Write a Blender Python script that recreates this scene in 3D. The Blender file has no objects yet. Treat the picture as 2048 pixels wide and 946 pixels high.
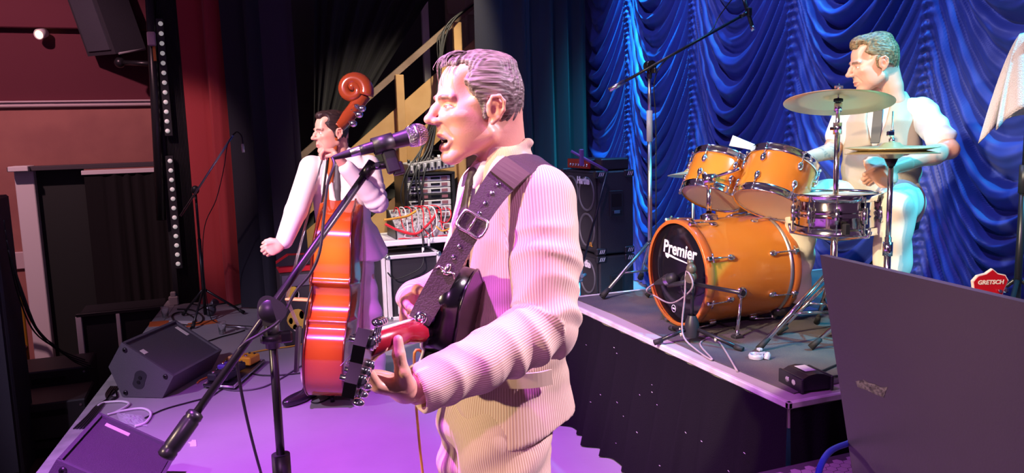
import bpy, math, random
import numpy as np
from mathutils import Vector, Matrix
rng = random.Random(7)
scene = bpy.context.scene
COL = scene.collection

# ---------------------------------------------------------------- camera
F = 1550.0; CAMH = 1.63                     # focal length in pixels of the 2048x946 frame, eye height above the stage
PSI, TH, RO = math.radians(20.9), math.radians(7.7), math.radians(1.6)
_R = np.array([math.cos(PSI), -math.sin(PSI), 0.0])
_FW = np.array([math.sin(PSI)*math.cos(TH), math.cos(PSI)*math.cos(TH), -math.sin(TH)])
_U = np.cross(_R, _FW)
_CX = math.cos(RO)*_R - math.sin(RO)*_U
_CY = math.sin(RO)*_R + math.cos(RO)*_U
_C = np.array([0, 0, CAMH])
cam = bpy.data.cameras.new('camera'); cam_o = bpy.data.objects.new('camera', cam); COL.objects.link(cam_o)
cam.sensor_fit = 'HORIZONTAL'; cam.sensor_width = 36; cam.lens = F*36/2048; cam.clip_start = .05
cam_o.matrix_world = Matrix(((_CX[0], _CY[0], -_FW[0], 0), (_CX[1], _CY[1], -_FW[1], 0), (_CX[2], _CY[2], -_FW[2], CAMH), (0, 0, 0, 1)))
scene.camera = cam_o
def ray(x, y): return _FW + _CX*(x-1024)/F - _CY*(y-473)/F
def pz(x, y, z=0.): d = ray(x, y); return _C + d*(z-CAMH)/d[2]
def py(x, y, Y): d = ray(x, y); return _C + d*Y/d[1]
def px(x, y, X): d = ray(x, y); return _C + d*X/d[0]
def pd(x, y, D): return _C + ray(x, y)*D

# ---------------------------------------------------------------- light
scene.view_settings.view_transform = 'Standard'; scene.view_settings.look = 'None'
scene.view_settings.gamma = 1; scene.view_settings.use_curve_mapping = False
scene.view_settings.exposure = 0.0
w = bpy.data.worlds.new('world'); scene.world = w; w.use_nodes = True
w.node_tree.nodes['Background'].inputs[0].default_value = (.42, .22, .50, 1)
w.node_tree.nodes['Background'].inputs[1].default_value = .15
def spot(name, loc, target, col, power, size=40, blend=.6, rad=.08):
    l = bpy.data.lights.new(name, 'SPOT'); l.color = col; l.energy = power
    l.spot_size = math.radians(size); l.spot_blend = blend; l.shadow_soft_size = rad
    o = bpy.data.objects.new(name, l); COL.objects.link(o); o.location = loc
    o.rotation_euler = (Vector(target)-Vector(loc)).to_track_quat('-Z', 'Y').to_euler(); return o
spot('front_key', (-4.5, .9, 3.4), (.66, 1.9, 1.5), (1.0, .74, .50), 1250, 30)
spot('back_pink', (4.4, .5, 4.4), (.80, 1.95, 1.3), (1.0, .72, .96), 3200, 26)
spot('violet_fill', (-1.6, -2.6, 4.2), (1.0, 1.7, 1.1), (.92, .34, 1.0), 430, 44)
spot('floor_purple', (-.9, 1.6, 5.4), (.3, 3.1, 0), (.64, .12, 1.0), 4300, 48, .95)
spot('bass_wash', (-3.2, 1.6, 4.2), (.68, 4.95, 1.25), (1.0, .68, .80), 3600, 20)
spot('drum_warm', (-2.8, 1.0, 4.4), (2.6, 3.1, 1.0), (1.0, .86, .62), 2100, 26)
spot('drum_cyan', (4.0, .4, 4.4), (3.05, 2.75, 1.45), (.05, .66, 1.0), 1600, 30)
spot('curtain_cyan', (3.70, 6.95, 5.2), (4.10, 7.0, 1.2), (.02, .62, 1.0), 2600, 34)
spot('curtain_cyan_centre', (3.65, 5.3, 5.5), (4.08, 5.2, 1.2), (.05, .42, 1.0), 650, 56)
spot('curtain_cyan_side', (3.65, 3.3, 5.5), (4.08, 3.3, 1.2), (.04, .45, 1.0), 800, 56)
spot('curtain_blue', (1.0, 4.4, 5.6), (4.2, 4.9, 1.5), (.42, .42, 1.0), 560, 80)
spot('stair_worklight', (2.3, 5.4, 4.9), (1.75, 7.75, 1.55), (1.0, .84, .62), 900, 34)
spot('hall_warm', (-2.8, 6.2, 4.6), (-1.7, 10.2, 1.2), (1.0, .50, .58), 700, 60)
spot('curtain_red', (-2.2, 4.6, 5.0), (-.25, 8.1, 1.4), (1.0, .62, .66), 650, 17)
spot('stage_wash', (-4.2, 2.6, 4.4), (-.2, 5.7, 0), (.86, .68, 1.0), 900, 34)
spot('gear_fill', (1.2, 4.9, 4.8), (1.8, 7.0, .8), (1.0, .86, .80), 500, 24)  # added fill that brightens the rack and mixing desk


# ---------------------------------------------------------------- helpers
def srgb(h):
    c = [int(h[i:i+2], 16)/255 for i in (0, 2, 4)]
    return tuple((x/12.92 if x <= .04045 else ((x+.055)/1.055)**2.4) for x in c)
MATS = {}
def mat(name, col, rough=.5, metal=0., bump=None, var=None, spec=.5, sheen=0., trans=0., emit=None, coat=0., alpha=1.):
    """procedural principled material; var=(colour, scale[, amount]), bump=(scale, strength)"""
    if name in MATS: return MATS[name]
    m = bpy.data.materials.new(name); m.use_nodes = True; MATS[name] = m
    nt = m.node_tree; b = nt.nodes['Principled BSDF']
    if isinstance(col, str): col = srgb(col)
    b.inputs['Base Color'].default_value = (*col, 1); b.inputs['Roughness'].default_value = rough
    b.inputs['Metallic'].default_value = metal; b.inputs['Specular IOR Level'].default_value = spec
    if sheen: b.inputs['Sheen Weight'].default_value = sheen
    if trans: b.inputs['Transmission Weight'].default_value = trans
    if coat: b.inputs['Coat Weight'].default_value = coat; b.inputs['Coat Roughness'].default_value = .08
    if alpha < 1: b.inputs['Alpha'].default_value = alpha
    if emit: b.inputs['Emission Color'].default_value = (*emit[0], 1); b.inputs['Emission Strength'].default_value = emit[1]
    tc = None
    if var or bump: tc = nt.nodes.new('ShaderNodeTexCoord')
    if var:
        c2 = srgb(var[0]) if isinstance(var[0], str) else var[0]
        n = nt.nodes.new('ShaderNodeTexNoise'); n.inputs['Scale'].default_value = var[1]; n.inputs['Detail'].default_value = 5
        nt.links.new(tc.outputs['Object'], n.inputs['Vector'])
        r = nt.nodes.new('ShaderNodeValToRGB'); r.color_ramp.elements[0].position = .38; r.color_ramp.elements[1].position = .64
        r.color_ramp.elements[0].color = (*col, 1); r.color_ramp.elements[1].color = (*c2, 1)
        nt.links.new(n.outputs['Fac'], r.inputs['Fac']); nt.links.new(r.outputs['Color'], b.inputs['Base Color'])
    if bump:
        n = nt.nodes.new('ShaderNodeTexNoise'); n.inputs['Scale'].default_value = bump[0]; n.inputs['Detail'].default_value = 4
        nt.links.new(tc.outputs['Object'], n.inputs['Vector'])
        bp = nt.nodes.new('ShaderNodeBump'); bp.inputs['Strength'].default_value = bump[1]; bp.inputs['Distance'].default_value = .01
        nt.links.new(n.outputs['Fac'], bp.inputs['Height']); nt.links.new(bp.outputs['Normal'], b.inputs['Normal'])
    return m
def mat_attr(name, rough=.5, bump=None, spec=.5, sheen=0., coat=0., sss=0.):
    """colour from the vertex colours of the thing itself (skin, print, wood tone)"""
    m = mat(name, (.5, .5, .5), rough, bump=bump, spec=spec, sheen=sheen, coat=coat)
    a = m.node_tree.nodes.new('ShaderNodeAttribute'); a.attribute_name = 'Col'
    b = m.node_tree.nodes['Principled BSDF']
    m.node_tree.links.new(a.outputs['Color'], b.inputs['Base Color'])
    if sss:
        b.inputs['Subsurface Weight'].default_value = sss; b.inputs['Subsurface Radius'].default_value = (.012, .005, .003); b.inputs['Subsurface Scale'].default_value = .5
    return m
def nrm(v): v = np.asarray(v, float); return v/(np.linalg.norm(v)+1e-12)
def frame(axis, up=(0, 0, 1)):
    a = nrm(axis); u = np.asarray(up, float)
    if abs(a@nrm(u)) > .98: u = np.array([1., 0, 0]) if abs(a[0]) < .9 else np.array([0, 1., 0])
    s = nrm(np.cross(u, a)); return a, s, np.cross(a, s)
def catmull(pts, n=6, closed=False):
    P = [np.asarray(p, float) for p in pts]; m = len(P); out = []
    if m < 3: return P
    rngm = m if closed else m-1
    for i in range(rngm):
        if closed: p0, p1, p2, p3 = P[i-1], P[i], P[(i+1) % m], P[(i+2) % m]
        else: p0, p1, p2, p3 = P[max(i-1, 0)], P[i], P[i+1], P[min(i+2, m-1)]
        for k in range(n):
            t = k/n
            out.append(.5*((2*p1)+(-p0+p2)*t+(2*p0-5*p1+4*p2-p3)*t*t+(-p0+3*p1-3*p2+p3)*t**3))
    if not closed: out.append(P[-1])
    return out
def root(o): 
    while o.parent: o = o.parent
    return o
def wloc(o):
    v = Vector((0, 0, 0))
    while o: v += o.location; o = o.parent
    return np.array(v)
class MB:
    """collects faces in world coordinates; build() makes ONE mesh object (local to its parent when it has one)"""
    def __init__(s): s.v = []; s.f = []; s.sm = []; s.mi = []
    def add(s, V, Fc, smooth=False, mi=0):
        o = len(s.v); s.v += [tuple(map(float, p)) for p in V]
        s.f += [tuple(i+o for i in f) for f in Fc]; s.sm += [smooth]*len(Fc); s.mi += [mi]*len(Fc); return s
    def box(s, c, size, R=None, bev=0., mi=0):
        c = np.asarray(c, float); h = np.asarray(size, float)/2; R = np.eye(3) if R is None else np.asarray(R, float)
        if bev <= 0:
            V = [c+R@(np.array([i, j, k])*h) for i in (-1, 1) for j in (-1, 1) for k in (-1, 1)]
            return s.add(V, [(0, 1, 3, 2), (4, 6, 7, 5), (0, 4, 5, 1), (2, 3, 7, 6), (0, 2, 6, 4), (1, 5, 7, 3)], mi=mi)
        b = min(bev, *(h*.49)); V = []; idx = {}
        for i in (-1, 1):
            for j in (-1, 1):
                for k in (-1, 1):
                    for ax in range(3):
                        q = np.array([i, j, k])*(h-b); q[ax] = np.array([i, j, k])[ax]*h[ax]
                        idx[i, j, k, ax] = len(V); V.append(c+R@q)
        Fc = []
        S = (-1, 1)
        for ax in range(3):
            a, b2 = [(1, 2), (2, 0), (0, 1)][ax]
            for sg in S:
                def key(p, q, ax=ax, sg=sg, a=a, b2=b2):
                    t = [0, 0, 0]; t[ax] = sg; t[a] = p; t[b2] = q; return idx[t[0], t[1], t[2], ax]
                q = [key(-1, -1), key(1, -1), key(1, 1), key(-1, 1)]; Fc.append(tuple(q if sg > 0 else q[::-1]))
        for ax in range(3):
            a, b2 = [(1, 2), (2, 0), (0, 1)][ax]
            for p in S:
                for q in S:
                    def k2(e, face, ax=ax, a=a, b2=b2, p=p, q=q):
                        t = [0, 0, 0]; t[ax] = e; t[a] = p; t[b2] = q; return idx[t[0], t[1], t[2], face]
                    quad = [k2(-1, a), k2(1, a), k2(1, b2), k2(-1, b2)]; Fc.append(tuple(quad if p*q > 0 else quad[::-1]))
        for i in S:
            for j in S:
                for k in S:
                    t = [idx[i, j, k, 0], idx[i, j, k, 1], idx[i, j, k, 2]]; Fc.append(tuple(t if i*j*k > 0 else t[::-1]))
        return s.add(V, Fc, mi=mi)
    def tube(s, pts, r, n=10, cap=True, smooth=True, mi=0, closed=False):
        P = [np.asarray(p, float) for p in pts]; m = len(P); rr = r if hasattr(r, '__len__') else [r]*m
        V = []; ref = None
        for i, p in enumerate(P):
            if closed: t = P[(i+1) % m]-P[i-1]
            else: t = P[min(i+1, m-1)]-P[max(i-1, 0)]
            t = nrm(t)
            if ref is None: _, ref, _ = frame(t)
            ref = nrm(ref-t*(ref@t)); b = np.cross(t, ref)
            for k in range(n):
                a = 2*math.pi*k/n; V.append(p+rr[i]*(math.cos(a)*ref+math.sin(a)*b))
        Fc = []
        for i in range(m if closed else m-1):
            for k in range(n):
                j = (i+1) % m
                Fc.append((i*n+k, i*n+(k+1) % n, j*n+(k+1) % n, j*n+k))
        s.add(V, Fc, smooth, mi)
        if cap and not closed:
            o = len(s.v)-m*n
            s.f += [tuple(o+k for k in range(n))[::-1], tuple(o+(m-1)*n+k for k in range(n))]; s.sm += [False]*2; s.mi += [mi]*2
        return s
    def cyl(s, a, b, r, r2=None, n=16, cap=True, mi=0, smooth=True):
        return s.tube([a, b], [r, r if r2 is None else r2], n, cap, smooth, mi)
    def lathe(s, o, axis, prof, n=32, up=(0, 0, 1), mi=0, smooth=True, sx=1., sy=1.):
        """prof: list of (distance along axis, radius)"""
        a, e1, e2 = frame(axis, up); o = np.asarray(o, float); V = []
        for (t, r) in prof:
            for k in range(n):
                q = 2*math.pi*k/n; V.append(o+a*t+r*(math.cos(q)*e1*sx+math.sin(q)*e2*sy))
        Fc = [(i*n+k, i*n+(k+1) % n, (i+1)*n+(k+1) % n, (i+1)*n+k) for i in range(len(prof)-1) for k in range(n)]
        s.add(V, Fc, smooth, mi)
        if prof[0][1] > 1e-5 and True:
            pass
        return s
    def disc(s, o, axis, r, n=32, mi=0, up=(0, 0, 1)):
        a, e1, e2 = frame(axis, up); o = np.asarray(o, float)
        V = [o+r*(math.cos(2*math.pi*k/n)*e1+math.sin(2*math.pi*k/n)*e2) for k in range(n)]
        return s.add(V, [tuple(range(n))], mi=mi)
    def sph(s, c, r, n=16, m=10, mi=0, R=None):
        c = np.asarray(c, float); rr = np.asarray(r if hasattr(r, '__len__') else (r, r, r), float); R = np.eye(3) if R is None else R
        V = [c+R@(rr*np.array([math.sin(math.pi*i/m)*math.cos(2*math.pi*k/n), math.sin(math.pi*i/m)*math.sin(2*math.pi*k/n), math.cos(math.pi*i/m)])) for i in range(m+1) for k in range(n)]
        Fc = [(i*n+k, (i+1)*n+k, (i+1)*n+(k+1) % n, i*n+(k+1) % n) for i in range(m) for k in range(n)]
        return s.add(V, Fc, True, mi)
    def prism(s, poly, vec, mi=0, smooth_side=False):
        """poly: world points (planar loop) extruded along vec"""
        P = [np.asarray(p, float) for p in poly]; n = len(P); vec = np.asarray(vec, float)
        nn = sum((np.cross(P[i], P[(i+1) % n]) for i in range(n)), np.zeros(3))
        if nn@vec > 0: P = P[::-1]
        V = P+[p+vec for p in P]
        s.add(V, [tuple(range(n)), tuple(range(2*n-1, n-1, -1))], mi=mi)
        o = len(s.v)-2*n
        for i in range(n):
            j = (i+1) % n; s.f.append((o+j, o+i, o+n+i, o+n+j)); s.sm.append(smooth_side); s.mi.append(mi)
        return s
    def ribbon(s, pts, wvec, thick=.004, mi=0):
        """flat strap: wvec per point = half-width vector"""
        P = [np.asarray(p, float) for p in pts]; m = len(P); V = []
        for i, p in enumerate(P):
            t = nrm(P[min(i+1, m-1)]-P[max(i-1, 0)]); wv = np.asarray(wvec[i], float); nv = nrm(np.cross(t, wv))*thick/2
            V += [p-wv-nv, p+wv-nv, p+wv+nv, p-wv+nv]
        Fc = [(i*4+k, i*4+(k+1) % 4, i*4+4+(k+1) % 4, i*4+4+k) for i in range(m-1) for k in range(4)]
        Fc += [(3, 2, 1, 0), tuple((m-1)*4+k for k in range(4))]
        return s.add(V, Fc, False, mi)
    def build(s, name, mats, parent=None, cols=None):
        off = wloc(parent) if parent is not None else np.zeros(3)
        me = bpy.data.meshes.new(name); V = np.array(s.v)-off
        me.from_pydata(V.tolist(), [], s.f)
        for m_ in (mats if isinstance(mats, (list, tuple)) else [mats]): me.materials.append(m_)
        me.polygons.foreach_set('use_smooth', s.sm); me.polygons.foreach_set('material_index', s.mi)
        me.update()
        o = bpy.data.objects.new(name, me); COL.objects.link(o)
        if parent is not None: o.parent = parent
        return o
def tag(o, label, cat, group=None, kind=None):
    if label: o['label'] = label
    if cat: o['category'] = cat
    if group: o['group'] = group
    if kind: o['kind'] = kind
    return o
def thing(name, label, cat, loc, group=None):
    o = bpy.data.objects.new(name, None); COL.objects.link(o); o.location = Vector([float(x) for x in loc]); o.empty_display_size = .1
    return tag(o, label, cat, group)
def struct(o, label=None):
    o['kind'] = 'structure'
    if label: o['label'] = label
    return o
def recenter(o):
    """moves a top-level mesh's origin to its base"""
    me = o.data; n = len(me.vertices); a = np.empty(n*3); me.vertices.foreach_get('co', a); a = a.reshape(-1, 3)
    c = np.array([(a[:, 0].min()+a[:, 0].max())/2, (a[:, 1].min()+a[:, 1].max())/2, a[:, 2].min()])
    me.vertices.foreach_set('co', (a-c).ravel()); o.location = Vector(c); me.update(); return o
def solo(mb, name, mats, label, cat, group=None):
    return tag(recenter(mb.build(name, mats)), label, cat, group)
def mesh_np(name, V, Q, mats, parent=None, col=None, attrs=None, smooth=True, mi=None):
    off = wloc(parent) if parent is not None else np.zeros(3)
    V = np.asarray(V, np.float32)-off.astype(np.float32); Q = np.asarray(Q, np.int32)
    me = bpy.data.meshes.new(name); me.vertices.add(len(V)); me.vertices.foreach_set('co', V.ravel())
    k = Q.shape[1]; me.loops.add(Q.size); me.loops.foreach_set('vertex_index', Q.ravel()); me.polygons.add(len(Q))
    me.polygons.foreach_set('loop_start', np.arange(0, Q.size, k, dtype=np.int32))
    me.polygons.foreach_set('use_smooth', np.full(len(Q), smooth))
    for m_ in (mats if isinstance(mats, (list, tuple)) else [mats]): me.materials.append(m_)
    if mi is not None: me.polygons.foreach_set('material_index', np.asarray(mi, np.int32))
    if col is not None:
        ca = me.color_attributes.new('Col', 'FLOAT_COLOR', 'POINT'); c4 = np.ones((len(V), 4), np.float32); c4[:, :3] = col; ca.data.foreach_set('color', c4.ravel())
    for an, av in (attrs or {}).items():
        at = me.attributes.new(an, 'FLOAT', 'POINT'); at.data.foreach_set('value', np.asarray(av, np.float32))
    me.update(calc_edges=True); me.validate()
    o = bpy.data.objects.new(name, me); COL.objects.link(o)
    if parent is not None: o.parent = parent
    return o
def grid_quads(nu, nv):
    i = np.arange(nu-1)[:, None]; j = np.arange(nv-1)[None, :]; a = i*nv+j
    return np.stack([a, a+nv, a+nv+1, a+1], -1).reshape(-1, 4)
def copy_tree(o, parent=None):
    c = o.copy(); COL.objects.link(c); c.parent = parent
    for ch in [x for x in bpy.data.objects if x.parent == o]: copy_tree(ch, c)
    return c
def text_part(body, name, size, o, xdir, ydir, m, parent, extrude=.001, font_shear=0., bold=0.):
    """flat lettering as geometry"""
    cu = bpy.data.curves.new(name, 'FONT'); cu.body = body; cu.size = size; cu.extrude = extrude; cu.shear = font_shear; cu.offset = bold
    cu.align_x = 'CENTER'; cu.align_y = 'CENTER'; cu.resolution_u = 3
    t = bpy.data.objects.new(name, cu); COL.objects.link(t)
    dg = bpy.context.evaluated_depsgraph_get(); me = bpy.data.meshes.new_from_object(t.evaluated_get(dg))
    bpy.data.objects.remove(t); bpy.data.curves.remove(cu)
    xd, yd = nrm(xdir), nrm(ydir); zd = np.cross(xd, yd); off = np.asarray(o, float)-(wloc(parent) if parent is not None else 0)
    M = Matrix(((xd[0], yd[0], zd[0], off[0]), (xd[1], yd[1], zd[1], off[1]), (xd[2], yd[2], zd[2], off[2]), (0, 0, 0, 1)))
    me.transform(M); me.materials.clear(); me.materials.append(m)
    ob = bpy.data.objects.new(name, me); COL.objects.link(ob); ob.parent = parent; return ob
def cable(pts, r, m, name, label, n=6, group=None, seg=6, parent=None):
    mb = MB(); mb.tube(catmull(pts, seg), r, n)
    if parent is not None: return mb.build(name, m, parent)
    return solo(mb, name, m, label, 'cable', group)

# ---------------------------------------------------------------- signed distance sculpting (bodies, clothes, hair)
class Vol:
    def __init__(s, lo, hi, h):
        s.lo = np.array(lo, float); s.h = h; s.n = np.ceil((np.array(hi)-s.lo)/h).astype(int)+1
        s.ax = [(s.lo[i]+np.arange(s.n[i])*h).astype(np.float32) for i in range(3)]
        s.D = np.full(s.n, .2, np.float32)
    def win(s, lo, hi, m):
        a = np.clip(np.floor((np.array(lo)-m-s.lo)/s.h).astype(int), 0, s.n); b = np.clip(np.ceil((np.array(hi)+m-s.lo)/s.h).astype(int)+1, 0, s.n)
        return tuple(slice(x, y) for x, y in zip(a, b))
    def ap(s, fn, lo, hi, k=.01, op='u'):
        m = max(k*1.2, 3*s.h, .012); w = s.win(lo, hi, m); E = s.D[w]
        if E.size == 0: return s
        X, Y, Z = s.ax[0][w[0]][:, None, None], s.ax[1][w[1]][None, :, None], s.ax[2][w[2]][None, None, :]
        d = fn(X, Y, Z); k = max(k, 1e-5)
        if op == 'u': hh = np.clip(.5+.5*(E-d)/k, 0, 1); s.D[w] = E*(1-hh)+d*hh-k*hh*(1-hh)
        elif op == 's': d = -d; hh = np.clip(.5-.5*(E-d)/k, 0, 1); s.D[w] = E*(1-hh)+d*hh+k*hh*(1-hh)
        return s
    def sph(s, c, r, k=.01, op='u'): return s.ell(c, (r, r, r), k, op)
    def ell(s, c, r, k=.01, op='u', R=None):
        c = np.array(c, float); r = np.array(r, float); mr = r if R is None else np.full(3, r.max())
        def fn(X, Y, Z):
            p = [X-c[0], Y-c[1], Z-c[2]]
            if R is not None: p = [R[0][i]*p[0]+R[1][i]*p[1]+R[2][i]*p[2] for i in range(3)]
            k0 = np.sqrt((p[0]/r[0])**2+(p[1]/r[1])**2+(p[2]/r[2])**2)+1e-6
            k1 = np.sqrt((p[0]/r[0]**2)**2+(p[1]/r[1]**2)**2+(p[2]/r[2]**2)**2)+1e-6
            return k0*(k0-1)/k1
        return s.ap(fn, c-mr, c+mr, k, op)
    def cap(s, a, b, ra, rb=None, k=.01, op='u', flat=None):
        rb = ra if rb is None else rb; a = np.array(a, float); b = np.array(b, float); e = b-a; L = e@e+1e-9
        def fn(X, Y, Z):
            p = (X-a[0], Y-a[1], Z-a[2]); t = np.clip((p[0]*e[0]+p[1]*e[1]+p[2]*e[2])/L, 0, 1)
            q = [p[i]-t*e[i] for i in range(3)]
            if flat is not None:      # squash along a direction: flat=(dir, factor)
                dv, fc = flat; g = q[0]*dv[0]+q[1]*dv[1]+q[2]*dv[2]; q = [q[i]+dv[i]*g*(1/fc-1) for i in range(3)]
            return np.sqrt(q[0]**2+q[1]**2+q[2]**2)-(ra+(rb-ra)*t)
        R = max(ra, rb); return s.ap(fn, np.minimum(a, b)-R, np.maximum(a, b)+R, k, op)
    def chain(s, pts, rad, k=.01, op='u', flat=None):
        rr = rad if hasattr(rad, '__len__') else [rad]*len(pts)
        for i in range(len(pts)-1): s.cap(pts[i], pts[i+1], rr[i], rr[i+1], k, op, flat)
        return s
    def loft(s, sec, k=.01, op='u', pw=2.):
        """sec rows: (z, cx, cy, rx, ry) - stacked ellipse sections"""
        S = np.array(sec, float); S = S[np.argsort(S[:, 0])]
        def fn(X, Y, Z):
            z = Z.ravel(); g = [np.interp(z, S[:, 0], S[:, i])[None, None, :].astype(np.float32) for i in range(1, 5)]
            q = (np.abs((X-g[0])/g[2])**pw+np.abs((Y-g[1])/g[3])**pw)**(1/pw)
            d = (q-1)*np.minimum(g[2], g[3]); e = np.maximum(S[0, 0]-z, z-S[-1, 0])[None, None, :].astype(np.float32)
            return np.maximum(d, e)
        lo = (min(S[:, 1]-S[:, 3]), min(S[:, 2]-S[:, 4]), S[0, 0]); hi = (max(S[:, 1]+S[:, 3]), max(S[:, 2]+S[:, 4]), S[-1, 0])
        return s.ap(fn, lo, hi, k, op)
    def half(s, o, nv, k=.004):
        """cut away everything on the side nv points to"""
        o = np.array(o, float); nv = nrm(nv)
        def fn(X, Y, Z): return -((X-o[0])*nv[0]+(Y-o[1])*nv[1]+(Z-o[2])*nv[2])
        return s.ap(fn, s.lo, s.lo+s.n*s.h, k, 's')
    def box(s, c, hsz, rd=.005, k=.005, op='u', R=None):
        c = np.array(c, float); hs = np.array(hsz, float)-rd
        def fn(X, Y, Z):
            p = [X-c[0], Y-c[1], Z-c[2]]
            if R is not None: p = [R[0][i]*p[0]+R[1][i]*p[1]+R[2][i]*p[2] for i in range(3)]
            q = [np.abs(p[i])-hs[i] for i in range(3)]
            return np.sqrt(np.maximum(q[0], 0)**2+np.maximum(q[1], 0)**2+np.maximum(q[2], 0)**2)+np.minimum(np.maximum(np.maximum(q[0], q[1]), q[2]), 0)-rd
        m = np.full(3, np.linalg.norm(hsz)) if R is not None else np.array(hsz)
        return s.ap(fn, c-m, c+m, k, op)
    def mesh(s):
        D = s.D; D[0] = D[-1] = .05; D[:, 0] = D[:, -1] = .05; D[:, :, 0] = D[:, :, -1] = .05
        I = D < 0; n = s.n
        cnt = np.zeros(n-1, np.int8)
        for a in (0, 1):
            for b in (0, 1):
                for c in (0, 1): cnt += I[a:n[0]-1+a, b:n[1]-1+b, c:n[2]-1+c]
        act = np.argwhere((cnt > 0) & (cnt < 8)); idm = np.full(n-1, -1, np.int32); idm[tuple(act.T)] = np.arange(len(act))
        P = np.zeros((len(act), 3)); W = np.zeros(len(act))
        cor = [(a, b, c) for a in (0, 1) for b in (0, 1) for c in (0, 1)]
        for i in range(8):
            for j in range(i+1, 8):
                if sum(abs(cor[i][q]-cor[j][q]) for q in range(3)) != 1: continue
                ca, cb = np.array(cor[i]), np.array(cor[j]); da = D[tuple((act+ca).T)]; db = D[tuple((act+cb).T)]
                mk = (da < 0) != (db < 0); t = (da/(da-db+1e-12))[:, None]
                P += np.where(mk[:, None], ca+t*(cb-ca), 0); W += mk
        V = s.lo+s.h*(act+P/W[:, None]); Q = []
        for ax in range(3):
            sl0 = [slice(1, n[i]-1) for i in range(3)]; sl0[ax] = slice(0, n[ax]-1); sl1 = list(sl0); sl1[ax] = slice(1, n[ax])
            A, B = I[tuple(sl0)], I[tuple(sl1)]
            for sg in (0, 1):
                e = np.argwhere(A & ~B if sg == 0 else ~A & B)
                for i in range(3):
                    if i != ax: e[:, i] += 1
                u, v = (ax+1) % 3, (ax+2) % 3; du = np.eye(3, dtype=int)[u]; dv = np.eye(3, dtype=int)[v]
                q = np.stack([idm[tuple((e-du-dv).T)], idm[tuple((e-dv).T)], idm[tuple(e.T)], idm[tuple((e-du).T)]], 1)
                Q.append(q if sg == 0 else q[:, ::-1])
        Q = np.concatenate(Q); return V, Q[(Q >= 0).all(1)]
def vnormals(V, Q):
    n = np.cross(V[Q[:, 2]]-V[Q[:, 0]], V[Q[:, 3]]-V[Q[:, 1]]); N = np.zeros_like(V)
    for i in range(4): np.add.at(N, Q[:, i], n)
    return N/(np.linalg.norm(N, axis=1, keepdims=True)+1e-12)
def smooth_mesh(V, Q, it=2, lam=.5):
    E = np.concatenate([Q[:, [0, 1]], Q[:, [1, 2]], Q[:, [2, 3]], Q[:, [3, 0]]]); cnt = np.bincount(E.ravel(), minlength=len(V))[:, None]
    for _ in range(it):
        A = np.zeros_like(V); np.add.at(A, E[:, 0], V[E[:, 1]]); np.add.at(A, E[:, 1], V[E[:, 0]]); V = V+lam*(A/np.maximum(cnt, 1)-V)
    return V
def joinm(*ms):
    Vs, Qs, o = [], [], 0
    for V, Q in ms: Vs.append(V); Qs.append(Q+o); o += len(V)
    return np.concatenate(Vs), np.concatenate(Qs)
def sstep(a, b, x): t = np.clip((x-a)/(b-a), 0, 1); return t*t*(3-2*t)
def gauss(V, c, r): return np.exp(-(((V-np.array(c))/np.array(r))**2).sum(1))

# ================================================================ the setting
M_floor = mat('stage_floor_vinyl', (.30, .29, .31), .42, var=((.34, .33, .35), 1.7), bump=(60, .05), spec=.4)
M_black = mat('black_paint', (.012, .012, .015), .55)
M_blackcloth = mat('black_velvet', (.009, .008, .012), .9, sheen=.04, bump=(120, .2))
M_white = mat('white_paint', (.75, .72, .72), .5)
M_chrome = mat('chrome', (.82, .82, .84), .12, 1.)
M_steel = mat('brushed_steel', (.55, .55, .58), .3, 1.)
M_bmetal = mat('black_metal', (.018, .017, .02), .32, .3)
M_rubber = mat('black_rubber', (.012, .012, .012), .7)
M_plastic = mat('black_plastic', (.02, .02, .022), .4)
M_wood = mat('pine_wood', srgb('c79c66'), .5, var=(srgb('d6ad77'), 3.0))
M_cablek = mat('cable_black', (.012, .012, .013), .45)
M_cablew = mat('cable_white', (.72, .70, .72), .45)
M_cabley = mat('cable_yellow', srgb('d9a13a'), .45)
M_cabler = mat('cable_red', srgb('d02a35'), .4)
M_cableb = mat('cable_blue', srgb('2a3bd0'), .35)

# stage floor: its front edge runs along the left of the picture
e0, e1 = pz(75, 946), pz(330, 610); ed = (e1-e0)/(e1[1]-e0[1])
def edgeX(Y): return e0[0]+ed[0]*(Y-e0[1])
mb = MB(); mb.prism([(edgeX(-2), -2, 0), (5.2, -2, 0), (5.2, 10.5, 0), (edgeX(10.5), 10.5, 0)], (0, 0, -.12))
struct(mb.build('floor', M_floor), 'dark grey vinyl stage floor')
mb = MB(); mb.prism([(edgeX(-2)-.005, -2, .004), (edgeX(-2)+.10, -2, .004), (edgeX(8.6)+.10, 8.6, .004), (edgeX(8.6)-.005, 8.6, .004)], (0, 0, -.11))
struct(mb.build('trim_1', mat('silver_edge_tape', (.42, .42, .43), .45, .2, var=((.30, .30, .31), 7), bump=(30, .3))), 'scuffed silver taped lip along the stage front')
mb = MB(); mb.prism([(edgeX(-2)+.03, -2, -.12), (edgeX(8.6)+.03, 8.6, -.12), (edgeX(8.6)+.03, 8.6, -.9), (edgeX(-2)+.03, -2, -.9)], (.04, 0, 0))
struct(mb.build('wall_stage_front', M_black))
mb = MB(); mb.box((-3.0, 5.5, -.95), (6.6, 17, .1)); struct(mb.build('floor_hall', mat('hall_carpet', srgb('5a3a34'), .9, bump=(200, .3))), 'brown hall floor below the stage')

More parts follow.
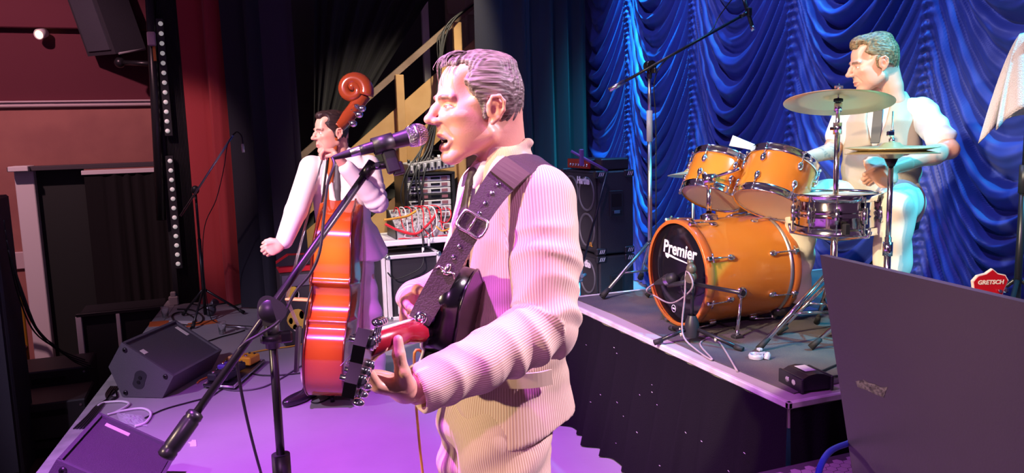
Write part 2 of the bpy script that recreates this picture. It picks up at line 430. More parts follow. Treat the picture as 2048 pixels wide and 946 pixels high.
# far hall wall: tan below the dado rail, dark red above
Yw = 10.2
zr = py(150, 208, Yw)[2]
mw_lo = mat('tan_wall_paint', srgb('a86f66'), .8, var=(srgb('9c655f'), 2.5), bump=(90, .08)); mw_hi = mat('maroon_wall_paint', srgb('5e2231'), .85, bump=(90, .08))
mb = MB(); mb.box((-2.2, Yw+.1, (zr-.9)/2), (6.4, .2, zr+.9), mi=0); mb.box((-2.2, Yw+.1, zr+1.5), (6.4, .2, 3.0), mi=1)
struct(mb.build('wall_left', [mw_lo, mw_hi]), 'hall wall, tan below the rail and dark red above')
mb = MB(); zs = py(60, 58, Yw)[2]; mb.box((-2.2, Yw-.06, zs+.8), (6.4, .12, 1.6), bev=.01)
struct(mb.build('trim_2', mw_hi))
mb = MB(); mb.box((-2.2, Yw-.03, zr), (6.4, .06, .065), bev=.012); mb.box((-2.2, Yw-.045, zr+.028), (6.4, .09, .02), bev=.006)
struct(mb.build('trim_3', mat('rail_paint', (.62, .5, .52), .5)), 'pale picture rail')
zd = py(20, 522, Yw)[2]
mb = MB(); mb.box((-3.2, Yw-.02, zd), (3.0, .04, .2), bev=.01); struct(mb.build('trim_4', mat('rail_paint', 0)), 'pale dado rail')

# doorway partition with white jamb
Yd = 9.6
jl, jr, jt = py(27, 342, Yd), py(66, 342, Yd), py(40, 342, Yd)[2]
door = thing('door_1', None, None, (jl[0]+.6, Yd, -.9)); struct(door, 'dark doorway opening with white jamb')
mb = MB(); mb.box(((jl[0]+jr[0])/2, Yd+.1, (jt-.9)/2), (jr[0]-jl[0], .2, jt+.9), bev=.008); mb.build('door_jamb', M_white, door)
rr_ = py(318, 334, Yd)
mb = MB(); mb.box(((jl[0]+rr_[0])/2-.02, Yd+.08, jt+.02), (rr_[0]-jl[0]+.06, .26, .05), bev=.006); mb.build('lintel', mat('lintel_dark', (.06, .05, .06), .6), door)
mb = MB(); ca = py(22, 340, Yd); cb = py(62, 339, Yd); mb.box(((ca[0]+cb[0])/2, Yd+.02, jt+.025), (cb[0]-ca[0], .34, .055), bev=.006); mb.build('jamb_cap', M_white, door)
dm = py(163, 342, Yd)
mb = MB(); mb.box(((dm[0]+rr_[0])/2, Yd-.03, jt-.045), (rr_[0]-dm[0], .03, .05), bev=.005); mb.build('head_rail', M_white, door)
mb = MB(); mb.box(((jr[0]+dm[0])/2, Yd+.16, (jt-.9)/2), (dm[0]-jr[0], .05, jt+.88)); mb.build('door_leaf', mat('door_dark_green', (.012, .017, .015), .6), door)

def drape(name, line, z0, z1, amp, wl, m, label, cat='curtain', seed=0, h=.03, kick=0., group=None, taper=None, folds2=.35):
    """hanging pleated cloth along a floor polyline"""
    r = random.Random(seed); P = np.array(line, float); seg = np.linalg.norm(np.diff(P, axis=0), axis=1); L = seg.sum(); cs = np.r_[0, np.cumsum(seg)]
    n = max(int(L/(wl/9)), 8); t = np.linspace(0, L, n); X = np.interp(t, cs, P[:, 0]); Y = np.interp(t, cs, P[:, 1])
    dx, dy = np.gradient(X), np.gradient(Y); ln = np.hypot(dx, dy)+1e-9; nx, ny = -dy/ln, dx/ln
    k = max(int(L/wl), 2); ph = np.cumsum([wl*(.7+.6*r.random()) for _ in range(k*2+4)]); w = np.interp(t, ph, np.arange(len(ph)))
    av = np.interp(t, ph, [.55+.9*r.random() for _ in ph])
    zz = np.linspace(z1, z0, max(int((z1-z0)/.12), 6)); V = []
    for z in zz:
        u = (z1-z)/(z1-z0); a = amp*(.55+.6*u)
        d = a*av*np.sin(2*math.pi*w+.5*np.sin(3*u+w))+a*folds2*np.sin(4*math.pi*w*1.3+2*u)
        V.append(np.stack([X+nx*d, Y+ny*d-kick*max(0, u-.9)*10, np.full(n, z)], 1))
    V = np.array(V).reshape(-1, 3)
    o = mesh_np(name, V, grid_quads(len(zz), n), m); return tag(recenter(o), label, cat, group)

zt = 4.6
drape('door_curtain', [(dm[0]+.02, Yd-.02), (rr_[0]+.05, Yd-.02)], -.88, jt-.06, .02, .14, mat('dense_black_velvet', (.003, .0026, .0034), .95), 'black curtain hanging in the hall doorway', seed=2)

# proscenium column, corrugated
Yp = 8.35
cl, cr = py(300, 0, Yp)[0], py(374, 0, Yp)[0]
cx0, cx1 = -.46, -.08
mb = MB(); mb.box(((cx0+cx1)/2, Yp+.25, 1.9), (cx1-cx0, .46, 5.6), mi=0)
for i in range(24): mb.cyl((cx0+.05+i*.0138, Yp+.02, -.2), (cx0+.05+i*.0138, Yp+.02, 4.6), .0066, n=6, mi=1)
struct(mb.build('wall_proscenium', [M_black, mat('corrugated_dark', (.012, .010, .014), .7)]), 'dark corrugated proscenium column')

M_red = mat('red_velvet', srgb('a8343a'), .85, sheen=.2, bump=(150, .15))
p0_, p1_ = py(371, 300, 8.15), py(470, 300, 7.95)
drape('house_curtain', [(py(374, 300, 8.15)[0], 8.15), (py(415, 300, 8.1)[0], 8.1), (py(474, 300, 7.95)[0], 7.95)], .015, zt, .065, .17, M_red, 'dark red velvet house curtain beside the proscenium column', seed=5)
M_navy = mat('black_wool', (.017, .017, .028), .9, sheen=.08, bump=(150, .15))
M_purp = mat('purple_lit_wool', (.030, .021, .042), .9, sheen=.1, bump=(150, .15))  # black wing cloth with the purple light put into its colour
drape('wing_curtain', [(py(455, 300, 7.8)[0], 7.8), (py(545, 300, 7.55)[0], 7.55)], .015, zt, .07, .2, M_navy, 'black wing curtain beside the red house curtain', seed=11)
drape('wing_curtain', [(py(535, 300, 7.42)[0], 7.42), (py(600, 300, 7.3)[0], 7.3)], .015, zt, .06, .22, M_purp, 'black wing curtain beside the staircase foot, coloured as if purple-lit', seed=17)
# grey wall behind the stairs
mb = MB(); mb.box((2.2, 9.15, 1.9), (5.2, .1, 5.6)); struct(mb.build('wall_far', mat('grey_brick_paint', (.07, .07, .066), .7, bump=(14, .3))), 'dark grey painted stage wall')
mb = MB(); wx0, wx1 = py(846, 100, 8.5)[0], py(859, 100, 8.5)[0]
mb.box(((wx0+wx1)/2, 8.5, 1.9), (wx1-wx0, .06, 5.4), bev=.005); solo(mb, 'white_post', M_white, 'white upright post behind the wooden staircase', 'post')
mb = MB(); q0, q1 = py(893, 40, 8.9)[0], py(975, 40, 8.9)[0]; mb.box(((q0+q1)/2+.1, 8.9, 2.4), (q1-q0+.2, .1, 4.0)); mb.box(((q0+q1)/2, 8.84, 3.02), (q1-q0, .03, .05)); mb.box((q0+.22, 8.84, 3.0), (.03, .03, 3.0))
struct(mb.build('wall_upper_landing', mat('landing_cream', srgb('b9ab8e'), .7)), 'cream landing wall above the stairs')
# drawn-aside masking drape: hangs from high, swept to the left; its right edge is diagonal
nU, nV = 60, 70; V = []
for i in range(nU):
    u = i/(nU-1)                          # top to bottom
    yy = -40+u*600
    xl, xr = 628, 872-(.95*(yy+10))*.62 if yy < 330 else 872-(.95*340)*.62
    xr = np.interp(yy, [-60, 10, 150, 300, 420, 600], [905, 850, 762, 672, 640, 640])
    for j in range(nV):
        t = j/(nV-1); Yq = 8.25+.05*math.sin(t*26+u*1.2)+.03*math.sin(t*61)
        V.append(py(xl+(xr-xl)*t, yy, Yq))
o = mesh_np('masking_drape', np.array(V), grid_quads(nU, nV), M_blackcloth); tag(recenter(o), 'black drape pulled aside in front of the dark grey wall', 'curtain')
drape('wing_curtain', [(py(962, 300, 7.1)[0], 7.1), (py(1180, 300, 7.9)[0], 7.9)], .015, zt, .05, .3, M_navy, 'black wing curtain between the staircase and the blue swagged backdrop', seed=23)

# blue festoon backdrop
Xc = 4.2
gY = [9.6, 8.52, 7.35, 6.16, 4.85, 3.65, 2.42, 1.2, 0.0]
ny_, nz_ = 900, 420
Yv = np.linspace(8.9, .6, ny_); Zv = np.linspace(4.3, .01, nz_)
YY, ZZ = np.meshgrid(Yv, Zv)
g = np.array(gY[::-1]); bi = np.clip(np.searchsorted(g, YY)-1, 0, len(g)-2); t = (YY-g[bi])/(g[bi+1]-g[bi])
rs = np.random.RandomState(4); off = rs.rand(12)[bi]; 
sn = np.sin(np.pi*t); skew = (rs.rand(12)*.5-.25)[bi]
arch = np.clip(sn, 0, 1)**.85
sag = (.80+.22*rs.rand(12)[bi])*arch+skew*(t-.5)*.5
w1 = ZZ+sag                                # constant along a fold
warp = .30*np.sin(w1*2.3+off*9)+.25*np.sin(w1*5.1+bi*1.7)+.16*np.sin(w1*3.1+t*5.3+bi*2.2)+.10*np.sin(t*9.1+w1*7.7+off*20)
q = w1/.178+off*3+warp
fr = q-np.floor(q); fi = np.floor(q)
ampf = .35+.95*np.abs(np.sin(fi*12.9898+bi*4.1))
ridge = np.where(fr < .62, np.sin(np.pi*fr/.62/2)**1.3, np.cos(np.pi*(fr-.62)/.38/2)**.9)    # rounded belly, sharp tuck below
q2 = w1/.052+off*5+2*warp+.4*np.sin(t*11+bi); small = .5+.5*np.sin(2*np.pi*q2)
env = np.clip(sn, 0, 1)**.6
d = .092*ridge*ampf*env+.010*small*(1-.6*env)+.004*small*ridge
gat = np.exp(-(np.minimum(t, 1-t)/.035)**2)
d += .020*gat*(.5+.5*np.sin(ZZ*2*np.pi/.06+2*np.sin(ZZ*7)+bi))+.028*gat
d += .05*np.sin(np.pi*t)**2+.004*np.sin(YY*37+ZZ*11)
X_ = Xc-d
V = np.stack([X_, YY, ZZ], -1).reshape(-1, 3)
M_blue = mat('blue_satin', srgb('33459c'), .5, sheen=.1, bump=(220, .08), spec=.4)
o = mesh_np('festoon_backdrop', V, grid_quads(nz_, ny_)[:, ::-1], M_blue); tag(recenter(o), 'royal blue swagged satin backdrop curtain hanging behind the drum kit', 'curtain')
mb = MB(); mb.box((4.75, 4, 1.9), (.1, 11, 5.6)); struct(mb.build('wall_back', M_black))

# ---------------------------------------------------------------- wooden staircase
st = thing('staircase', 'pine wooden staircase railing climbing behind the mixer rack', 'staircase', (1.6, 7.7, 0)); Ys = 7.7
def board(p, q, hgt, th=.04, m=M_wood, name='rail_board', dy=0):
    a, b = py(*p, Ys+dy), py(*q, Ys+dy); mb = MB()
    mb.prism([a, b, b-np.array([0, 0, hgt]), a-np.array([0, 0, hgt])], (0, th, 0)); return mb.build(name, m, st)
M_handrail = mat('handrail_wood', srgb('8d7766'), .5, var=(srgb('77604f'), 5))
board((583, 322), (975, -22), .075, .07, M_handrail, 'handrail', -.03)
board((582, 402), (975, 56), .27, .035)
board((575, 496), (975, 140), .27, .035)
board((600, 562), (975, 232), .34, .035)
for (xa, yt, yb) in ((797, 150, 560), (912, 45, 400), (590, 335, 560)):
    a, b = py(xa-8, yt, Ys-.03), py(xa+8, yt, Ys-.03); zb = max(py(xa, yb, Ys)[2], .0)
    mb = MB(); mb.box(((a[0]+b[0])/2, Ys-.05, (a[2]+zb)/2), (b[0]-a[0], .06, a[2]-zb), bev=.004); mb.build('newel_post', M_wood, st)
for i in range(9):
    a = py(620+i*42, 560-i*36.5, Ys+.1); 
    mb = MB(); mb.box((a[0], Ys+.5, max(a[2], .1)), (.3, .9, .035)); mb.build('tread', mat('tread_dark', (.03, .024, .02), .7), st)

# ================================================================ drum riser
RX0, RX1, RY0, RY1, RZ = 1.85, 3.85, 2.13, 4.08, .65
M_carpet = mat('riser_carpet', (.050, .050, .060), .9, var=((.115, .092, .080), 2.6), bump=(260, .5))
rs_ = thing('drum_riser', 'low drum riser with worn dark carpet top, pale edge and black pleated skirt', 'riser', (2.85, 3.1, 0))
mb = MB(); mb.box((2.85, 3.105, RZ-.05), (2.0, 1.95, .096)); mb.build('deck', mat('ply_edge', (.35, .31, .29), .6), rs_)
mb = MB(); mb.prism([(RX0+.075, RY0+.06, RZ-.002), (RX0+.06, RY0+.55, RZ-.002), (RX0+.085, RY1-.5, RZ-.002), (RX0+.07, RY1-.04, RZ-.002), (RX1, RY1-.03, RZ-.002), (RX1, RY0+.09, RZ-.002), (RX0+.5, RY0+.1, RZ-.002)], (0, 0, .006)); mb.build('carpet', M_carpet, rs_)
M_edge = mat('riser_edge_paint', (.62, .58, .58), .5, var=((.45, .40, .38), 9))
for a, b in (((RX0, RY0), (RX0, RY1)), ((RX0, RY0), (RX1, RY0)), ((RX0, RY1), (RX1, RY1))):
    mb = MB(); c = ((a[0]+b[0])/2, (a[1]+b[1])/2, RZ-.012); mb.box(c, (abs(a[0]-b[0])+.02, abs(a[1]-b[1])+.02, .026), bev=.004); mb.build('edge_trim', M_edge, rs_)
def skirt(line, nrm_, seed, splay, name):
    r = random.Random(seed); P = np.array(line, float); L = np.linalg.norm(P[1]-P[0]); n = 220; t = np.linspace(0, 1, n); V = []
    ph = np.cumsum([.045+.09*r.random() for _ in range(60)]); w = np.interp(t*L, ph, np.arange(60)); av = np.interp(t*L, ph, [r.random() for _ in range(60)])
    zz = np.linspace(RZ-.025, .008, 26)
    for z in zz:
        u = (RZ-z)/RZ; a = .006+.050*u
        d = .006+splay*u**1.2*np.clip((1-t)*L/.45, 0, 1)+a*np.clip((1-t)*L/.12, .15, 1)*(.35+av)*(.5+.5*np.sin(2*np.pi*w*.5+.4*math.sin(4*u)))**2.4
        V.append(np.stack([P[0][0]+(P[1][0]-P[0][0])*t+nrm_[0]*d, P[0][1]+(P[1][1]-P[0][1])*t+nrm_[1]*d, np.full(n, z)], 1))
    mesh_np(name, np.array(V).reshape(-1, 3), grid_quads(26, n), mat('skirt_velvet', (.0075, .006, .009), .95, bump=(180, .25), spec=.08), rs_)
skirt([(RX0, RY1), (RX0, RY0)], (-1, 0), 3, .10, 'skirt')
skirt([(RX0, RY0), (RX1, RY0)], (0, -1), 5, .0, 'skirt')
lint = mat('lint', (.6, .58, .6), .8)
mb = MB()
for i in range(24):
    yy = RY0+.1+rng.random()*1.7; zz = .1+rng.random()*.45; x = RX0-.03-.10*((RZ-zz)/RZ)**1.2*min(1, (yy-RY0)/.45)-.035*((RZ-zz)/RZ)
    mb.tube([(x, yy, zz), (x-.002, yy+.004+.006*rng.random(), zz+.006*rng.random())], .0013, 4)
o_ = mb.build('lint', lint, rs_); o_['kind'] = 'stuff'

# ================================================================ drums
M_shell = mat('amber_maple_lacquer', srgb('d0812c'), .22, var=(srgb('c4722a'), 2.2), coat=.6)
M_hoopwood = mat('orange_hoop', srgb('c06a2c'), .3, coat=.5)
M_head = mat('coated_head', srgb('d9c6a8'), .45)
M_headclear = mat('clear_head', srgb('c98f55'), .15)
M_headblk = mat('black_gloss_head', (.008, .007, .012), .12, spec=.6)
M_brass = mat('bronze_cymbal', srgb('d6c79a'), .38, .55, bump=(90, .05))
def lug(mb, p, out, along, L=.03, r=.011):
    """teardrop casing standing on the shell"""
    out, along = nrm(out), nrm(along)
    mb.sph(p+out*.006, (L*.62, r, .012), 10, 8, R=np.stack([along, np.cross(out, along), out], 1))
def tom(name, label, c, axis, r, h, group=None, nl=6):
    a, e1, e2 = frame(axis); c = np.asarray(c, float); t = thing(name, label, 'drum', c-a*h/2, group)
    mb = MB(); mb.lathe(c, a, [(-h/2, r*.985), (-h/2+.006, r), (h/2-.006, r), (h/2, r*.985)], 40); mb.build('shell', M_shell, t)
    for s, hm, nm in ((1, M_head, 'batter_head'), (-1, M_head, 'resonant_head')):
        mb = MB(); mb.lathe(c+a*s*h/2, a*s, [(0, r*1.012), (.004, r*1.0), (.0035, r*.9), (.003, .0001)], 40); mb.build(nm, hm, t)
        mb = MB(); mb.lathe(c+a*s*h/2, a*s, [(-.026, r*1.012), (-.026, r*1.045), (-.014, r*1.03), (.006, r*1.03), (.012, r*1.045), (.014, r*1.02), (.0, r*1.01)], 40); mb.build('rim', M_chrome, t)
    for k in range(nl):
        q = 2*math.pi*(k+.5)/nl; o = math.cos(q)*e1+math.sin(q)*e2
        for s in (1, -1):
            mb = MB(); p = c+o*r+a*s*(h/2-.065); lug(mb, p, o, a, .036, .015); mb.cyl(p+o*.012+a*s*.012, c+o*(r*1.045+.004)+a*s*(h/2+.004), .0035, n=6); mb.sph(c+o*(r*1.045+.003)+a*s*(h/2+.006), .008, 8, 6); mb.build('lug', M_chrome, t)
    return t, a, e1, e2
# bass drum, front head to the hall
BC = px(1362, 547, 2.10); BR = .262; BL = .47
bd = thing('bass_drum', 'amber bass drum with black logo front head', 'drum', (2.33, BC[1], RZ)); ax = np.array([1., 0, 0]); BC[2] = RZ+BR+.012
mb = MB(); mb.lathe(BC, ax, [(.0, BR*.97), (.02, BR*.97), (BL, BR*.97)], 64); mb.build('shell', M_shell, bd)
hp = [(-.028, BR*.93), (-.03, BR*.99), (-.026, BR), (.012, BR), (.016, BR*.98), (.014, BR*.955)]
mb = MB(); mb.lathe(BC, ax, hp, 64); mb.build('front_hoop', M_hoopwood, bd)
mb = MB(); mb.lathe(BC+ax*(BL+.012), -ax, hp, 64); mb.lathe(BC+ax*(BL-.006), -ax, [(0, BR*.975), (.004, BR*1.006), (.012, BR*1.006), (.016, BR*.97)], 64, mi=1); mb.build('batter_hoop', [M_hoopwood, M_steel], bd)
fh = BC-ax*.012
mb = MB(); mb.lathe(fh, -ax, [(-.004, BR*.96), (.002, BR*.93), (.0045, BR*.5), (.005, .0001)], 64); fho = mb.build('front_head', M_headblk, bd)
mb = MB(); mb.lathe(BC+ax*(BL+.004), ax, [(0, BR*.95), (.003, .0001)], 48); mb.build('batter_head', M_head, bd)
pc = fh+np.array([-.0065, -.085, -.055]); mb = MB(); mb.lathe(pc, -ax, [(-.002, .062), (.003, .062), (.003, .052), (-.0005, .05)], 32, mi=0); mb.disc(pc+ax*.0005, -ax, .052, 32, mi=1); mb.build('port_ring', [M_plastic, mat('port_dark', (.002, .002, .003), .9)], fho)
M_logo = mat('white_print', (.85, .83, .83), .5)
text_part('Premier', 'logo_lettering', .088, fh+np.array([-.0068, -.012, .112]), (0, -1, -.04), (0, -.04, 1), M_logo, fho, .0006, .12, .0022)
mb = MB(); up_ = np.array([0, -.04, 1.]); rt = nrm((0, -1, -.06)); b0 = fh+np.array([-.0068, -.012, .112])
sw = [(-.125, -.034), (-.10, -.032), (-.03, -.040), (.06, -.045), (.125, -.050), (.06, -.051), (-.03, -.049), (-.085, -.045), (-.10, -.058), (-.118, -.052)]
mb.prism([b0+rt*x+np.array([0, 0, 1.])*y for x, y in sw], (-.0008, 0, 0)); mb.build('logo_swash', M_logo, fho)
mb = MB(); lc = fh+np.array([-.0066, .035, -.185]); mb.lathe(lc, -ax, [(0, .019), (.0008, .019), (.0008, .016), (0, .016)], 28); mb.box(lc+np.array([-.0005, 0, 0]), (.0008, .022, .008)); mb.build('maker_badge', M_logo, fho)
for k in range(8):
    q = 2*math.pi*(k+.5)/8; o = np.array([0, math.cos(q), math.sin(q)])
    for s, x0 in ((-1, .0), (1, BL)):
        xi = .115 if s < 0 else BL-.115
        mb = MB(); p = BC+ax*xi+o*BR*.97; lug(mb, p, o, ax, .036, .016); e = BC+ax*(x0+s*.008)+o*(BR+.014)
        mb.cyl(p+o*.016, e+o*.002, .0042, n=8); mb.box(e-o*.004, (.035, .02, .02), R=np.stack([ax, np.cross(o, ax), o], 1), bev=.006); mb.cyl(e-np.cross(o, ax)*.022+o*.004-s*ax*.01, e+np.cross(o, ax)*.022+o*.004-s*ax*.01, .005, n=8)
        mb.build('tension_claw', M_chrome, bd)
sp0 = BC+np.array([.17, -BR*.94, -.07]); spf = pz(1463, 682, RZ); spf[0] = sp0[0]-.03
for sg in (-1, 1):
    p = sp0.copy(); f_ = np.array([sp0[0]-.06, BC[1]-BR-.035, RZ+.006])
    if sg > 0: p[1] = 2*BC[1]-p[1]; f_[1] = 2*BC[1]-f_[1]
    mb = MB(); mb.sph(p, (.03, .022, .03), 12, 8); mb.cyl(p, f_+np.array([0, 0, .03]), .0085); mb.cyl(f_, f_+np.array([0, 0, .035]), .011, .008); mb.build('spur', M_chrome, bd)
    mb = MB(); mb.box(f_+np.array([0, 0, .004]), (.05, .035, .016), bev=.004); mb.build('spur_foot', M_rubber, bd)
# tom post on the bass drum, fixed to the shell
tp = BC+np.array([.16, 0, BR]); mb = MB(); mb.lathe(tp-np.array([0, 0, .01]), (0, 0, 1), [(0, .045), (.02, .042), (.03, .02)], 20); mb.cyl(tp, tp+np.array([0, 0, .17]), .013); mb.build('tom_post', M_chrome, bd)
pt = pd(1425, 368, 3.92); mb = MB(); mb.cyl(tp+np.array([0, 0, .16]), tp+np.array([0, 0, .215]), .034, n=24); mb.cyl(tp+np.array([0, 0, .19]), tp+np.array([.06, -.16, .24]), .008); mb.cyl(tp+np.array([0, 0, .19]), tp+np.array([.02, .1, .24]), .008); mb.build('tom_bracket', M_chrome, bd)
T1, T2 = pd(1434, 358, 3.95), pd(1552, 366, 3.72)
tom('rack_tom', 'amber rack tom farther from the snare, mounted above the bass drum', T1, (.50, .20, .90), .148, .205)
tom('rack_tom', 'amber rack tom beside the snare drum, its pale underside showing', T2, (.53, .20, .90), .163, .225)
mb = MB(); tc_ = T1+np.array([-.05, -.145, 0.0]); mb.lathe(tc_, (-.3, -1, .1), [(0, .036), (.012, .034), (.02, .02), (.03, .001)], 20); 
ft, fa, _, _ = tom('floor_tom', 'amber floor tom standing behind the bass drum', (2.92, 3.72, RZ+.40), (0, 0, 1), .20, .40)
for q in (0.3, 2.4, 4.5):
    o = np.array([math.cos(q), math.sin(q), 0]); mb = MB(); mb.cyl(np.array([2.92, 3.72, RZ+.02])+o*.215, np.array([2.92, 3.72, RZ+.45])+o*.215, .006); mb.cyl(np.array([2.92, 3.72, RZ+.006])+o*.215, np.array([2.92, 3.72, RZ+.035])+o*.215, .012); mb.build('leg', M_chrome, ft)
# snare
SC = pd(1672, 424, 3.5); sr, sh = .178, .155
sn_ = thing('snare_drum', 'polished steel snare drum on its basket stand', 'drum', (SC[0], SC[1], RZ))
mb = MB(); mb.lathe(SC, (0, .04, 1), [(-sh/2, sr*.97), (-.02, sr*.98), (-.012, sr*1.0), (-.004, sr*.98), (.004, sr*.98), (.012, sr*1.0), (.02, sr*.98), (sh/2, sr*.97)], 48); mb.build('shell', mat('steel_shell', (.62, .58, .55), .1, 1.), sn_)
for s in (1, -1):
    mb = MB(); mb.lathe(SC+np.array([0, 0, s*sh/2]), (0, 0, s), [(-.02, sr*1.0), (-.02, sr*1.04), (.004, sr*1.03), (.012, sr*1.05), (.013, sr*1.02), (.002, sr)], 48); mb.build('rim', M_chrome, sn_)
    mb = MB(); mb.lathe(SC+np.array([0, 0, s*sh/2]), (0, 0, s), [(0, sr), (.004, .0001)], 48); mb.build('head', M_head, sn_)
for k in range(10):
    q = 2*math.pi*k/10+.2; o = np.array([math.cos(q), math.sin(q), 0]); mb = MB(); p = SC+o*(sr+.012); mb.cyl(p-np.array([0, 0, .035]), p+np.array([0, 0, .035]), .011, n=10); mb.cyl(p-np.array([0, 0, sh/2]), p+np.array([0, 0, sh/2+.004]), .0035, n=6); mb.box(p-o*.01, (.014, .014, .04)); mb.build('lug', M_chrome, sn_)
mb = MB(); mb.box(SC+np.array([-.10, -.165, -.055]), (.03, .022, .05), R=None, bev=.004); mb.build('throw_off', M_plastic, sn_)
sb = np.array([SC[0], SC[1], 0])
mb = MB(); mb.cyl((SC[0], SC[1], RZ+.18), (SC[0], SC[1], SC[2]-.13), .012)
for k in range(3):
    q = 2*math.pi*k/3+.5; o = np.array([math.cos(q), math.sin(q), 0]); mb.tube([sb+np.array([0, 0, SC[2]-.13]), sb+o*.12+np.array([0, 0, SC[2]-.105]), sb+o*.195+np.array([0, 0, SC[2]-.09]), sb+o*.20+np.array([0, 0, SC[2]-.05])], .007, 8)
    mb.cyl(sb+np.array([0, 0, RZ+.28]), sb+o*.24+np.array([0, 0, RZ+.018]), .008); mb.cyl(sb+np.array([0, 0, RZ+.15]), sb+o*.13+np.array([0, 0, RZ+.16]), .005)
mb.build('basket_stand', M_chrome, sn_)
for k in range(3):
    q = 2*math.pi*k/3+.5; o = np.array([math.cos(q), math.sin(q), 0]); mb = MB(); mb.cyl(sb+o*.20+np.array([0, 0, RZ+.05]), sb+o*.25+np.array([0, 0, RZ+.016]), .014, .016); mb.build('rubber_foot', M_rubber, sn_)
# cymbals
def tripod(t, b, zc, R, legs, m, r=.010, zt_=.0, br=True, footm=M_rubber, fr=.015):
    for q in legs:
        o = np.array([math.cos(q), math.sin(q), 0]); f_ = b+o*R+np.array([0, 0, fr])
        mb = MB(); mb.cyl(b+np.array([0, 0, zc])+o*.015, f_, r, n=8)
        if br: mb.cyl(b+np.array([0, 0, zc*.45])+o*.012, b+o*R*.55+np.array([0, 0, zc*.46+.003]), r*.6, n=6)
        lg = mb.build('leg', m, t)
        mb = MB(); mb.cyl(f_+(b+np.array([0, 0, zc])-f_)*.14, f_-np.array([0, 0, .0]), fr*.75, fr, n=10); mb.build('rubber_foot', footm, lg)
def cymbal(t, c, axis, r, name='cymbal', bell=.05):
    mb = MB(); mb.lathe(c, axis, [(-.034, r), (-.022, r*.7), (-.010, r*.34), (-.008, bell), (.010, bell*.62), (.014, .006), (.012, .006), (.007, bell*.6), (-.0105, bell*.98), (-.0125, r*.34), (-.0245, r*.7), (-.0365, r*.998), (-.034, r)], 56, smooth=True); return mb.build(name, M_brass, t)
CY = pd(1677, 190, 3.3)
cs = thing('crash_cymbal_stand', 'large bronze crash cymbal on a tall chrome stand', 'cymbal', (CY[0], CY[1], RZ)); cax = nrm((.16, .16, 1))
cymbal(cs, CY, cax, .222)
cb_ = np.array([CY[0], CY[1], RZ])
mb = MB(); mb.cyl(cb_+np.array([0, 0, .12]), cb_+np.array([0, 0, .60]), .0145); mb.cyl(cb_+np.array([0, 0, .55]), cb_+np.array([0, 0, .96]), .0115); mb.cyl(cb_+np.array([0, 0, .9]), CY-cax*.06, .0085); mb.build('pole', M_chrome, cs)
for z, r_ in ((.30, .024), (.58, .02), (.96, .018)): mb = MB(); mb.cyl(cb_+np.array([0, 0, z-.03]), cb_+np.array([0, 0, z+.02]), r_); mb.cyl(cb_+np.array([-.04, -.02, z-.005]), cb_+np.array([0, 0, z-.005]), .005); mb.box(cb_+np.array([-.045, -.022, z-.005]), (.012, .03, .014), bev=.004); mb.build('clamp', M_chrome, cs)
mb = MB(); mb.cyl(CY-cax*.07, CY-cax*.035, .016, n=14); mb.cyl(CY-cax*.045, CY+cax*.05, .004); mb.build('tilter', M_chrome, cs)
mb = MB(); mb.cyl(CY-cax*.018, CY+cax*.002-cax*.03, .019, n=16); mb.build('felt_washer', M_rubber, cs)
mb = MB(); mb.cyl(CY+cax*.02, CY+cax*.034, .008); mb.box(CY+cax*.034, (.045, .008, .012), bev=.004); mb.build('wing_nut', mat('nut_pink', srgb('b06a6a'), .3, .6), cs)
tripod(cs, cb_, .34, .36, (3.0, 1.0, -1.1), M_chrome, .011)
HC = pd(1783, 301, 3.2)
hh = thing('hi_hat', 'closed pair of hi-hat cymbals on a thin chrome stand', 'cymbal', (HC[0], HC[1], RZ)); hb = np.array([HC[0], HC[1], RZ])
cymbal(hh, HC+np.array([0, 0, .022]), nrm((.02, .02, 1)), .18, 'top_cymbal'); cymbal(hh, HC-np.array([0, 0, .022]), nrm((.0, .0, -1)), .18, 'bottom_cymbal')
mb = MB(); mb.cyl(hb+np.array([0, 0, .1]), hb+np.array([0, 0, .5]), .014); mb.cyl(hb+np.array([0, 0, .45]), HC-np.array([0, 0, .05]), .011); mb.build('pole', M_chrome, hh)
mb = MB(); mb.cyl(HC-np.array([0, 0, .05]), HC+np.array([0, 0, .16]), .003, n=8); mb.build('pull_rod', M_steel, hh)
mb = MB(); mb.cyl(HC-np.array([0, 0, .065]), HC-np.array([0, 0, .03]), .014, .028); mb.build('seat_cup', M_plastic, hh)
mb = MB(); mb.cyl(HC+np.array([0, 0, .03]), HC+np.array([0, 0, .05]), .012); mb.cyl(HC+np.array([0, 0, .045]), HC+np.array([0, 0, .085]), .008); mb.box(HC+np.array([-.02, -.01, .07]), (.035, .012, .02), bev=.005); mb.build('clutch', M_chrome, hh)
mb = MB(); mb.cyl(hb+np.array([0, 0, .42]), hb+np.array([0, 0, .48]), .02); mb.build('height_clamp', M_chrome, hh)
mb = MB(); mb.box(hb+np.array([0, 0, .1]), (.09, .05, .05), bev=.008); mb.build('base_block', M_chrome, hh)
mb = MB(); mb.box(hb+np.array([.14, .04, .035]), (.26, .085, .014), R=np.array([[.97, 0, -.24], [0, 1, 0], [.24, 0, .97]]), bev=.004); mb.build('foot_pedal', M_steel, hh)
tripod(hh, hb, .3, .3, (2.6, -1.6, .6), M_chrome, .009)
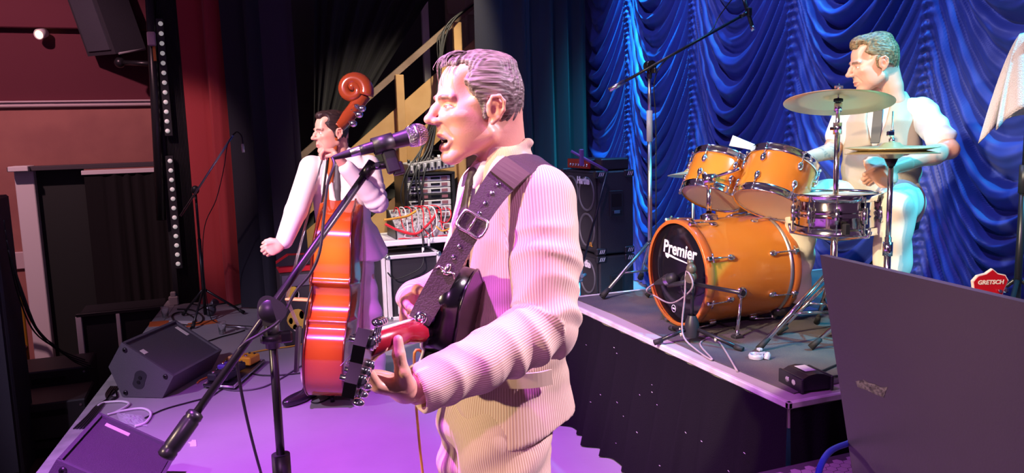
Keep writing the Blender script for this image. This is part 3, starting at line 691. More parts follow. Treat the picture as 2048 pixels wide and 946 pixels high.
# small splash cymbal peeking out beyond the far tom
SP = pd(1386, 340, 4.35); spc = thing('splash_cymbal', 'small pale cymbal half hidden behind the rack toms', 'cymbal', (SP[0], SP[1], RZ)); cymbal(spc, SP, nrm((.1, .1, 1)), .14)
spb = np.array([SP[0], SP[1], RZ]); mb = MB(); mb.cyl(spb+np.array([0, 0, .1]), SP-np.array([0, 0, .0]), .009); mb.cyl(spb+np.array([0, 0, .4]), spb+np.array([0, 0, .45]), .018); mb.cyl(SP-np.array([.12, .05, .12]), SP-np.array([-.02, 0, .12]), .008); mb.build('pole', M_steel, spc)
tripod(spc, spb, .3, .26, (.5, 2.6, 4.7), M_steel, .009)
# kick pedal behind the drum
mb = MB(); kp = BC+np.array([BL+.10, 0, 0]); kp[2] = RZ; mb.box(kp+np.array([.1, 0, .022]), (.28, .09, .014), R=np.array([[.98, 0, -.17], [0, 1, 0], [.17, 0, .98]]), bev=.004); mb.box(kp+np.array([-.02, .055, .11]), (.02, .014, .21), bev=.003); mb.box(kp+np.array([-.02, -.055, .11]), (.02, .014, .21), bev=.003); mb.cyl(kp+np.array([-.02, -.06, .21]), kp+np.array([-.02, .06, .21]), .008); mb.box(kp+np.array([.06, 0, .007]), (.36, .11, .013), bev=.003); mb.cyl(kp+np.array([-.02, 0, .21]), kp+np.array([-.045, 0, .30]), .005); mb.sph(kp+np.array([-.05, 0, .31]), .025, 12, 8)
solo(mb, 'kick_pedal', M_steel, 'steel kick pedal at the back of the bass drum', 'pedal')
# ---------------------------------------------------------------- mics and stands on the riser
KB = np.array([1.985, 2.93, RZ])
kst = thing('short_microphone_stand', 'short black tripod boom stand before the bass drum', 'microphone stand', KB)
for f_, nm in ((pz(1310, 690, RZ), 'leg'), (pz(1484, 704, RZ), 'leg'), (np.array([2.02, 3.16, RZ]), 'leg')):
    f_ = f_+np.array([0, 0, .012]); mb = MB(); mb.cyl(KB+np.array([0, 0, .075]), f_, .0095, n=10); lg = mb.build('leg', M_bmetal, kst)
    d = nrm(f_-KB-np.array([0, 0, .06])); mb = MB(); mb.cyl(f_-d*.035, f_+d*.005, .0125, n=10); mb.build('end_cap', M_rubber, lg)
    mb = MB(); mb.cyl(f_-d*.13, f_-d*.12, .0115, n=10); mb.build('tape_ring', mat('tape_cream', (.6, .55, .4), .6), lg)
mb = MB(); mb.lathe(KB+np.array([0, 0, .03]), (0, 0, 1), [(0, .03), (.04, .034), (.07, .03), (.10, .018)], 20); mb.build('hub', M_plastic, kst)
KT = pd(1395, 528, float((KB-_C)@_FW)+.005); KT = np.array([KB[0], KB[1], KT[2]])
mb = MB(); mb.cyl(KB+np.array([0, 0, .06]), KT, .008); mb.build('pole', M_bmetal, kst)
ka, kb2 = px(1484, 586, KB[0]-.02), px(1372, 565, KB[0]+.01)
mb = MB(); mb.cyl(ka, kb2, .009); mb.cyl(ka, ka+(ka-kb2)*.02, .012); mb.build('boom', M_bmetal, kst)
mb = MB(); mb.sph(KT+np.array([-.012, -.01, -.01]), (.022, .024, .026), 14, 10); mb.cyl(KT+np.array([-.03, -.025, -.05]), KT+np.array([-.0, -.0, -.045]), .022, n=16); mb.cyl(KT+np.array([-.01, 0, .005]), KT+np.array([-.01, 0, .03]), .014); mb.build('clutch_knob', mat('knob_olive', (.10, .085, .05), .4), kst)
ma, mb_ = px(1314, 566, KB[0]+.035), px(1362, 552, KB[0]+.075)
km = thing('bass_drum_microphone', 'fat dark dynamic microphone aimed into the bass drum port', 'microphone', (ma+mb_)/2); d = nrm(mb_-ma)
mb = MB(); mb.lathe(ma-d*.02, d, [(0, .006), (.02, .011), (.05, .018), (.085, .027), (.09, .028)], 20); mb.build('body', M_plastic, km)
mb = MB(); mb.lathe(ma-d*.02, d, [(.088, .0285), (.105, .03), (.112, .029)], 20); mb.build('silver_ring', M_steel, km)
mb = MB(); mb.lathe(ma-d*.02, d, [(.11, .029), (.14, .027), (.152, .018), (.155, .001)], 20); mb.build('grille', mat('grille_dark', (.03, .03, .032), .5, .5), km)
mb = MB(); mb.cyl(kb2, (ma+mb_)/2-np.array([0, 0, .03]), .012); mb.build('mic_clip', M_plastic, kst)
cable([ma-d*.02, ma+np.array([-.06, .0, -.03]), px(1310, 592, KB[0]+.03), px(1345, 606, KB[0]), px(1385, 575, KB[0]-.03), KT+np.array([-.03, 0, -.02]), KB+np.array([-.035, .005, .22]), KB+np.array([-.05, -.0, .05]), pz(1395, 704, RZ)+np.array([0, 0, .006]), pz(1425, 722, RZ)+np.array([0, 0, .006]), pz(1400, 690, RZ)+np.array([0, 0, .006]), pz(1432, 680, RZ)+np.array([0, 0, .006]), pz(1470, 745, RZ)+np.array([.01, 0, .006])], .0042, mat('cable_mauve', (.32, .26, .27), .5), 'microphone_cable', 'thin mauve cable looping from the bass drum microphone')
OB = pz(1306, 588, RZ); OB[0] = 2.40; OB[1] = 3.98
ohd = float((OB-_C)@_FW)
OC = pd(1313, 131, ohd-.2); OC = np.array([OB[0], OB[1], OC[2]])
oh = thing('overhead_microphone_stand', 'tall boom stand reaching over the drums, holding a pencil microphone', 'microphone stand', OB)
tripod(oh, OB, .30, .36, (3.3, 4.35, 1.2), M_steel, .011, footm=M_rubber, fr=.02)
mb = MB(); mb.cyl(OB+np.array([0, 0, .12]), OB+np.array([0, 0, .95]), .014); mb.build('lower_tube', M_steel, oh)
mb = MB(); mb.cyl(OB+np.array([0, 0, .9]), OB+np.array([0, 0, 1.08]), .018); mb.build('sleeve', mat('sleeve_grey', (.35, .35, .38), .5), oh)
mb = MB(); mb.cyl(OB+np.array([0, 0, 1.0]), OC, .010); mb.build('upper_tube', M_steel, oh)
o1, o2 = pd(1219, 180, float((OC-_C)@_FW)-.05), pd(1492, 27, float((OC-_C)@_FW)+.0)
mb = MB(); mb.cyl(o1, o2, .0085); mb.build('boom', M_bmetal, oh); d = nrm(o2-o1)
mb = MB(); mb.cyl(o1, o1+d*.10, .014); mb.build('counterweight', M_steel, oh)
mb = MB(); mb.cyl(OC+np.array([0, -.03, 0]), OC+np.array([0, .02, 0]), .03, n=20); mb.cyl(OC-np.array([0, 0, .07]), OC, .015); mb.box(OC+np.array([-.0, -.05, -.03]), (.016, .04, .03), bev=.004); mb.build('clutch', M_bmetal, oh)
mb = MB(); mb.cyl(o2-d*.04, o2+d*.02, .012); mb.box(o2+d*.02, (.03, .03, .05), bev=.006); mb.build('mic_clip', M_bmetal, oh)
cable([o2, o2+np.array([-.05, -.02, .12]), pd(1440, 30, ohd-.1), pd(1422, 62, ohd-.15), pd(1380, 88, ohd-.18), pd(1330, 122, ohd-.2), OC+np.array([.02, -.02, -.1]), OB+np.array([.03, -.02, 1.0]), OB+np.array([.035, -.01, .4]), OB+np.array([.04, 0, .05]), OB+np.array([.2, .03, .006])], .0035, M_cablek, 'microphone_cable', 'black cable running down the overhead microphone stand')
m1, m2 = pd(1485, -12, ohd-.15), pd(1507, 62, ohd-.15); d = nrm(m2-m1)
om = thing('pencil_microphone', 'small silver pencil condenser microphone hanging over the drums', 'microphone', m2)
mb = MB(); mb.cyl(m1, m2-d*.03, .0115, n=14); mb.build('body', M_bmetal, om)
mb = MB(); mb.cyl(m2-d*.03, m2, .0125, n=14); mb.build('capsule', M_chrome, om)
# loose objects on the riser
cp = pz(1512, 719, RZ)+np.array([0, 0, .006]); mb = MB(); mb.lathe(cp, (0, 0, 1), [(0, .03), (.012, .032), (.02, .028), (.018, .022), (.006, .02)], 20); mb.lathe(cp+np.array([.03, -.03, 0]), (.3, 0, 1), [(0, .012), (.02, .014), (.03, .006)], 12); mb.box(cp+np.array([.015, -.01, .022]), (.05, .012, .006)); mb.box(cp+np.array([.03, .015, .03]), (.02, .02, .012), bev=.003)
solo(mb, 'plastic_clamp', mat('clear_grey_plastic', (.5, .5, .53), .25, .2), 'small clear grey clamp left lying on the riser carpet', 'clamp')
# direct box
DB = pz(1588, 792, RZ); DB = np.array([2.02, 2.225, RZ+.0])
di = thing('direct_box', 'small dark metal direct box with bowed top on the riser corner', 'audio box', DB)
R_ = np.array([[math.cos(-.12), -math.sin(-.12), 0], [math.sin(-.12), math.cos(-.12), 0], [0, 0, 1]])
prof = [(-.095, 0), (.095, 0), (.095, .045), (.05, .058), (0, .062), (-.05, .058), (-.095, .045)]
mb = MB(); mb.prism([DB+R_@np.array([x*.62, -.05, z+.006]) for x, z in prof], R_@np.array([0, .13, 0])); mb.build('body', mat('dark_grey_metal', (.03, .028, .034), .4, .4), di)
for s in (-.062, .062): mb = MB(); mb.box(DB+R_@np.array([s, .015, .028]), (.012, .15, .056), R=R_, bev=.003); mb.build('end_bumper', M_plastic, di)
for yy in (-.02, .02): mb = MB(); mb.cyl(DB+R_@np.array([-.07, yy+.01, .03]), DB+R_@np.array([-.055, yy+.01, .03]), .011, n=14); mb.build('socket', M_chrome, di)
mb = MB(); mb.box(DB+R_@np.array([0.0, .02, .0685]), (.045, .07, .001), R=R_); mb.build('paper_label', mat('paper', (.7, .68, .68), .7), di)
for k, (dy, lab) in enumerate(((0.0, 'black lead leaving the direct box under the black board'), (.05, 'thin black lead crossing the riser carpet behind the direct box'))):
    cable([DB+np.array([.07, .02+dy, .03]), DB+np.array([.15, .03+dy*1.4, .012]), DB+np.array([.32, .06+dy*2, .01]), DB+np.array([.6, .1+dy*3, .01])], .004, M_cablek, 'audio_lead', lab)
# towel on a tall stand and the guitar behind the board
TB = np.array([3.22, 2.30, RZ]); tw = thing('tall_microphone_stand', 'tall black stand with a towel hung over its top', 'microphone stand', TB); tt_ = pd(2038, 90, float((TB-_C)@_FW)); TT = np.array([TB[0]+.0, TB[1]-.0, tt_[2]])
mb = MB(); mb.cyl(TB+np.array([0, 0, .05]), TB+np.array([0, 0, .72]), .015); mb.build('lower_tube', M_bmetal, tw)
mb = MB(); mb.cyl(TB+np.array([0, 0, .66]), TB+np.array([0, 0, .78]), .02); mb.build('grip', M_plastic, tw)
mb = MB(); mb.cyl(TB+np.array([0, 0, .7]), TT, .0105); mb.cyl(TT, TT+np.array([.22, -.06, .03]), .009); mb.sph(TT, .024, 12, 8); mb.build('upper_tube', M_bmetal, tw)
tripod(tw, TB, .28, .33, (1.4, 3.6, 5.5), M_bmetal, .01)
M_towel = mat('towel_cotton', srgb('d9cdc8'), .95, bump=(220, .6), sheen=.3)
nu, nv = 34, 26; V = []
for i in range(nu):
    s = i/(nu-1)
    for j in range(nv):
        t = j/(nv-1); L1 = .50-.16*abs(math.sin(t*2.2+.3)); back = s < .45
        z = TT[2]+.035-(abs(s-.45)/.55)**1.15*L1*(1.0 if not back else 1.1)-.02*(t-.5)**2
        wdt = (.04+.10*(abs(s-.45)/.55)**.7)
        lx = -.02+(t-.5)*wdt*2-(.06 if not back else -.02)*abs(s-.45); dep = (s-.45)*.10+.014*math.sin(t*13+s*3)*(.3+abs(s-.45)*2)
        V.append(TT*np.array([1, 1, 0])+np.array([lx*.75+dep*.66+.03, -lx*.66+dep*.6, z]))
o = mesh_np('towel', np.array(V), grid_quads(nu, nv), M_towel); sm = o.modifiers.new('thick', 'SOLIDIFY'); sm.thickness = .006; tag(recenter(o), 'off-white towel draped over the tall black stand', 'towel')
GH = pd(1976, 592, 2.86); gs = thing('red_guitar', 'red electric guitar on a floor stand behind the board, only its headstock showing', 'guitar', (GH[0]+.05, GH[1]-.02, 0)); gx = nrm(_CX*np.array([1, 1, 0])); gn = -nrm(_FW*np.array([1, 1, 0]))
gup = nrm(np.array([0, 0, 1.])+gx*.12)
hsp = [(-.050, -.07), (-.052, .02), (-.062, .055), (-.048, .075), (-.02, .082), (0, .098), (.02, .082), (.048, .075), (.062, .055), (.052, .02), (.046, -.07)]
M_redg = mat('cherry_lacquer', srgb('b5121c'), .18, coat=.7); M_cream = mat('cream_binding', srgb('e6d3c0'), .35)
mb = MB(); mb.prism([GH+gx*x*1.06+gup*y*1.04 for x, y in hsp], -gn*.014); hso = mb.build('headstock', M_cream, gs)
mb = MB(); mb.prism([GH+gx*x+gup*y+gn*.002 for x, y in hsp], -gn*.012); mb.build('headstock_face', M_redg, hso)
text_part('GRETSCH', 'maker_lettering', .022, GH+gup*.052+gn*.0035, gx, gup, M_cream, hso, .0005, 0, .0008)
for i, (sx, sy) in enumerate(((-.034, .02), (.034, .02), (-.034, -.03), (.034, -.03), (-.034, -.07), (.034, -.07))): mb = MB(); p = GH+gx*sx+gup*sy; mb.cyl(p, p+gn*.016, .006, n=10); mb.box(p+gx*np.sign(sx)*.03+gn*(-.004), (.018, .018, .018), bev=.006); mb.cyl(p-gn*.006, p+gx*np.sign(sx)*.03-gn*.006, .003, n=6); mb.build('tuning_peg', M_chrome, hso)
nk0 = GH-gup*.07; bz = .28; gb = nk0-gup*(nk0[2]-bz-.06)/gup[2]
mb = MB(); mb.box((nk0+gb)/2-gn*.012, (.045, .026, np.linalg.norm(nk0-gb)), R=np.stack([gx, np.cross(gup, gx), gup], 1), bev=.008); mb.build('neck', M_redg, gs)
outl = [(.0, .20), (.1, .19), (.15, .12), (.12, .03), (.14, -.06), (.19, -.15), (.15, -.24), (0, -.27)]; outl = outl+[(-x, y) for x, y in outl[::-1][1:-1]]
mb = MB(); mb.prism([p for p in catmull([gb+gx*x+gup*(y-.0) for x, y in outl], 4, True)], -gn*.06); mb.build('body', M_redg, gs)
mb = MB(); fb = gb-gup*.3; mb.tube([fb-gn*.12+np.array([0, 0, -fb[2]+.01]), fb-gn*.08, gb-gn*.10+gup*.25], .008, 8); mb.build('stand_frame', M_bmetal, gs)
# ================================================================ bass cabinets
def cabinet(z0, z1, label):
    X0, X1, Y0, Y1 = 2.72, 3.05, 5.30, 5.93; zc = (z0+z1)/2; t = thing('bass_cabinet', label, 'speaker', ((X0+X1)/2, (Y0+Y1)/2, z0), 'stacked bass cabinets')
    Mc = mat('black_tolex', (.018, .018, .024), .6, bump=(300, .4))
    mb = MB(); mb.box(((X0+X1)/2+.012, (Y0+Y1)/2, zc), (X1-X0-.024, Y1-Y0, z1-z0-.012), bev=.012); body = mb.build('cabinet_body', Mc, t)
    mb = MB(); mb.box((X0+.016, (Y0+Y1)/2, zc), (.01, Y1-Y0-.05, z1-z0-.06)); mb.build('grille', mat('speaker_grille', (.035, .033, .037), .7, .2, bump=(500, .5)), t)
    for yy in (Y0+.175, Y1-.175):
        for zz in (zc+.14, zc-.145):
            mb = MB(); mb.lathe((X0+.012, yy, zz), (-1, 0, 0), [(0, .135), (.008, .137), (.012, .128), (.008, .12), (.002, .118)], 36, mi=0); mb.lathe((X0+.010, yy, zz), (-1, 0, 0), [(.002, .118), (-.02, .06), (-.014, .04), (-.008, .001)], 36, mi=1); mb.build('speaker_cone', [mat('surround_grey', (.10, .10, .105), .5), mat('cone_dark', (.022, .02, .022), .6)], t)
    for yy in (Y0, Y1):
        for zz in (z0+.006, z1-.006):
            for xx in (X0+.02, X1-.02):
                sx = 1 if xx < (X0+X1)/2 else -1; sy = 1 if yy == Y0 else -1; sz = 1 if zz < zc else -1
                mb = MB(); mb.box((xx+sx*.02, yy+sy*.018-sy*.004, zz+sz*.022), (.085, .05, .055), bev=.008); cn = mb.build('corner_protector', M_plastic, t)
                if yy == Y0:
                    for i in range(3): mb = MB(); mb.prism([(xx+sx*.02-.02+i*.016, yy-.0115, zz+sz*.022-.015), (xx+sx*.02-.014+i*.016, yy-.0115, zz+sz*.022-.015), (xx+sx*.02-.002+i*.016, yy-.0115, zz+sz*.022+.015), (xx+sx*.02-.008+i*.016, yy-.0115, zz+sz*.022+.015)], (0, .002, 0)); mb.build('stripe', M_logo, cn)
    mb = MB(); mb.box(((X0+X1)/2+.01, Y0-.003, zc+.07), (.115, .012, .2), bev=.005); hd = mb.build('handle_plate', M_plastic, t)
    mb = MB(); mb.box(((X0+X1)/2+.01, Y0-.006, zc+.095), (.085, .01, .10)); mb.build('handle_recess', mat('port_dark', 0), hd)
    mb = MB(); mb.box(((X0+X1)/2+.01, Y0-.006, zc+.0), (.085, .014, .04), bev=.006); mb.box(((X0+X1)/2+.01, Y0-.014, zc+.004), (.05, .006, .022), bev=.003, mi=1); mb.build('handle_grip', [M_bmetal, M_steel], hd)
    text_part('Hartke', 'maker_lettering', .078, (X0+.002, Y0+.22, z1-.085), (0, -1, 0), (0, 0, 1), M_logo, t, .002, .05, .003)
    return t, (X0, X1, Y0, Y1)
_, cbx = cabinet(0.0, .655, 'lower black bass cabinet standing on the stage floor')
tcab, cbx = cabinet(.66, 1.315, 'upper black bass cabinet carrying the small red amplifier')
text_part('XL', 'series_lettering', .05, (2.722, 5.40, .735), (0, -1, 0), (0, 0, 1), mat('gold_print', srgb('c98f2a'), .5), tcab, .002)
X0, X1, Y0, Y1 = cbx
am = thing('bass_amplifier', 'small amplifier with a red face panel on top of the bass cabinets', 'amplifier', (2.86, 5.66, 1.315))
mb = MB(); mb.box((2.88, 5.66, 1.36), (.24, .40, .075), bev=.006); mb.build('case', M_plastic, am)
mb = MB(); mb.box((2.755, 5.66, 1.36), (.012, .40, .075), bev=.003); fp = mb.build('face_panel', mat('red_anodised', srgb('a5151d'), .3, .3), am)
for i in range(7): mb = MB(); mb.cyl((2.75, 5.49+i*.05, 1.352), (2.735, 5.49+i*.05, 1.352), .011, n=10); mb.build('knob', M_chrome, fp)
for s in (-1, 1): mb = MB(); mb.box((2.88, 5.66+s*.18, 1.3205), (.2, .03, .0105)); mb.build('foot', M_rubber, am)
mb = MB(); q = pd(1165, 300, 5.95); mb.box((2.90, 5.38, 1.36), (.24, .13, .09), bev=.01); solo(mb, 'effects_unit', M_plastic, 'little black box beside the red amplifier', 'audio box')
# stand leaning past the cabinets
AB = pz(1178, 640); AB = np.array([2.42, 5.0, 0]); amx = thing('amp_microphone_stand', 'boom stand in front of the bass cabinets with a purple-lit arm', 'microphone stand', AB)
Da = float((AB-_C)@_FW)-.15; a_, b_ = pd(1182, 545, Da), pd(1215, 342, Da-.05)
mb = MB(); mb.cyl(AB+np.array([0, 0, .02]), np.array([AB[0], AB[1], a_[2]]), .014); mb.build('lower_tube', M_steel, amx)
mb = MB(); mb.cyl(np.array([AB[0], AB[1], a_[2]-.05]), b_, .0085); mb.build('boom', M_bmetal, amx)
mb = MB(); p_ = np.array([AB[0], AB[1], a_[2]-.03]); mb.box(p_, (.05, .05, .1), bev=.01); mb.cyl(p_+np.array([0, -.05, 0]), p_+np.array([.05, 0, 0]), .012); mb.build('clutch', mat('clutch_grey', (.2, .2, .24), .5), amx)
mb = MB(); c_ = pd(1142, 302, Da-.05); mb.cyl(b_, c_, .010); mb.box(pd(1163, 315, Da-.05), (.03, .03, .12), bev=.006); mb.build('mic_arm', mat('violet_lit_plastic', (.16, .08, .28), .4), amx)  # purple light on the arm is put into its base colour
tripod(amx, AB, .35, .3, (2.0, 4.0, 6.0), M_bmetal, .01)

# ================================================================ things along the stage
def pplane(x, y, p0, nv):
    d = ray(x, y); return _C+d*(((np.asarray(p0)-_C)@nv)/(d@nv))
def on_line(x, y, p, a):
    """parameter along p+a*t closest to the pixel ray"""
    d = nrm(ray(x, y)); a = nrm(a); w0 = p-_C; b = a@d; return ((b*(d@w0))-(a@w0))/(1-b*b)
# ---------------------------------------------------------------- wedge monitors
M_mon = mat('monitor_paint', (.095, .09, .105), .55, bump=(260, .35)); M_gril = mat('monitor_grille', (.085, .075, .09), .6, .2, bump=(420, .6))
Dm, Cm = pz(245, 795), pz(325, 797); sdir = nrm(Cm-Dm); ldir = np.array([-sdir[1], sdir[0], 0]); 
prof_px = [(245, 795), (325, 797), (347, 754), (243, 686), (217, 735)]
prof = []
for q in prof_px:
    p = pplane(*q, Dm, ldir); prof.append(((p-Dm)@sdir, max(p[2], 0.)))
Bp = pplane(347, 754, Dm, ldir); wl_ = abs(on_line(446, 704, Bp, ldir))
def wedge(o, sd, ld, L, label, tapes):
    o = np.asarray(o, float); P = lambda s, z, l: o+sd*s+np.array([0, 0, z])+ld*l
    t = thing('wedge_monitor', label, 'speaker', o+ld*L/2+sd*.15, 'wedge monitors on the stage floor')
    for l0 in (0, L-.018):
        mb = MB(); mb.prism([P(s, z+.004, l0) for s, z in prof], ld*.018); sp = mb.build('side_panel', M_mon, t)
        if l0 == 0:
            cen = np.mean([P(s, z, 0) for s, z in prof], 0)
            for s, z in (prof[0], prof[2], prof[3]):
                b = P(s, z+.004, 0); b = b+(cen-b)*.22; mb = MB(); mb.lathe(b, -ld, [(0, .016), (.006, .015), (.009, .006)], 16); mb.build('bolt', M_bmetal, sp)
            c0 = P(*(np.mean(prof, 0)+np.array([.012, -.02])), 0); tilt = nrm(P(prof[2][0], prof[2][1], 0)-P(prof[3][0], prof[3][1], 0)); oth = np.cross(tilt, ld); oth = oth if oth[2] > 0 else -oth; up2 = nrm(oth+tilt*.2*0)
            loop = []
            for k in range(28):
                q = 2*math.pi*k/28; loop.append(c0+sd*.044*math.cos(q)+np.array([0, 0, 1])*(.044*math.sin(q)+(.018 if math.sin(q) > 0 else -.018))+sd*(.010 if math.sin(q) > 0 else -.010))
            mb = MB(); mb.prism([p+ld*.002 for p in loop], -ld*.004); pl = mb.build('socket_plate', mat('plate_dark', (.03, .03, .036), .45), sp)
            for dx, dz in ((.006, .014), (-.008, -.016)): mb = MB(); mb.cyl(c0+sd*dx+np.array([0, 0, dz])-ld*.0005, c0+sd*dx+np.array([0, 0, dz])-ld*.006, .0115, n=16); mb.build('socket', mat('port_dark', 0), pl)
    body = [(s, z+.004) for s, z in prof]; mb = MB()
    g0, g1 = np.array(body[3]), np.array(body[2]); nrm2 = np.array([-(g1-g0)[1], (g1-g0)[0]]); nrm2 = nrm2/np.linalg.norm(nrm2); nrm2 = nrm2 if nrm2[1] > 0 else -nrm2
    inn = [body[0], body[1], g1-nrm2*.022, g0-nrm2*.022, body[4]]
    mb.prism([P(s, z, .012) for s, z in inn], ld*(L-.024)); mb.build('cabinet_body', M_mon, t)
    for a in (g0, g1):
        dd = (g1-g0)/np.linalg.norm(g1-g0)*(.016 if a is g0 else -.016); b2 = [a, a+dd, a+dd-nrm2*.03, a-nrm2*.03]
        mb = MB(); mb.prism([P(s, z, .012) for s, z in b2], ld*(L-.024)); mb.build('frame_rail', M_mon, t)
    gi0, gi1 = g0+(g1-g0)*.05-nrm2*.012, g0+(g1-g0)*.95-nrm2*.012
    mb = MB(); mb.prism([P(*gi0, .02), P(*gi1, .02), P(*gi1, L-.02), P(*gi0, L-.02)], np.array([0, 0, -.006])); gr = mb.build('grille', M_gril, t)
    for (u0, u1, v0, v1) in tapes:
        G = lambda u, v: P(*(gi0+(gi1-gi0)*u), .02+(L-.04)*v)+np.array([0, 0, .003])
        mb = MB(); mb.prism([G(u0, v0), G(u1, v0), G(u1, v1), G(u0, v1)], (0, 0, -.0025)); mb.build('tape_strip', mat('white_tape', (.72, .68, .58), .6), gr)
    return t
wedge(Dm, sdir, ldir, wl_, 'black wedge monitor with its socket plate showing, beside the pedalboard', [(.10, .38, .90, .955), (.25, .36, .05, .12)])
zA = prof[3][1]; A2, A2b = pz(113, 921, zA), pz(200, 826, zA); l2 = nrm(A2b-A2); s2 = np.array([l2[1], -l2[0], 0])
wedge(A2-s2*prof[3][0]-np.array([0, 0, zA]), s2, l2, np.linalg.norm(A2b-A2), 'black wedge monitor with purple-lit grille, closest to the stage lip cables', [(.10, .42, .88, .94)])

# ---------------------------------------------------------------- singer's microphone stand
CL = pd(541, 622, 1.75); SB = np.array([CL[0], CL[1], 0])
ms = thing('microphone_stand', 'black tripod boom stand holding the singer\'s microphone', 'microphone stand', SB)
mb = MB(); mb.cyl(SB+np.array([0, 0, .06]), SB+np.array([0, 0, .86]), .0165); mb.build('lower_tube', M_bmetal, ms)
mb = MB(); mb.cyl(SB+np.array([0, 0, .80]), SB+np.array([0, 0, .905]), .021, n=20); mb.build('height_grip', M_plastic, ms)
mb = MB(); mb.cyl(SB+np.array([0, 0, .85]), CL-np.array([0, 0, .03]), .0098); mb.build('upper_tube', M_bmetal, ms)
mb = MB(); mb.cyl(CL-np.array([0, 0, .085]), CL-np.array([0, 0, .015]), .016, n=16); mb.build('collar', M_plastic, ms)
mb = MB(); mb.cyl(CL-np.array([0, 0, .07]), CL-np.array([0, 0, .052]), .027, n=20); mb.box(CL+_CX*.03-np.array([0, 0, .06]), (.03, .018, .026), bev=.005); mb.build('collar_ring', M_plastic, ms)
vd = -nrm(ray(541, 622)); cdisc = []
for k in range(40):
    q = 2*math.pi*k/40; r_ = .033+.0035*math.cos(3*q); cdisc.append(CL+r_*(math.cos(q)*_CX+math.sin(q)*_CY))
mb = MB(); mb.prism([p+vd*.0 for p in cdisc], vd*.035); cko = mb.build('clutch_knob', M_plastic, ms)
mb = MB(); mb.lathe(CL+vd*.034, vd, [(.0, .026), (.003, .024), (.003, .0001)], 24); mb.build('knob_cap', M_bmetal, cko)
bu, bl = pd(741, 334, 1.84), pd(345, 893, 1.64); bd_ = nrm(bl-bu)
mb = MB(); mb.cyl(bu, bl, .0088, n=14); mb.build('boom', M_bmetal, ms)
mb = MB(); mb.lathe(bl-bd_*.085, bd_, [(0, .009), (.004, .017), (.014, .0185), (.018, .0165), (.022, .0185), (.085, .0185), (.090, .0165), (.094, .0185), (.108, .0185), (.112, .013), (.112, .0001)], 22); mb.build('counterweight', M_bmetal, ms)
for q in (.4, 2.5, 4.6):
    o_ = np.array([math.cos(q), math.sin(q), 0]); mb = MB(); mb.cyl(SB+np.array([0, 0, .10]), SB+o_*.33+np.array([0, 0, .012]), .009); lg = mb.build('leg', M_bmetal, ms)
    mb = MB(); mb.cyl(SB+o_*.29+np.array([0, 0, .022]), SB+o_*.335+np.array([0, 0, .012]), .0125); mb.build('rubber_foot', M_rubber, lg)
mb = MB(); mb.lathe(SB+np.array([0, 0, .045]), (0, 0, 1), [(0, .03), (.06, .03), (.1, .02)], 16); mb.build('hub', M_plastic, ms)
# clip
mic_a, mic_b = pd(690, 309, 1.80), pd(833, 270, 1.85); md = nrm(mic_b-mic_a); mside = nrm(np.cross(md, _FW)); mside = mside if mside[2] > 0 else -mside
cc = mic_a+md*.092
mb = MB(); mb.lathe(cc-md*.025, md, [(0, .0165), (.0, .0205), (.05, .0215), (.05, .0175)], 20); mb.build('mic_clip', M_plastic, ms)
mb = MB(); R_ = np.stack([md, np.cross(mside, md), mside], 1); mb.box(cc-mside*.045+md*.006, (.032, .022, .055), R=R_, bev=.004); mb.box(cc-mside*.065+md*.016, (.028, .016, .03), R=R_, bev=.003); mb.build('clip_hinge', M_plastic, ms)
mb = MB(); mb.cyl(bu, cc-mside*.05, .009, n=12); mb.build('swivel', M_bmetal, ms)
mb = MB(); e_ = bu+(cc-mside*.05-bu)*.3; mb.cyl(e_+vd*.004, e_+vd*.017, .006, n=12); mb.build('swivel_screw', M_chrome, ms)
mb = MB(); mb.cyl(bu+bd_*.03, bu-bd_*.012, .0135, n=14); mb.build('boom_collar', M_bmetal, ms)
# microphone
mc = thing('vocal_microphone', 'handheld dynamic vocal microphone with silver mesh head before the singer\'s mouth', 'microphone', cc)
Lm = np.linalg.norm(mic_b-mic_a)
mb = MB(); mb.lathe(mic_a, md, [(.035, .0001), (.035, .0118), (.05, .0125), (.09, .0155), (Lm-.035, .0195), (Lm-.022, .0205)], 28); mb.build('handle', mat('dark_grey_enamel', (.035, .033, .04), .38, .3), mc)
M_mesh = mat('silver_mesh', (.55, .54, .55), .35, 1., bump=(900, .9))
mb = MB(); mb.lathe(mic_b, md, [(-.024, .0205), (-.016, .0245), (-.004, .0262)], 28); gl = mb.build('lower_grille', M_mesh, mc)
mb = MB(); mb.lathe(mic_b, md, [(-.005, .0262), (-.0045, .0275), (.0025, .0275), (.003, .0262)], 28); mb.build('grille_band', M_steel, mc)
mb = MB(); mb.lathe(mic_b, md, [(.002, .0262), (.010, .0252), (.018, .022), (.024, .016), (.0275, .008), (.0285, .0001)], 28); mb.build('upper_grille', M_mesh, mc)
# woven wires of the grille
mb = MB()
for k in range(26):
    q = 2*math.pi*k/26
    for sg in (-1, 1):
        pts = []
        for i in range(12):
            t_ = i/11; ax_ = -.022+.046*t_; rr = np.interp(ax_, [-.024, -.016, -.004, .003, .010, .018, .024], [.0205, .0245, .0262, .0262, .0252, .022, .016])+.0004; qq = q+sg*t_*.9
            _, e1_, e2_ = frame(md); pts.append(mic_b+md*ax_+rr*(math.cos(qq)*e1_+math.sin(qq)*e2_))
        mb.tube(pts, .0006, 4)
o_ = mb.build('mesh_wires', M_chrome, mc); o_['kind'] = 'stuff'
mb = MB(); mb.lathe(mic_a, md, [(.012, .0085), (.0125, .0098), (.036, .0105), (.04, .0115)], 20); mb.build('connector_sleeve', M_steel, mc)
mb = MB(); mb.lathe(mic_a, md, [(-.030, .004), (-.026, .0055), (.0, .0085), (.013, .0092)], 18); mb.build('connector_boot', M_rubber, mc)
tl = mic_a-md*.03
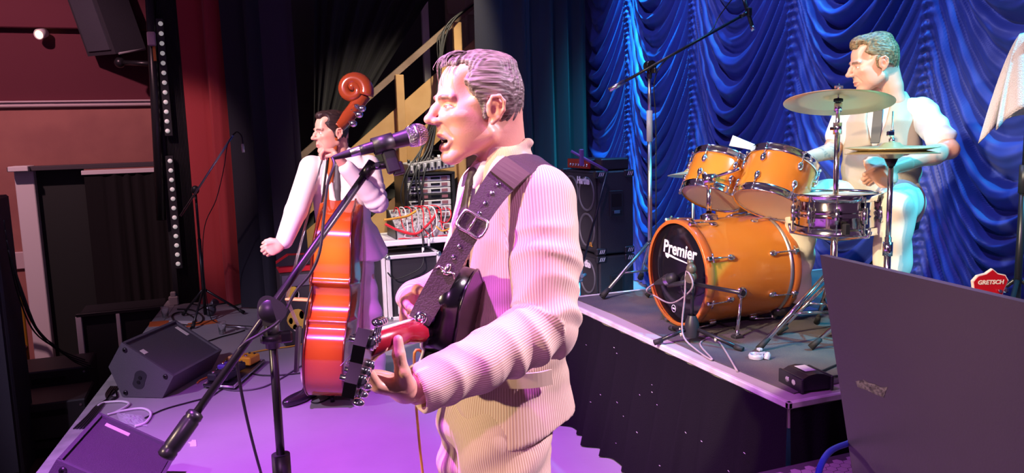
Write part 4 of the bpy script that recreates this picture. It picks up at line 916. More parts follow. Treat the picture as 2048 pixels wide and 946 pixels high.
cable([tl, pd(668, 332, 1.78), pd(655, 370, 1.77), pd(648, 430, 1.76), pd(640, 500, 1.75), pd(622, 545, 1.745), pd(590, 585, 1.735), pd(560, 640, 1.72), pd(520, 668, 1.71), pd(485, 690, 1.70), pd(474, 720, 1.71), pd(490, 820, 1.78), pd(522, 946, 1.9), pd(560, 1060, 2.05), np.array([.22, 1.95, .2]), np.array([.35, 2.15, .008]), np.array([.2, 2.5, .006]), np.array([-.3, 2.6, .006])], .0036, M_cablek, 'microphone_cable', 'black cable hanging from the singer\'s microphone along the boom', n=8)

# ---------------------------------------------------------------- board on the hex-patterned deck
DZ = .45
dk = thing('side_deck', 'low side deck topped with hexagon grip ply, beside the drum riser', 'riser', (2.3, 1.3, 0))
mb = MB(); mb.box((2.25, 1.3, DZ-.03), (1.36, 1.52, .06)); mb.build('deck_board', mat('ply_brown_grip', (.07, .055, .065), .4), dk)
for x in (1.62, 2.88):
    for y in (.6, 2.0): mb = MB(); mb.box((x, y, (DZ-.06)/2), (.06, .06, DZ-.06)); mb.build('leg', M_bmetal, dk)
mb = MB(); hr = .0205
for i in range(26):
    for j in range(30):
        x = 1.60+i*hr*1.5; y = 1.02+j*hr*1.732+(i % 2)*hr*.866
        if y > 2.03: continue
        mb.prism([(x+hr*.93*math.cos(k*math.pi/3), y+hr*.93*math.sin(k*math.pi/3), DZ) for k in range(6)], (0, 0, .0016))
o_ = mb.build('hex_grip', mat('ply_hex', (.34, .26, .30), .4), dk); o_['kind'] = 'stuff'
XB = 1.44; b1 = px(1640, 510, XB); b2 = px(1705, 946, XB); b3 = px(2048, 605, XB)
sl = (b2-b1)/(b1[2]-b2[2]); zb = .008
bot = b1+sl*(b1[2]-zb); topr = b1+(b3-b1)*1.9; 
bo = thing('black_board', 'large scuffed black-painted board standing upright beside the drum riser', 'board', (XB, 1.2, 0))
mb = MB(); poly = [b1, bot, np.array([XB, topr[1], zb]), topr]; mb.prism(poly, (.022, 0, 0)); mb.build('panel', mat('matt_black_board', (.046, .034, .066), .42, var=((.055, .040, .076), 2), bump=(150, .06)), bo)
mb = MB(); mb.prism([px(1712, 762, XB)+np.array([-.0012, 0, 0])] + [px(x, y, XB)+np.array([-.0012, 0, 0]) for x, y in ((1728, 759), (1738, 766), (1752, 769), (1762, 775), (1776, 774), (1772, 782), (1768, 795), (1750, 788), (1736, 781), (1716, 774))], (.001, 0, 0)); mb.build('scraped_patch', mat('scrape', (.20, .17, .19), .7, var=((.05, .04, .05), 90), bump=(200, .8)), bo)
mb = MB(); mb.cyl((XB+.03, 1.1, .9), (XB+.10, 1.05, .02), .012); mb.build('back_strut', M_bmetal, bo)
cable([pd(1634, 960, 1.75), pd(1642, 930, 1.78), pd(1660, 903, 1.85), pd(1690, 889, 1.95), pd(1730, 880, 2.1), pd(1800, 905, 2.2)], .0075, M_cableb, 'power_cable', 'thick bright blue cable curving behind the black board', n=10)
cable([np.array([1.62, 1.62, DZ+.007]), np.array([1.68, 1.80, DZ+.007]), np.array([1.8, 1.86, DZ+.007]), np.array([1.95, 1.82, DZ+.007])], .005, M_cablew, 'audio_lead', 'pale lead lying in an arc on the hexagon deck', n=8)

# ================================================================ gear behind the bassist
Yt = 6.75
tb = thing('gear_table', 'narrow pale-topped table carrying the mixing desk', 'table', (1.75, 7.0, 0))
ta, tbb = py(742, 492, Yt), py(915, 478, Yt); tz = .70
mb = MB(); mb.box(((ta[0]+tbb[0])/2+.1, Yt+.3, tz-.025), (tbb[0]-ta[0]+.2, .62, .05), bev=.006); mb.build('table_top', mat('pale_laminate', (.78, .75, .77), .45), tb)
for x in (ta[0]+.04, tbb[0]+.15):
    for y in (Yt+.05, Yt+.55): mb = MB(); mb.cyl((x, y, 0), (x, y, tz-.05), .016); mb.build('leg', M_steel, tb)
def flight(label, xa, xb, ya, yb, z0, z1, group='flight cases under the table'):
    t = thing('flight_case', label, 'case', ((xa+xb)/2, (ya+yb)/2, z0), group); Mp = mat('case_laminate', (.022, .02, .026), .5, bump=(120, .2)); Me = mat('aluminium_edge', (.78, .75, .77), .4, .3)
    mb = MB(); mb.box(((xa+xb)/2, (ya+yb)/2, (z0+z1)/2), (xb-xa-.02, yb-ya-.02, z1-z0-.012)); mb.build('panel_body', Mp, t)
    for x in (xa, xb):
        for y in (ya, yb): mb = MB(); mb.box((x, y, (z0+z1)/2), (.035, .035, z1-z0-.004), bev=.005); mb.build('edge_strip', Me, t)
        for z in (z0+.017, z1-.017): mb = MB(); mb.box((x, (ya+yb)/2, z), (.033, yb-ya, .033), bev=.005); mb.build('edge_strip', Me, t)
        for y in (ya, yb):
            for z in (z0+.02, z1-.02): mb = MB(); mb.sph((x, y, z), .027, 10, 8); mb.build('ball_corner', M_steel, t)
    for y in (ya, yb):
        for z in (z0+.017, z1-.017): mb = MB(); mb.box(((xa+xb)/2, y, z), (xb-xa, .033, .033), bev=.005); mb.build('edge_strip', Me, t)
    return t
fa, fb = py(790, 560, Yt-.12), py(880, 560, Yt-.12)
f1 = flight('larger black flight case with silver edges under the mixing table', fa[0]-.05, fb[0]+.0, Yt-.1, Yt+.3, 0, .585)
mb = MB(); mb.box((fa[0]+.03, Yt-.125, .12), (.03, .006, .12)); mb.build('card_label', M_white, f1)
fc = py(752, 560, Yt-.12); flight('flight case half hidden behind the bassist, beside the larger case', fc[0]-.35, fa[0]-.085, Yt-.06, Yt+.3, 0, .60)
# mixing desk
mx0, mx1 = py(788, 440, Yt+.15)[0], py(882, 440, Yt+.15)[0]; mcx = (mx0+mx1)/2; mw_ = mx1-mx0
mxd = thing('mixing_desk', 'small sloped mixing desk crowded with red and white plugs', 'mixer', (mcx, Yt+.25, tz))
mb = MB(); q = [(0, .0), (0, .07), (.30, .235), (.36, .235), (.36, 0)]; mb.prism([(mx0, Yt+.06+y, tz+z) for y, z in q], (mw_, 0, 0)); mb.build('case', mat('mixer_grey', (.36, .35, .36), .5), mxd)
for s in (0, 1): mb = MB(); mb.prism([(mx0-.012+s*(mw_+.012), Yt+.055+y, tz+z*1.03) for y, z in q], (.012, 0, 0)); mb.build('cheek', M_plastic, mxd)
sl_ = nrm((0, .30, .165)); upn = nrm((0, -.165, .30)); Mk = [mat('knob_white', (.7, .7, .7), .4), mat('knob_grey', (.3, .3, .32), .4)]
for i in range(12):
    for j in range(5):
        p = np.array([mx0+mw_*(i+.6)/12.2, Yt+.06, tz+.07])+sl_*(.05+j*.062); mb = MB()
        if j == 4: mb.cyl(p, p+upn*.02, .012, n=8); mb.build('socket', M_steel, mxd)
        else: mb.cyl(p, p+upn*.014, .008, n=8); mb.build('knob', Mk[(i+j) % 2], mxd)
for k in range(9):
    p = np.array([mx0+mw_*(k*1.25+1)/12.2, Yt+.06, tz+.07])+sl_*.30+upn*.01
    cable([p, p+upn*.05+np.array([.01, -.02, 0]), p+np.array([.02+.01*k, -.14, .02]), np.array([p[0]+.08*rng.random(), Yt+.03, tz+.09]), np.array([p[0]-.05+.2*rng.random(), Yt+.0, tz+.02]), np.array([p[0]+.25-.3*rng.random(), Yt+.0, tz+.012])], .006, [M_cabler, M_cablew, M_cabler, mat('cable_grey', (.4, .4, .42), .5), M_cabler][k % 5], 'patch_lead', ['red patch lead plugged into the mixing desk', 'white patch lead plugged into the mixing desk', 'red patch lead plugged into the mixing desk', 'grey patch lead plugged into the mixing desk', 'red patch lead plugged into the mixing desk'][k % 5], group='patch leads on the mixing desk')
cable([py(768, 440, Yt), py(790, 437, Yt+.02), py(815, 432, Yt+.1), py(835, 420, Yt+.2)], .011, M_cabley, 'loom', 'thick yellow cable loom over the mixing desk', n=8)
cable([py(770, 448, Yt), py(800, 462, Yt-.02), py(830, 468, Yt-.02), py(850, 455, Yt), py(868, 435, Yt+.1), py(874, 420, Yt+.25)], .012, M_cabler, 'loom', 'thick twisted red cable loom along the table front', n=8)
cable([py(878, 420, Yt+.3), py(898, 418, Yt+.2), py(902, 432, Yt+.1), py(893, 445, Yt+.05), py(878, 442, Yt+.05)], .006, M_cabler, 'patch_lead', 'red lead arching off the end of the mixing desk', n=6)
cable([py(872, 452, Yt), py(885, 462, Yt-.02), py(902, 455, Yt), py(905, 448, Yt+.1)], .007, M_cabley, 'patch_lead', 'orange-yellow lead curling at the table end', n=6)
cable([py(842, 450, Yt-.01), py(846, 490, Yt-.04), py(845, 530, Yt-.14), py(820, 548, Yt-.15), py(790, 558, Yt-.15), py(775, 545, Yt-.14)], .006, M_cablek, 'audio_lead', 'black lead drooping in front of the larger flight case', n=6)
for k, (xx, y2, lab) in enumerate(((846, 495, 'dangling lead with a white plug over the flight case'), (858, 478, 'short dangling lead with a pale plug at the table edge'))):
    t = thing('dangling_lead', lab, 'cable', py(xx, y2, Yt-.06)); mb = MB(); mb.tube([py(xx, 455, Yt-.03), py(xx+2, 470, Yt-.05), py(xx, y2, Yt-.06)], .004, 6); mb.build('lead', M_cablek, t); mb = MB(); mb.cyl(py(xx, y2, Yt-.06), py(xx, y2+14, Yt-.06), .011, n=10); mb.build('plug', M_white, t)
# rack behind
Yr = 7.2; r0, r1 = py(812, 400, Yr)[0], py(908, 400, Yr)[0]; rt_, rb_ = py(860, 347, Yr)[2], tz
rk = thing('equipment_rack', 'black equipment rack of silver-grey units behind the mixing desk', 'rack', ((r0+r1)/2, Yr+.2, 0))
for x in (r0, r1): mb = MB(); mb.box((x, Yr+.2, rt_/2), (.03, .42, rt_), bev=.004); mb.build('rack_side', M_plastic, rk)
mb = MB(); mb.box(((r0+r1)/2, Yr+.2, rt_), (r1-r0+.03, .42, .02)); mb.build('rack_top', M_plastic, rk)
mb = MB(); mb.box(((r0+r1)/2, Yr+.35, rt_/2), (r1-r0, .05, rt_)); mb.build('rack_back', M_black, rk)
Mu = mat('unit_silver', (.62, .62, .64), .4, .2)
nz = 9; hz_ = .058
for i in range(nz):
    z = rt_-.05-i*hz_; mb = MB(); mb.box(((r0+r1)/2, Yr+.08, z), (r1-r0-.05, .12, hz_-.007), bev=.003); un = mb.build('rack_unit', Mu if i % 4 != 3 else M_plastic, rk)
    for s in range(2):
        mb = MB(); mb.box((r0+.10+s*(r1-r0)*.42, Yr+.018, z+.004), (.09, .008, .018)); mb.build('display_window', mat('window_black', (.006, .006, .008), .2), un)
        mb = MB(); mb.box((r0+.19+s*(r1-r0)*.42, Yr+.018, z), (.06, .006, .028)); mb.build('control_strip', mat('strip_red', srgb('8a5a62'), .5), un)
# box mixer on the rack
um = thing('rack_mixer', 'slanted silver mixer lying on top of the equipment rack', 'mixer', ((r0+r1)/2+.03, Yr+.2, rt_+.01))
mb = MB(); c_ = np.array([(r0+r1)/2+.03, Yr+.18, rt_+.075]); ca, sa = math.cos(.12), math.sin(.12); R_ = np.array([[ca, 0, -sa], [0, 1, 0], [sa, 0, ca]]); mb.box(c_, (r1-r0-.02, .34, .10), R=R_, bev=.006); mb.build('case', mat('mixer_grey', 0), um)
for i in range(12): mb = MB(); p = c_+R_@np.array([-.2+i*.034, -.17, .005]); mb.box(p, (.022, .03, .05), bev=.004); mb.build('button', M_plastic if i % 2 else Mu, um)
for i in range(7): mb = MB(); p = c_+R_@np.array([-.2+i*.06, -.10, .05]); mb.cyl(p, p+np.array([0, 0, .035]), .014, n=8); mb.build('plug', M_white if i % 2 else M_plastic, um)
# black snakes hanging from the handrail to the rack
for k in range(6):
    j = lambda w: (rng.random()-.5)*w
    cable([py(948-k*3, 8+k*2, 7.6), py(905-k*4+j(10), 42+k*5, 7.55), py(890-k*3+j(8), 95, 7.5), py(884-k*2+j(16), 200, 7.4), py(872-k*6+j(22), 290, 7.3), py(858-k*8+j(26), 345, 7.18), py(845-k*8+j(26), 400, 7.12), py(840-k*3+j(16), 425, 7.15)], .010 if k < 4 else .006, M_cablek, 'hanging_cable', 'black cable hanging from the stair handrail down to the rack', group='black cables hanging from the handrail', n=6)
# stack behind the bassist's slapping hand
sk0, sk1 = py(560, 560, 6.2)[0], py(640, 560, 6.2)[0]
bx_ = thing('stickered_box', 'old amplifier box plastered with yellow and white stickers', 'amplifier', ((sk0+sk1)/2, 6.35, 0))
zt_ = py(600, 545, 6.2)[2]
mb = MB(); mb.box(((sk0+sk1)/2, 6.4, zt_/2), (sk1-sk0, .4, zt_-.004), bev=.01); bxo = mb.build('cabinet', mat('dusty_black', (.03, .027, .03), .6), bx_)
mb = MB(); mb.box(((sk0+sk1)/2, 6.195, zt_-.06), (sk1-sk0-.03, .012, .09), bev=.003); mb.build('control_panel', mat('panel_violet_grey', (.12, .10, .14), .4), bxo)
stc = [('d9b93a', .3, .72, .30, .2), ('f0ead8', .38, .7, .16, .12), ('d6b84a', .35, .36, .46, .30), ('efe6d0', .30, .25, .12, .1), ('c4303a', .48, .42, .12, .12), ('2f2f33', .2, .35, .1, .09), ('e8dcc0', .62, .3, .14, .12)]
for hx, u, v, w_, h_ in stc:
    mb = MB(); mb.prism(catmull([(sk0+(sk1-sk0)*(u+w_/2*math.cos(k*math.pi/3)*(1.1 if k % 2 else .9)), 6.192, zt_*(v+h_/2*math.sin(k*math.pi/3))) for k in range(6)], 3, True), (0, .004, 0)); mb.build('sticker', mat('sticker_'+hx, hx, .5), bxo)
rz0, rz1 = zt_, py(600, 505, 6.3)[2]
rbg = thing('red_case', 'flat red case with black trim on the stickered amplifier', 'case', ((sk0+sk1)/2, 6.4, zt_))
mb = MB(); e = [(0, 0), (.40, 0), (.40, .05), (.30, .10), (.12, .105), (.0, .05)]; mb.prism([(sk0-.0+x*(sk1-sk0)/.4, 6.25, zt_+.002+z) for x, z in e], (0, .3, 0)); mb.build('shell', mat('red_fabric', srgb('c01522'), .6), rbg)
mb = MB(); mb.prism([(sk0-.02+x*(sk1-sk0+.03)/.4, 6.235, zt_+.055+z) for x, z in [(0, 0), (.40, .0), (.40, .05), (.3, .075), (.12, .08), (0, .02)]], (0, .012, 0)); mb.build('black_flap', M_plastic, rbg)
# ================================================================ stage-left fittings
LB = pz(412, 640); LB = np.array([LB[0], LB[1], 0]); ld_ = float((LB-_C)@_FW)
ls = thing('side_microphone_stand', 'boom stand by the red curtain with a drooping small microphone', 'microphone stand', LB)
lc = pd(395, 380, ld_-.2); lc = np.array([LB[0], LB[1], lc[2]])
mb = MB(); mb.cyl(LB+np.array([0, 0, .05]), LB+np.array([0, 0, .75]), .015); mb.build('lower_tube', M_bmetal, ls)
mb = MB(); mb.cyl(LB+np.array([0, 0, .7]), lc, .011); mb.build('upper_tube', M_bmetal, ls)
la, lb2 = pd(361, 432, ld_-.15), pd(466, 270, ld_-.35)
mb = MB(); mb.cyl(la, lb2, .0095); mb.build('boom', M_steel, ls)
mb = MB(); mb.sph(lc+np.array([0, -.02, 0]), (.035, .03, .04), 12, 8); mb.build('clutch', M_plastic, ls)
tripod(ls, LB, .28, .34, (.2, 2.2, 4.4), M_bmetal, .011, fr=.018)
dm_ = thing('small_microphone', 'tiny pale condenser microphone dangling from the side boom stand', 'microphone', pd(487, 302, ld_-.4))
mb = MB(); mb.tube(catmull([lb2, pd(474, 264, ld_-.38), pd(483, 272, ld_-.4), pd(486, 290, ld_-.4)], 5), .006, 8); mb.build('gooseneck', M_bmetal, dm_)
mb = MB(); mb.cyl(pd(485, 288, ld_-.4), pd(487, 305, ld_-.4), .013, n=12); mb.build('capsule', mat('capsule_pale', (.7, .68, .6), .35, .4), dm_)
cable([lb2, pd(455, 290, ld_-.36), pd(447, 340, ld_-.33), pd(432, 400, ld_-.3), pd(410, 450, ld_-.25), pd(406, 520, ld_-.1), LB+np.array([.03, -.03, .1]), LB+np.array([.1, -.2, .006]), LB+np.array([.4, -.5, .006])], .004, M_cablek, 'microphone_cable', 'thin cable sagging below the side boom stand')
# hanging loudspeaker
hb_ = [pd(176, 113, 8.7), pd(232, 108, 8.45), pd(292, 98, 8.75), pd(240, 100, 9.1)]; upv = (pd(135, 0, 8.62)-pd(176, 113, 8.7))*2.0
hs = thing('hanging_loudspeaker', 'black loudspeaker slung high beside the proscenium column', 'speaker', np.mean(hb_, 0))
mb = MB(); mb.prism(hb_, upv); M_pa = mat('speaker_black', (.028, .027, .036), .55, bump=(260, .35)); mb.build('cabinet', M_pa, hs)
fp = [hb_[0]+(hb_[1]-hb_[0])*.12, hb_[0]+(hb_[1]-hb_[0])*.9]; off_ = nrm(np.cross(hb_[1]-hb_[0], upv)); off_ = off_ if off_[1] < 0 else -off_
mb = MB(); mb.prism([fp[0]+upv*.04+off_*.001, fp[1]+upv*.04+off_*.001, fp[1]+upv*.97+off_*.001, fp[0]+upv*.97+off_*.001], off_*.02); mb.build('grille', mat('grille_slate', (.05, .05, .07), .6, bump=(300, .5)), hs)
mb = MB(); j0, j1 = pd(240, 125, 8.55), pd(312, 128, 8.5); mb.cyl(j0, j1, .028); mb.sph(j0, .06, 14, 10); mb.cyl(j0, pd(240, 104, 8.7), .02); mb.build('wall_bracket', M_bmetal, hs)
mb = MB(); bw = [pd(238, 107, 8.44), pd(290, 98, 8.7)]; mb.cyl(bw[0], bw[1], .012); mb.build('bottom_edge_strip', mat('edge_grey', (.25, .24, .26), .5), hs)
# LED battens on the column
for k, (a, b, lab) in enumerate((((321, 47), (335, 262), 'upper black lamp batten with a row of round white lamps on the column'), ((340, 322), (356, 528), 'lower black lamp batten with a row of round white lamps on the column'))):
    A_, B_ = py(*a, Yp-.08), py(*b, Yp-.08); t = thing('lamp_batten', lab, 'stage light', B_, 'lamp battens on the proscenium column'); d = nrm(B_-A_)
    mb = MB(); mb.box((A_+B_)/2+np.array([0, .035, 0]), (.075, .05, np.linalg.norm(B_-A_)+.1), bev=.006); mb.build('housing', M_plastic, t)
    for i in range(12):
        p = A_+(B_-A_)*i/11; mb = MB(); mb.lathe(p+np.array([0, .012, 0]), (0, -1, 0), [(0, .022), (.010, .021), (.016, .012), (.017, .0001)], 14); mb.build('lamp_lens', mat('lamp_lens', (.75, .75, .75), .3, emit=((.9, .85, .8), .25)), t)
mb = MB(); mb.cyl(py(299, -30, Yp-.05), py(323, 440, Yp-.05), .045, n=12); pole = solo(mb, 'lighting_pole', M_bmetal, 'dark lighting pole fixed beside the proscenium column', 'pole')
t = thing('clamp_box', 'small pink-lit junction box clamped to the lighting pole', 'junction box', py(303, 95, Yp-.15)); mb = MB(); mb.box(py(303, 78, Yp-.13), (.075, .06, .13), bev=.01); mb.build('box', mat('box_pale', (.45, .32, .38), .5), t); mb = MB(); mb.box(py(309, 106, Yp-.12), (.025, .03, .15)); mb.build('orange_strap', mat('strap_orange', srgb('b5682a'), .6), t)
# wall spot
wp = py(75, 63, Yw-.2); t = thing('wall_spotlight', 'little white spotlight glowing high on the dark red wall', 'light', wp); mb = MB(); mb.lathe(wp+np.array([.05, .1, .0]), (-.5, -1, -.35), [(0, .03), (.0, .05), (.10, .06), (.11, .055), (.10, .045)], 18); mb.build('housing', M_white, t); mb = MB(); mb.lathe(wp+np.array([.05, .1, 0])+nrm((-.5, -1, -.35))*.095, (-.5, -1, -.35), [(0, .048), (.005, .0001)], 18); mb.build('bulb', mat('bulb_glow', (1, .8, .4), .4, emit=((1, .75, .3), 4)), t); mb = MB(); mb.cyl(wp+np.array([.05, .1, .0]), wp+np.array([.05, .2, .02]), .02); mb.build('arm', M_white, t)
# black crates on the hall floor beside the stage
Mcr = mat('crate_black', (.022, .019, .022), .5, bump=(80, .1))
def crate(label, pa, pb, Y, z0, z1, dep=.5):
    xa, xb = py(*pa, Y)[0], py(*pb, Y)[0]; t = thing('storage_crate', label, 'crate', ((xa+xb)/2, Y+dep/2, z0), 'black crates below the stage front')
    mb = MB(); mb.box(((xa+xb)/2, Y+dep/2, (z0+z1)/2), (xb-xa, dep, z1-z0-.01), bev=.012); mb.build('crate_body', Mcr, t)
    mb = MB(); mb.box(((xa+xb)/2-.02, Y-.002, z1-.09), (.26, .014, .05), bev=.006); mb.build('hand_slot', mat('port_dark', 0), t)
    for s in (xa+.04, xb-.04):
        for z in (z0+.05, z1-.05): mb = MB(); mb.cyl((s, Y+.0, z), (s, Y-.006, z), .01, n=10); mb.build('screw', M_steel, t)
zc1, zc2 = py(90, 806, 7.0)[2], py(90, 882, 7.0)[2]
crate('upper black storage crate in the stack below the stage lip', (32, 840), (176, 840), 7.0, zc2, zc1)
crate('lower black storage crate in the stack below the stage lip', (34, 920), (170, 920), 7.02, -.9, zc2-.004)
zc3 = py(100, 735, 7.7)[2]; crate('wide black crate behind the stacked crates', (20, 740), (178, 740), 7.62, -.9, zc3, .5)
# dark rack with aluminium uprights
Yq = 8.3; xa, xb = py(152, 640, Yq)[0], py(330, 640, Yq)[0]; zq = py(160, 632, Yq)[2]
t = thing('amp_rack', 'dark amplifier rack with bright aluminium uprights on the hall floor', 'rack', ((xa+xb)/2, Yq+.25, -.9))
mb = MB(); mb.box(((xa+xb)/2, Yq+.3, (zq-.9)/2), (xb-xa-.03, .5, zq+.89)); mb.build('body', M_black, t)
for x in (xa+.02, xa+.36): mb = MB(); mb.box((x, Yq+.03, (zq-.9)/2), (.05 if x < xa+.1 else .035, .05, zq+.885), bev=.004); mb.build('upright', mat('aluminium_edge', 0), t)
mb = MB(); mb.box(((xa+xb)/2, Yq+.03, zq-.0), (xb-xa, .05, .035), bev=.004); mb.build('top_edge', M_bmetal, t)
# dark PA column at the very left
pl = py(20, 700, 6.6)[0]; t = thing('public_address_column', 'tall black loudspeaker column at the hall side of the crates', 'speaker', (pl-.2, 6.8, -.9)); zp = py(5, 395, 6.6)[2]
mb = MB(); mb.box((pl-.2, 6.85, (zp-.9)/2), (.4, .5, zp+.89), bev=.015); mb.build('cabinet', M_pa, t)
mb = MB(); mb.box((pl-.2, 6.59, (zp-.9)/2), (.34, .02, zp+.75)); mb.build('grille', mat('grille_slate', 0), t)
for k in range(4):
    cable([py(8+k*3, 440+k*20, 6.56), py(20+k*8, 520+20*k, 6.7), py(40+k*12, 600+20*k, 6.85), py(70+k*15, 665+10*k, 7.0), py(120+k*10, 700+8*k, 7.3), py(170+k*6, 720+6*k, 7.4)], .006, M_cablek, 'hanging_cable', 'black cable drooping from the loudspeaker column to the rack', group='cables drooping over the crates', n=6)
# gold chair seen beyond the jamb
gc = py(36, 640, 9.0); t = thing('banquet_chair', 'gold metal chair frame in the hall beyond the white jamb', 'chair', (gc[0], 9.2, -.9)); Mg = mat('gold_paint', srgb('c9952e'), .35, .5)
mb = MB(); bz_ = py(30, 585, 9.0)[2]; x0, x1 = gc[0]-.36, gc[0]+.02; mb.tube(catmull([(x0, 9.1, -.9), (x0, 9.1, bz_-.15), (x0+.1, 9.12, bz_), (x1-.1, 9.12, bz_), (x1, 9.1, bz_-.15), (x1, 9.1, -.9)], 5), .02, 8); mb.build('back_frame', Mg, t)
for x in (x0, x1): mb = MB(); mb.cyl((x, 8.7, -.9), (x, 8.72, -.45), .02, n=8); mb.build('leg', Mg, t)
mb = MB(); mb.box(((x0+x1)/2, 8.9, -.44), (.42, .44, .06), bev=.02); mb.build('seat', mat('seat_red', srgb('5e2a28'), .8), t)
# ---------------------------------------------------------------- litter on the stage floor
def floorp(x, y, dz=.006): return pz(x, y, 0)+np.array([0, 0, dz])
pb_ = thing('pedalboard', 'flat silver-edged pedalboard covered with small effects pedals', 'pedalboard', floorp(470, 755, 0)); q = [floorp(x, y, .012) for x, y in ((408, 778), (468, 782), (528, 728), (470, 724))]
mb = MB(); mb.prism(q, (0, 0, .012)); mb.build('base_plate', M_bmetal, pb_)
for i in range(4): a, b = q[i], q[(i+1) % 4]; mb = MB(); mb.cyl(a+np.array([0, 0, .015]), b+np.array([0, 0, .015]), .010, n=8); mb.build('edge_rail', M_steel, pb_)
pu, pv = q[1]-q[0], q[3]-q[0]; Rz = np.stack([nrm(pu), np.cross((0, 0, 1), nrm(pu)), np.array([0, 0, 1.])], 1)
for u, v, hx, sz in ((.25, .18, '2a2a30', (.07, .12, .05)), (.6, .2, '23232a', (.07, .12, .05)), (.22, .5, '5a3fae', (.07, .11, .05)), (.58, .5, '24242c', (.08, .12, .05)), (.3, .82, 'c99a5a', (.09, .12, .06)), (.72, .82, 'd9a02c', (.10, .13, .06))):
    p = q[0]+pu*u+pv*v+np.array([0, 0, .05]); mb = MB(); mb.box(p, sz, R=Rz, bev=.008); pe = mb.build('effects_pedal', mat('pedal_'+hx, hx, .4), pb_)
    mb = MB(); mb.cyl(p+Rz@np.array([0, -sz[1]*.28, sz[2]/2]), p+Rz@np.array([0, -sz[1]*.28, sz[2]/2+.012]), .012, n=10); mb.build('foot_switch', M_chrome, pe)
    for s in (-.02, .02): mb = MB(); mb.cyl(p+Rz@np.array([s, sz[1]*.3, sz[2]/2]), p+Rz@np.array([s, sz[1]*.3, sz[2]/2+.01]), .008, n=8); mb.build('knob', M_plastic, pe)
def fl(pts, r, m, lab, nm='floor_cable'): return cable([floorp(x, y, r+.002) for x, y in pts], r, m, nm, lab, n=6)
fl([(290, 838), (330, 820), (380, 806), (420, 795), (445, 780), (470, 770)], .0045, M_cablek, 'black lead running from the nearer wedge to the pedalboard')
fl([(395, 768), (402, 762), (430, 748), (455, 718), (480, 712), (540, 700), (580, 695), (612, 688)], .006, M_cabley, 'yellow lead winding behind the pedalboard towards the bass')
fl([(196, 815), (210, 808), (245, 806), (258, 812), (235, 826), (215, 832), (250, 824), (285, 820), (302, 830), (292, 848), (270, 856)], .008, M_cablew, 'looped white cable beside the stage lip')
fl([(490, 745), (520, 752), (560, 752), (600, 748), (618, 745)], .005, M_cablek, 'dark lead lying from the pedalboard to the bassist\'s shoe')
fl([(430, 776), (470, 783), (520, 778), (560, 760), (600, 735), (620, 728)], .005, mat('cable_slate', (.08, .07, .09), .5), 'slate-coloured lead curving under the boom stand')
fl([(405, 688), (440, 676), (470, 668), (490, 662)], .005, M_cablek, 'black lead behind the wedge by the plastic cup')
fl([(548, 650), (590, 645), (640, 640), (690, 636)], .007, M_cablew, 'white cable lying along the stage behind the bass')
fl([(355, 620), (385, 622), (405, 635), (400, 648), (372, 652), (350, 645), (345, 632), (365, 626), (390, 640), (380, 660)], .007, M_cablek, 'tangled black cable at the foot of the side boom stand')
fl([(230, 860), (205, 845), (190, 870), (170, 885), (140, 900), (125, 925)], .005, M_cablek, 'black lead following the stage lip')
for k in range(5):
    p = [(222+k*4, 775), (212+k*3, 790), (218, 802-k*2), (234, 796), (228, 782), (215, 800), (204-k*3, 815), (190-k*4, 835), (172-k*6, 860)]
    fl(p, .0055, M_cablek, ['black cable of the coil between wedge and lip', 'tangled black lead beside the wedge corner', 'spare loop of black lead behind the wedge', 'bundled black lead on the stage lip', 'loose black lead end by the lip'][k])
def scrap(pts, m, name, lab, cat, h=.003):
    mb = MB(); mb.prism([floorp(x, y, .001) for x, y in pts], (0, 0, h)); return solo(mb, name, m, lab, cat)
M_or = mat('orange_card', srgb('c8632a'), .7)
scrap([(297, 655), (300, 645), (338, 642), (336, 652)], M_or, 'card_strip', 'orange card strip by the stage corner', 'card', .006)
scrap([(372, 655), (376, 648), (432, 640), (436, 646)], M_or, 'card_strip', 'orange card strip behind the wedge monitor', 'card', .006)
scrap([(330, 650), (338, 642), (385, 643), (380, 653)], M_white, 'paper_sheet', 'white sheet of paper between the orange cards', 'paper')
scrap([(376, 886), (383, 884), (384, 881), (392, 881), (393, 893), (380, 894), (381, 889)], mat('white_tape', 0), 'paper_scrap', 'torn white paper scrap on the purple floor', 'paper')
# crinkled clear bag
nb = 14; V = []; r2 = random.Random(5); A_, B_, C_ = floorp(232, 826, .004), floorp(284, 832, .004), floorp(242, 848, .004)
for i in range(nb):
    for j in range(nb): V.append(A_+(B_-A_)*i/(nb-1)+(C_-A_)*j/(nb-1)+np.array([0, 0, .022*r2.random()*math.sin(math.pi*i/(nb-1))*math.sin(math.pi*j/(nb-1))]))
o = mesh_np('plastic_bag', np.array(V), grid_quads(nb, nb), mat('clear_film', (.6, .58, .66), .2, alpha=.55), smooth=False); tag(recenter(o), 'crumpled clear plastic bag behind the near wedge', 'bag')
def cup(x, y, lab, r=.035, h=.10):
    p = floorp(x, y, .002); mb = MB(); mb.lathe(p, (0, 0, 1), [(.003, .0001), (.0, r*.72), (.002, r*.75), (h, r), (h+.002, r*1.03), (h-.002, r*.98), (.004, r*.70), (.004, .0001)], 24); solo(mb, 'plastic_cup', mat('clear_plastic', (.95, .95, .97), .08, trans=.95, spec=.5), lab, 'cup')
cup(331, 636, 'clear plastic cup at the far corner of the stage lip'); cup(445, 668, 'clear plastic cup behind the wedge monitor')
p = floorp(348, 610, 0); mb = MB(); mb.box(p+np.array([0, 0, .045]), (.09, .07, .09), bev=.01); mb.box(p+np.array([0, 0, .11]), (.05, .05, .05), bev=.008); solo(mb, 'floor_socket', mat('ivory_plastic', (.5, .47, .43), .5), 'ivory socket box at the foot of the column', 'socket')
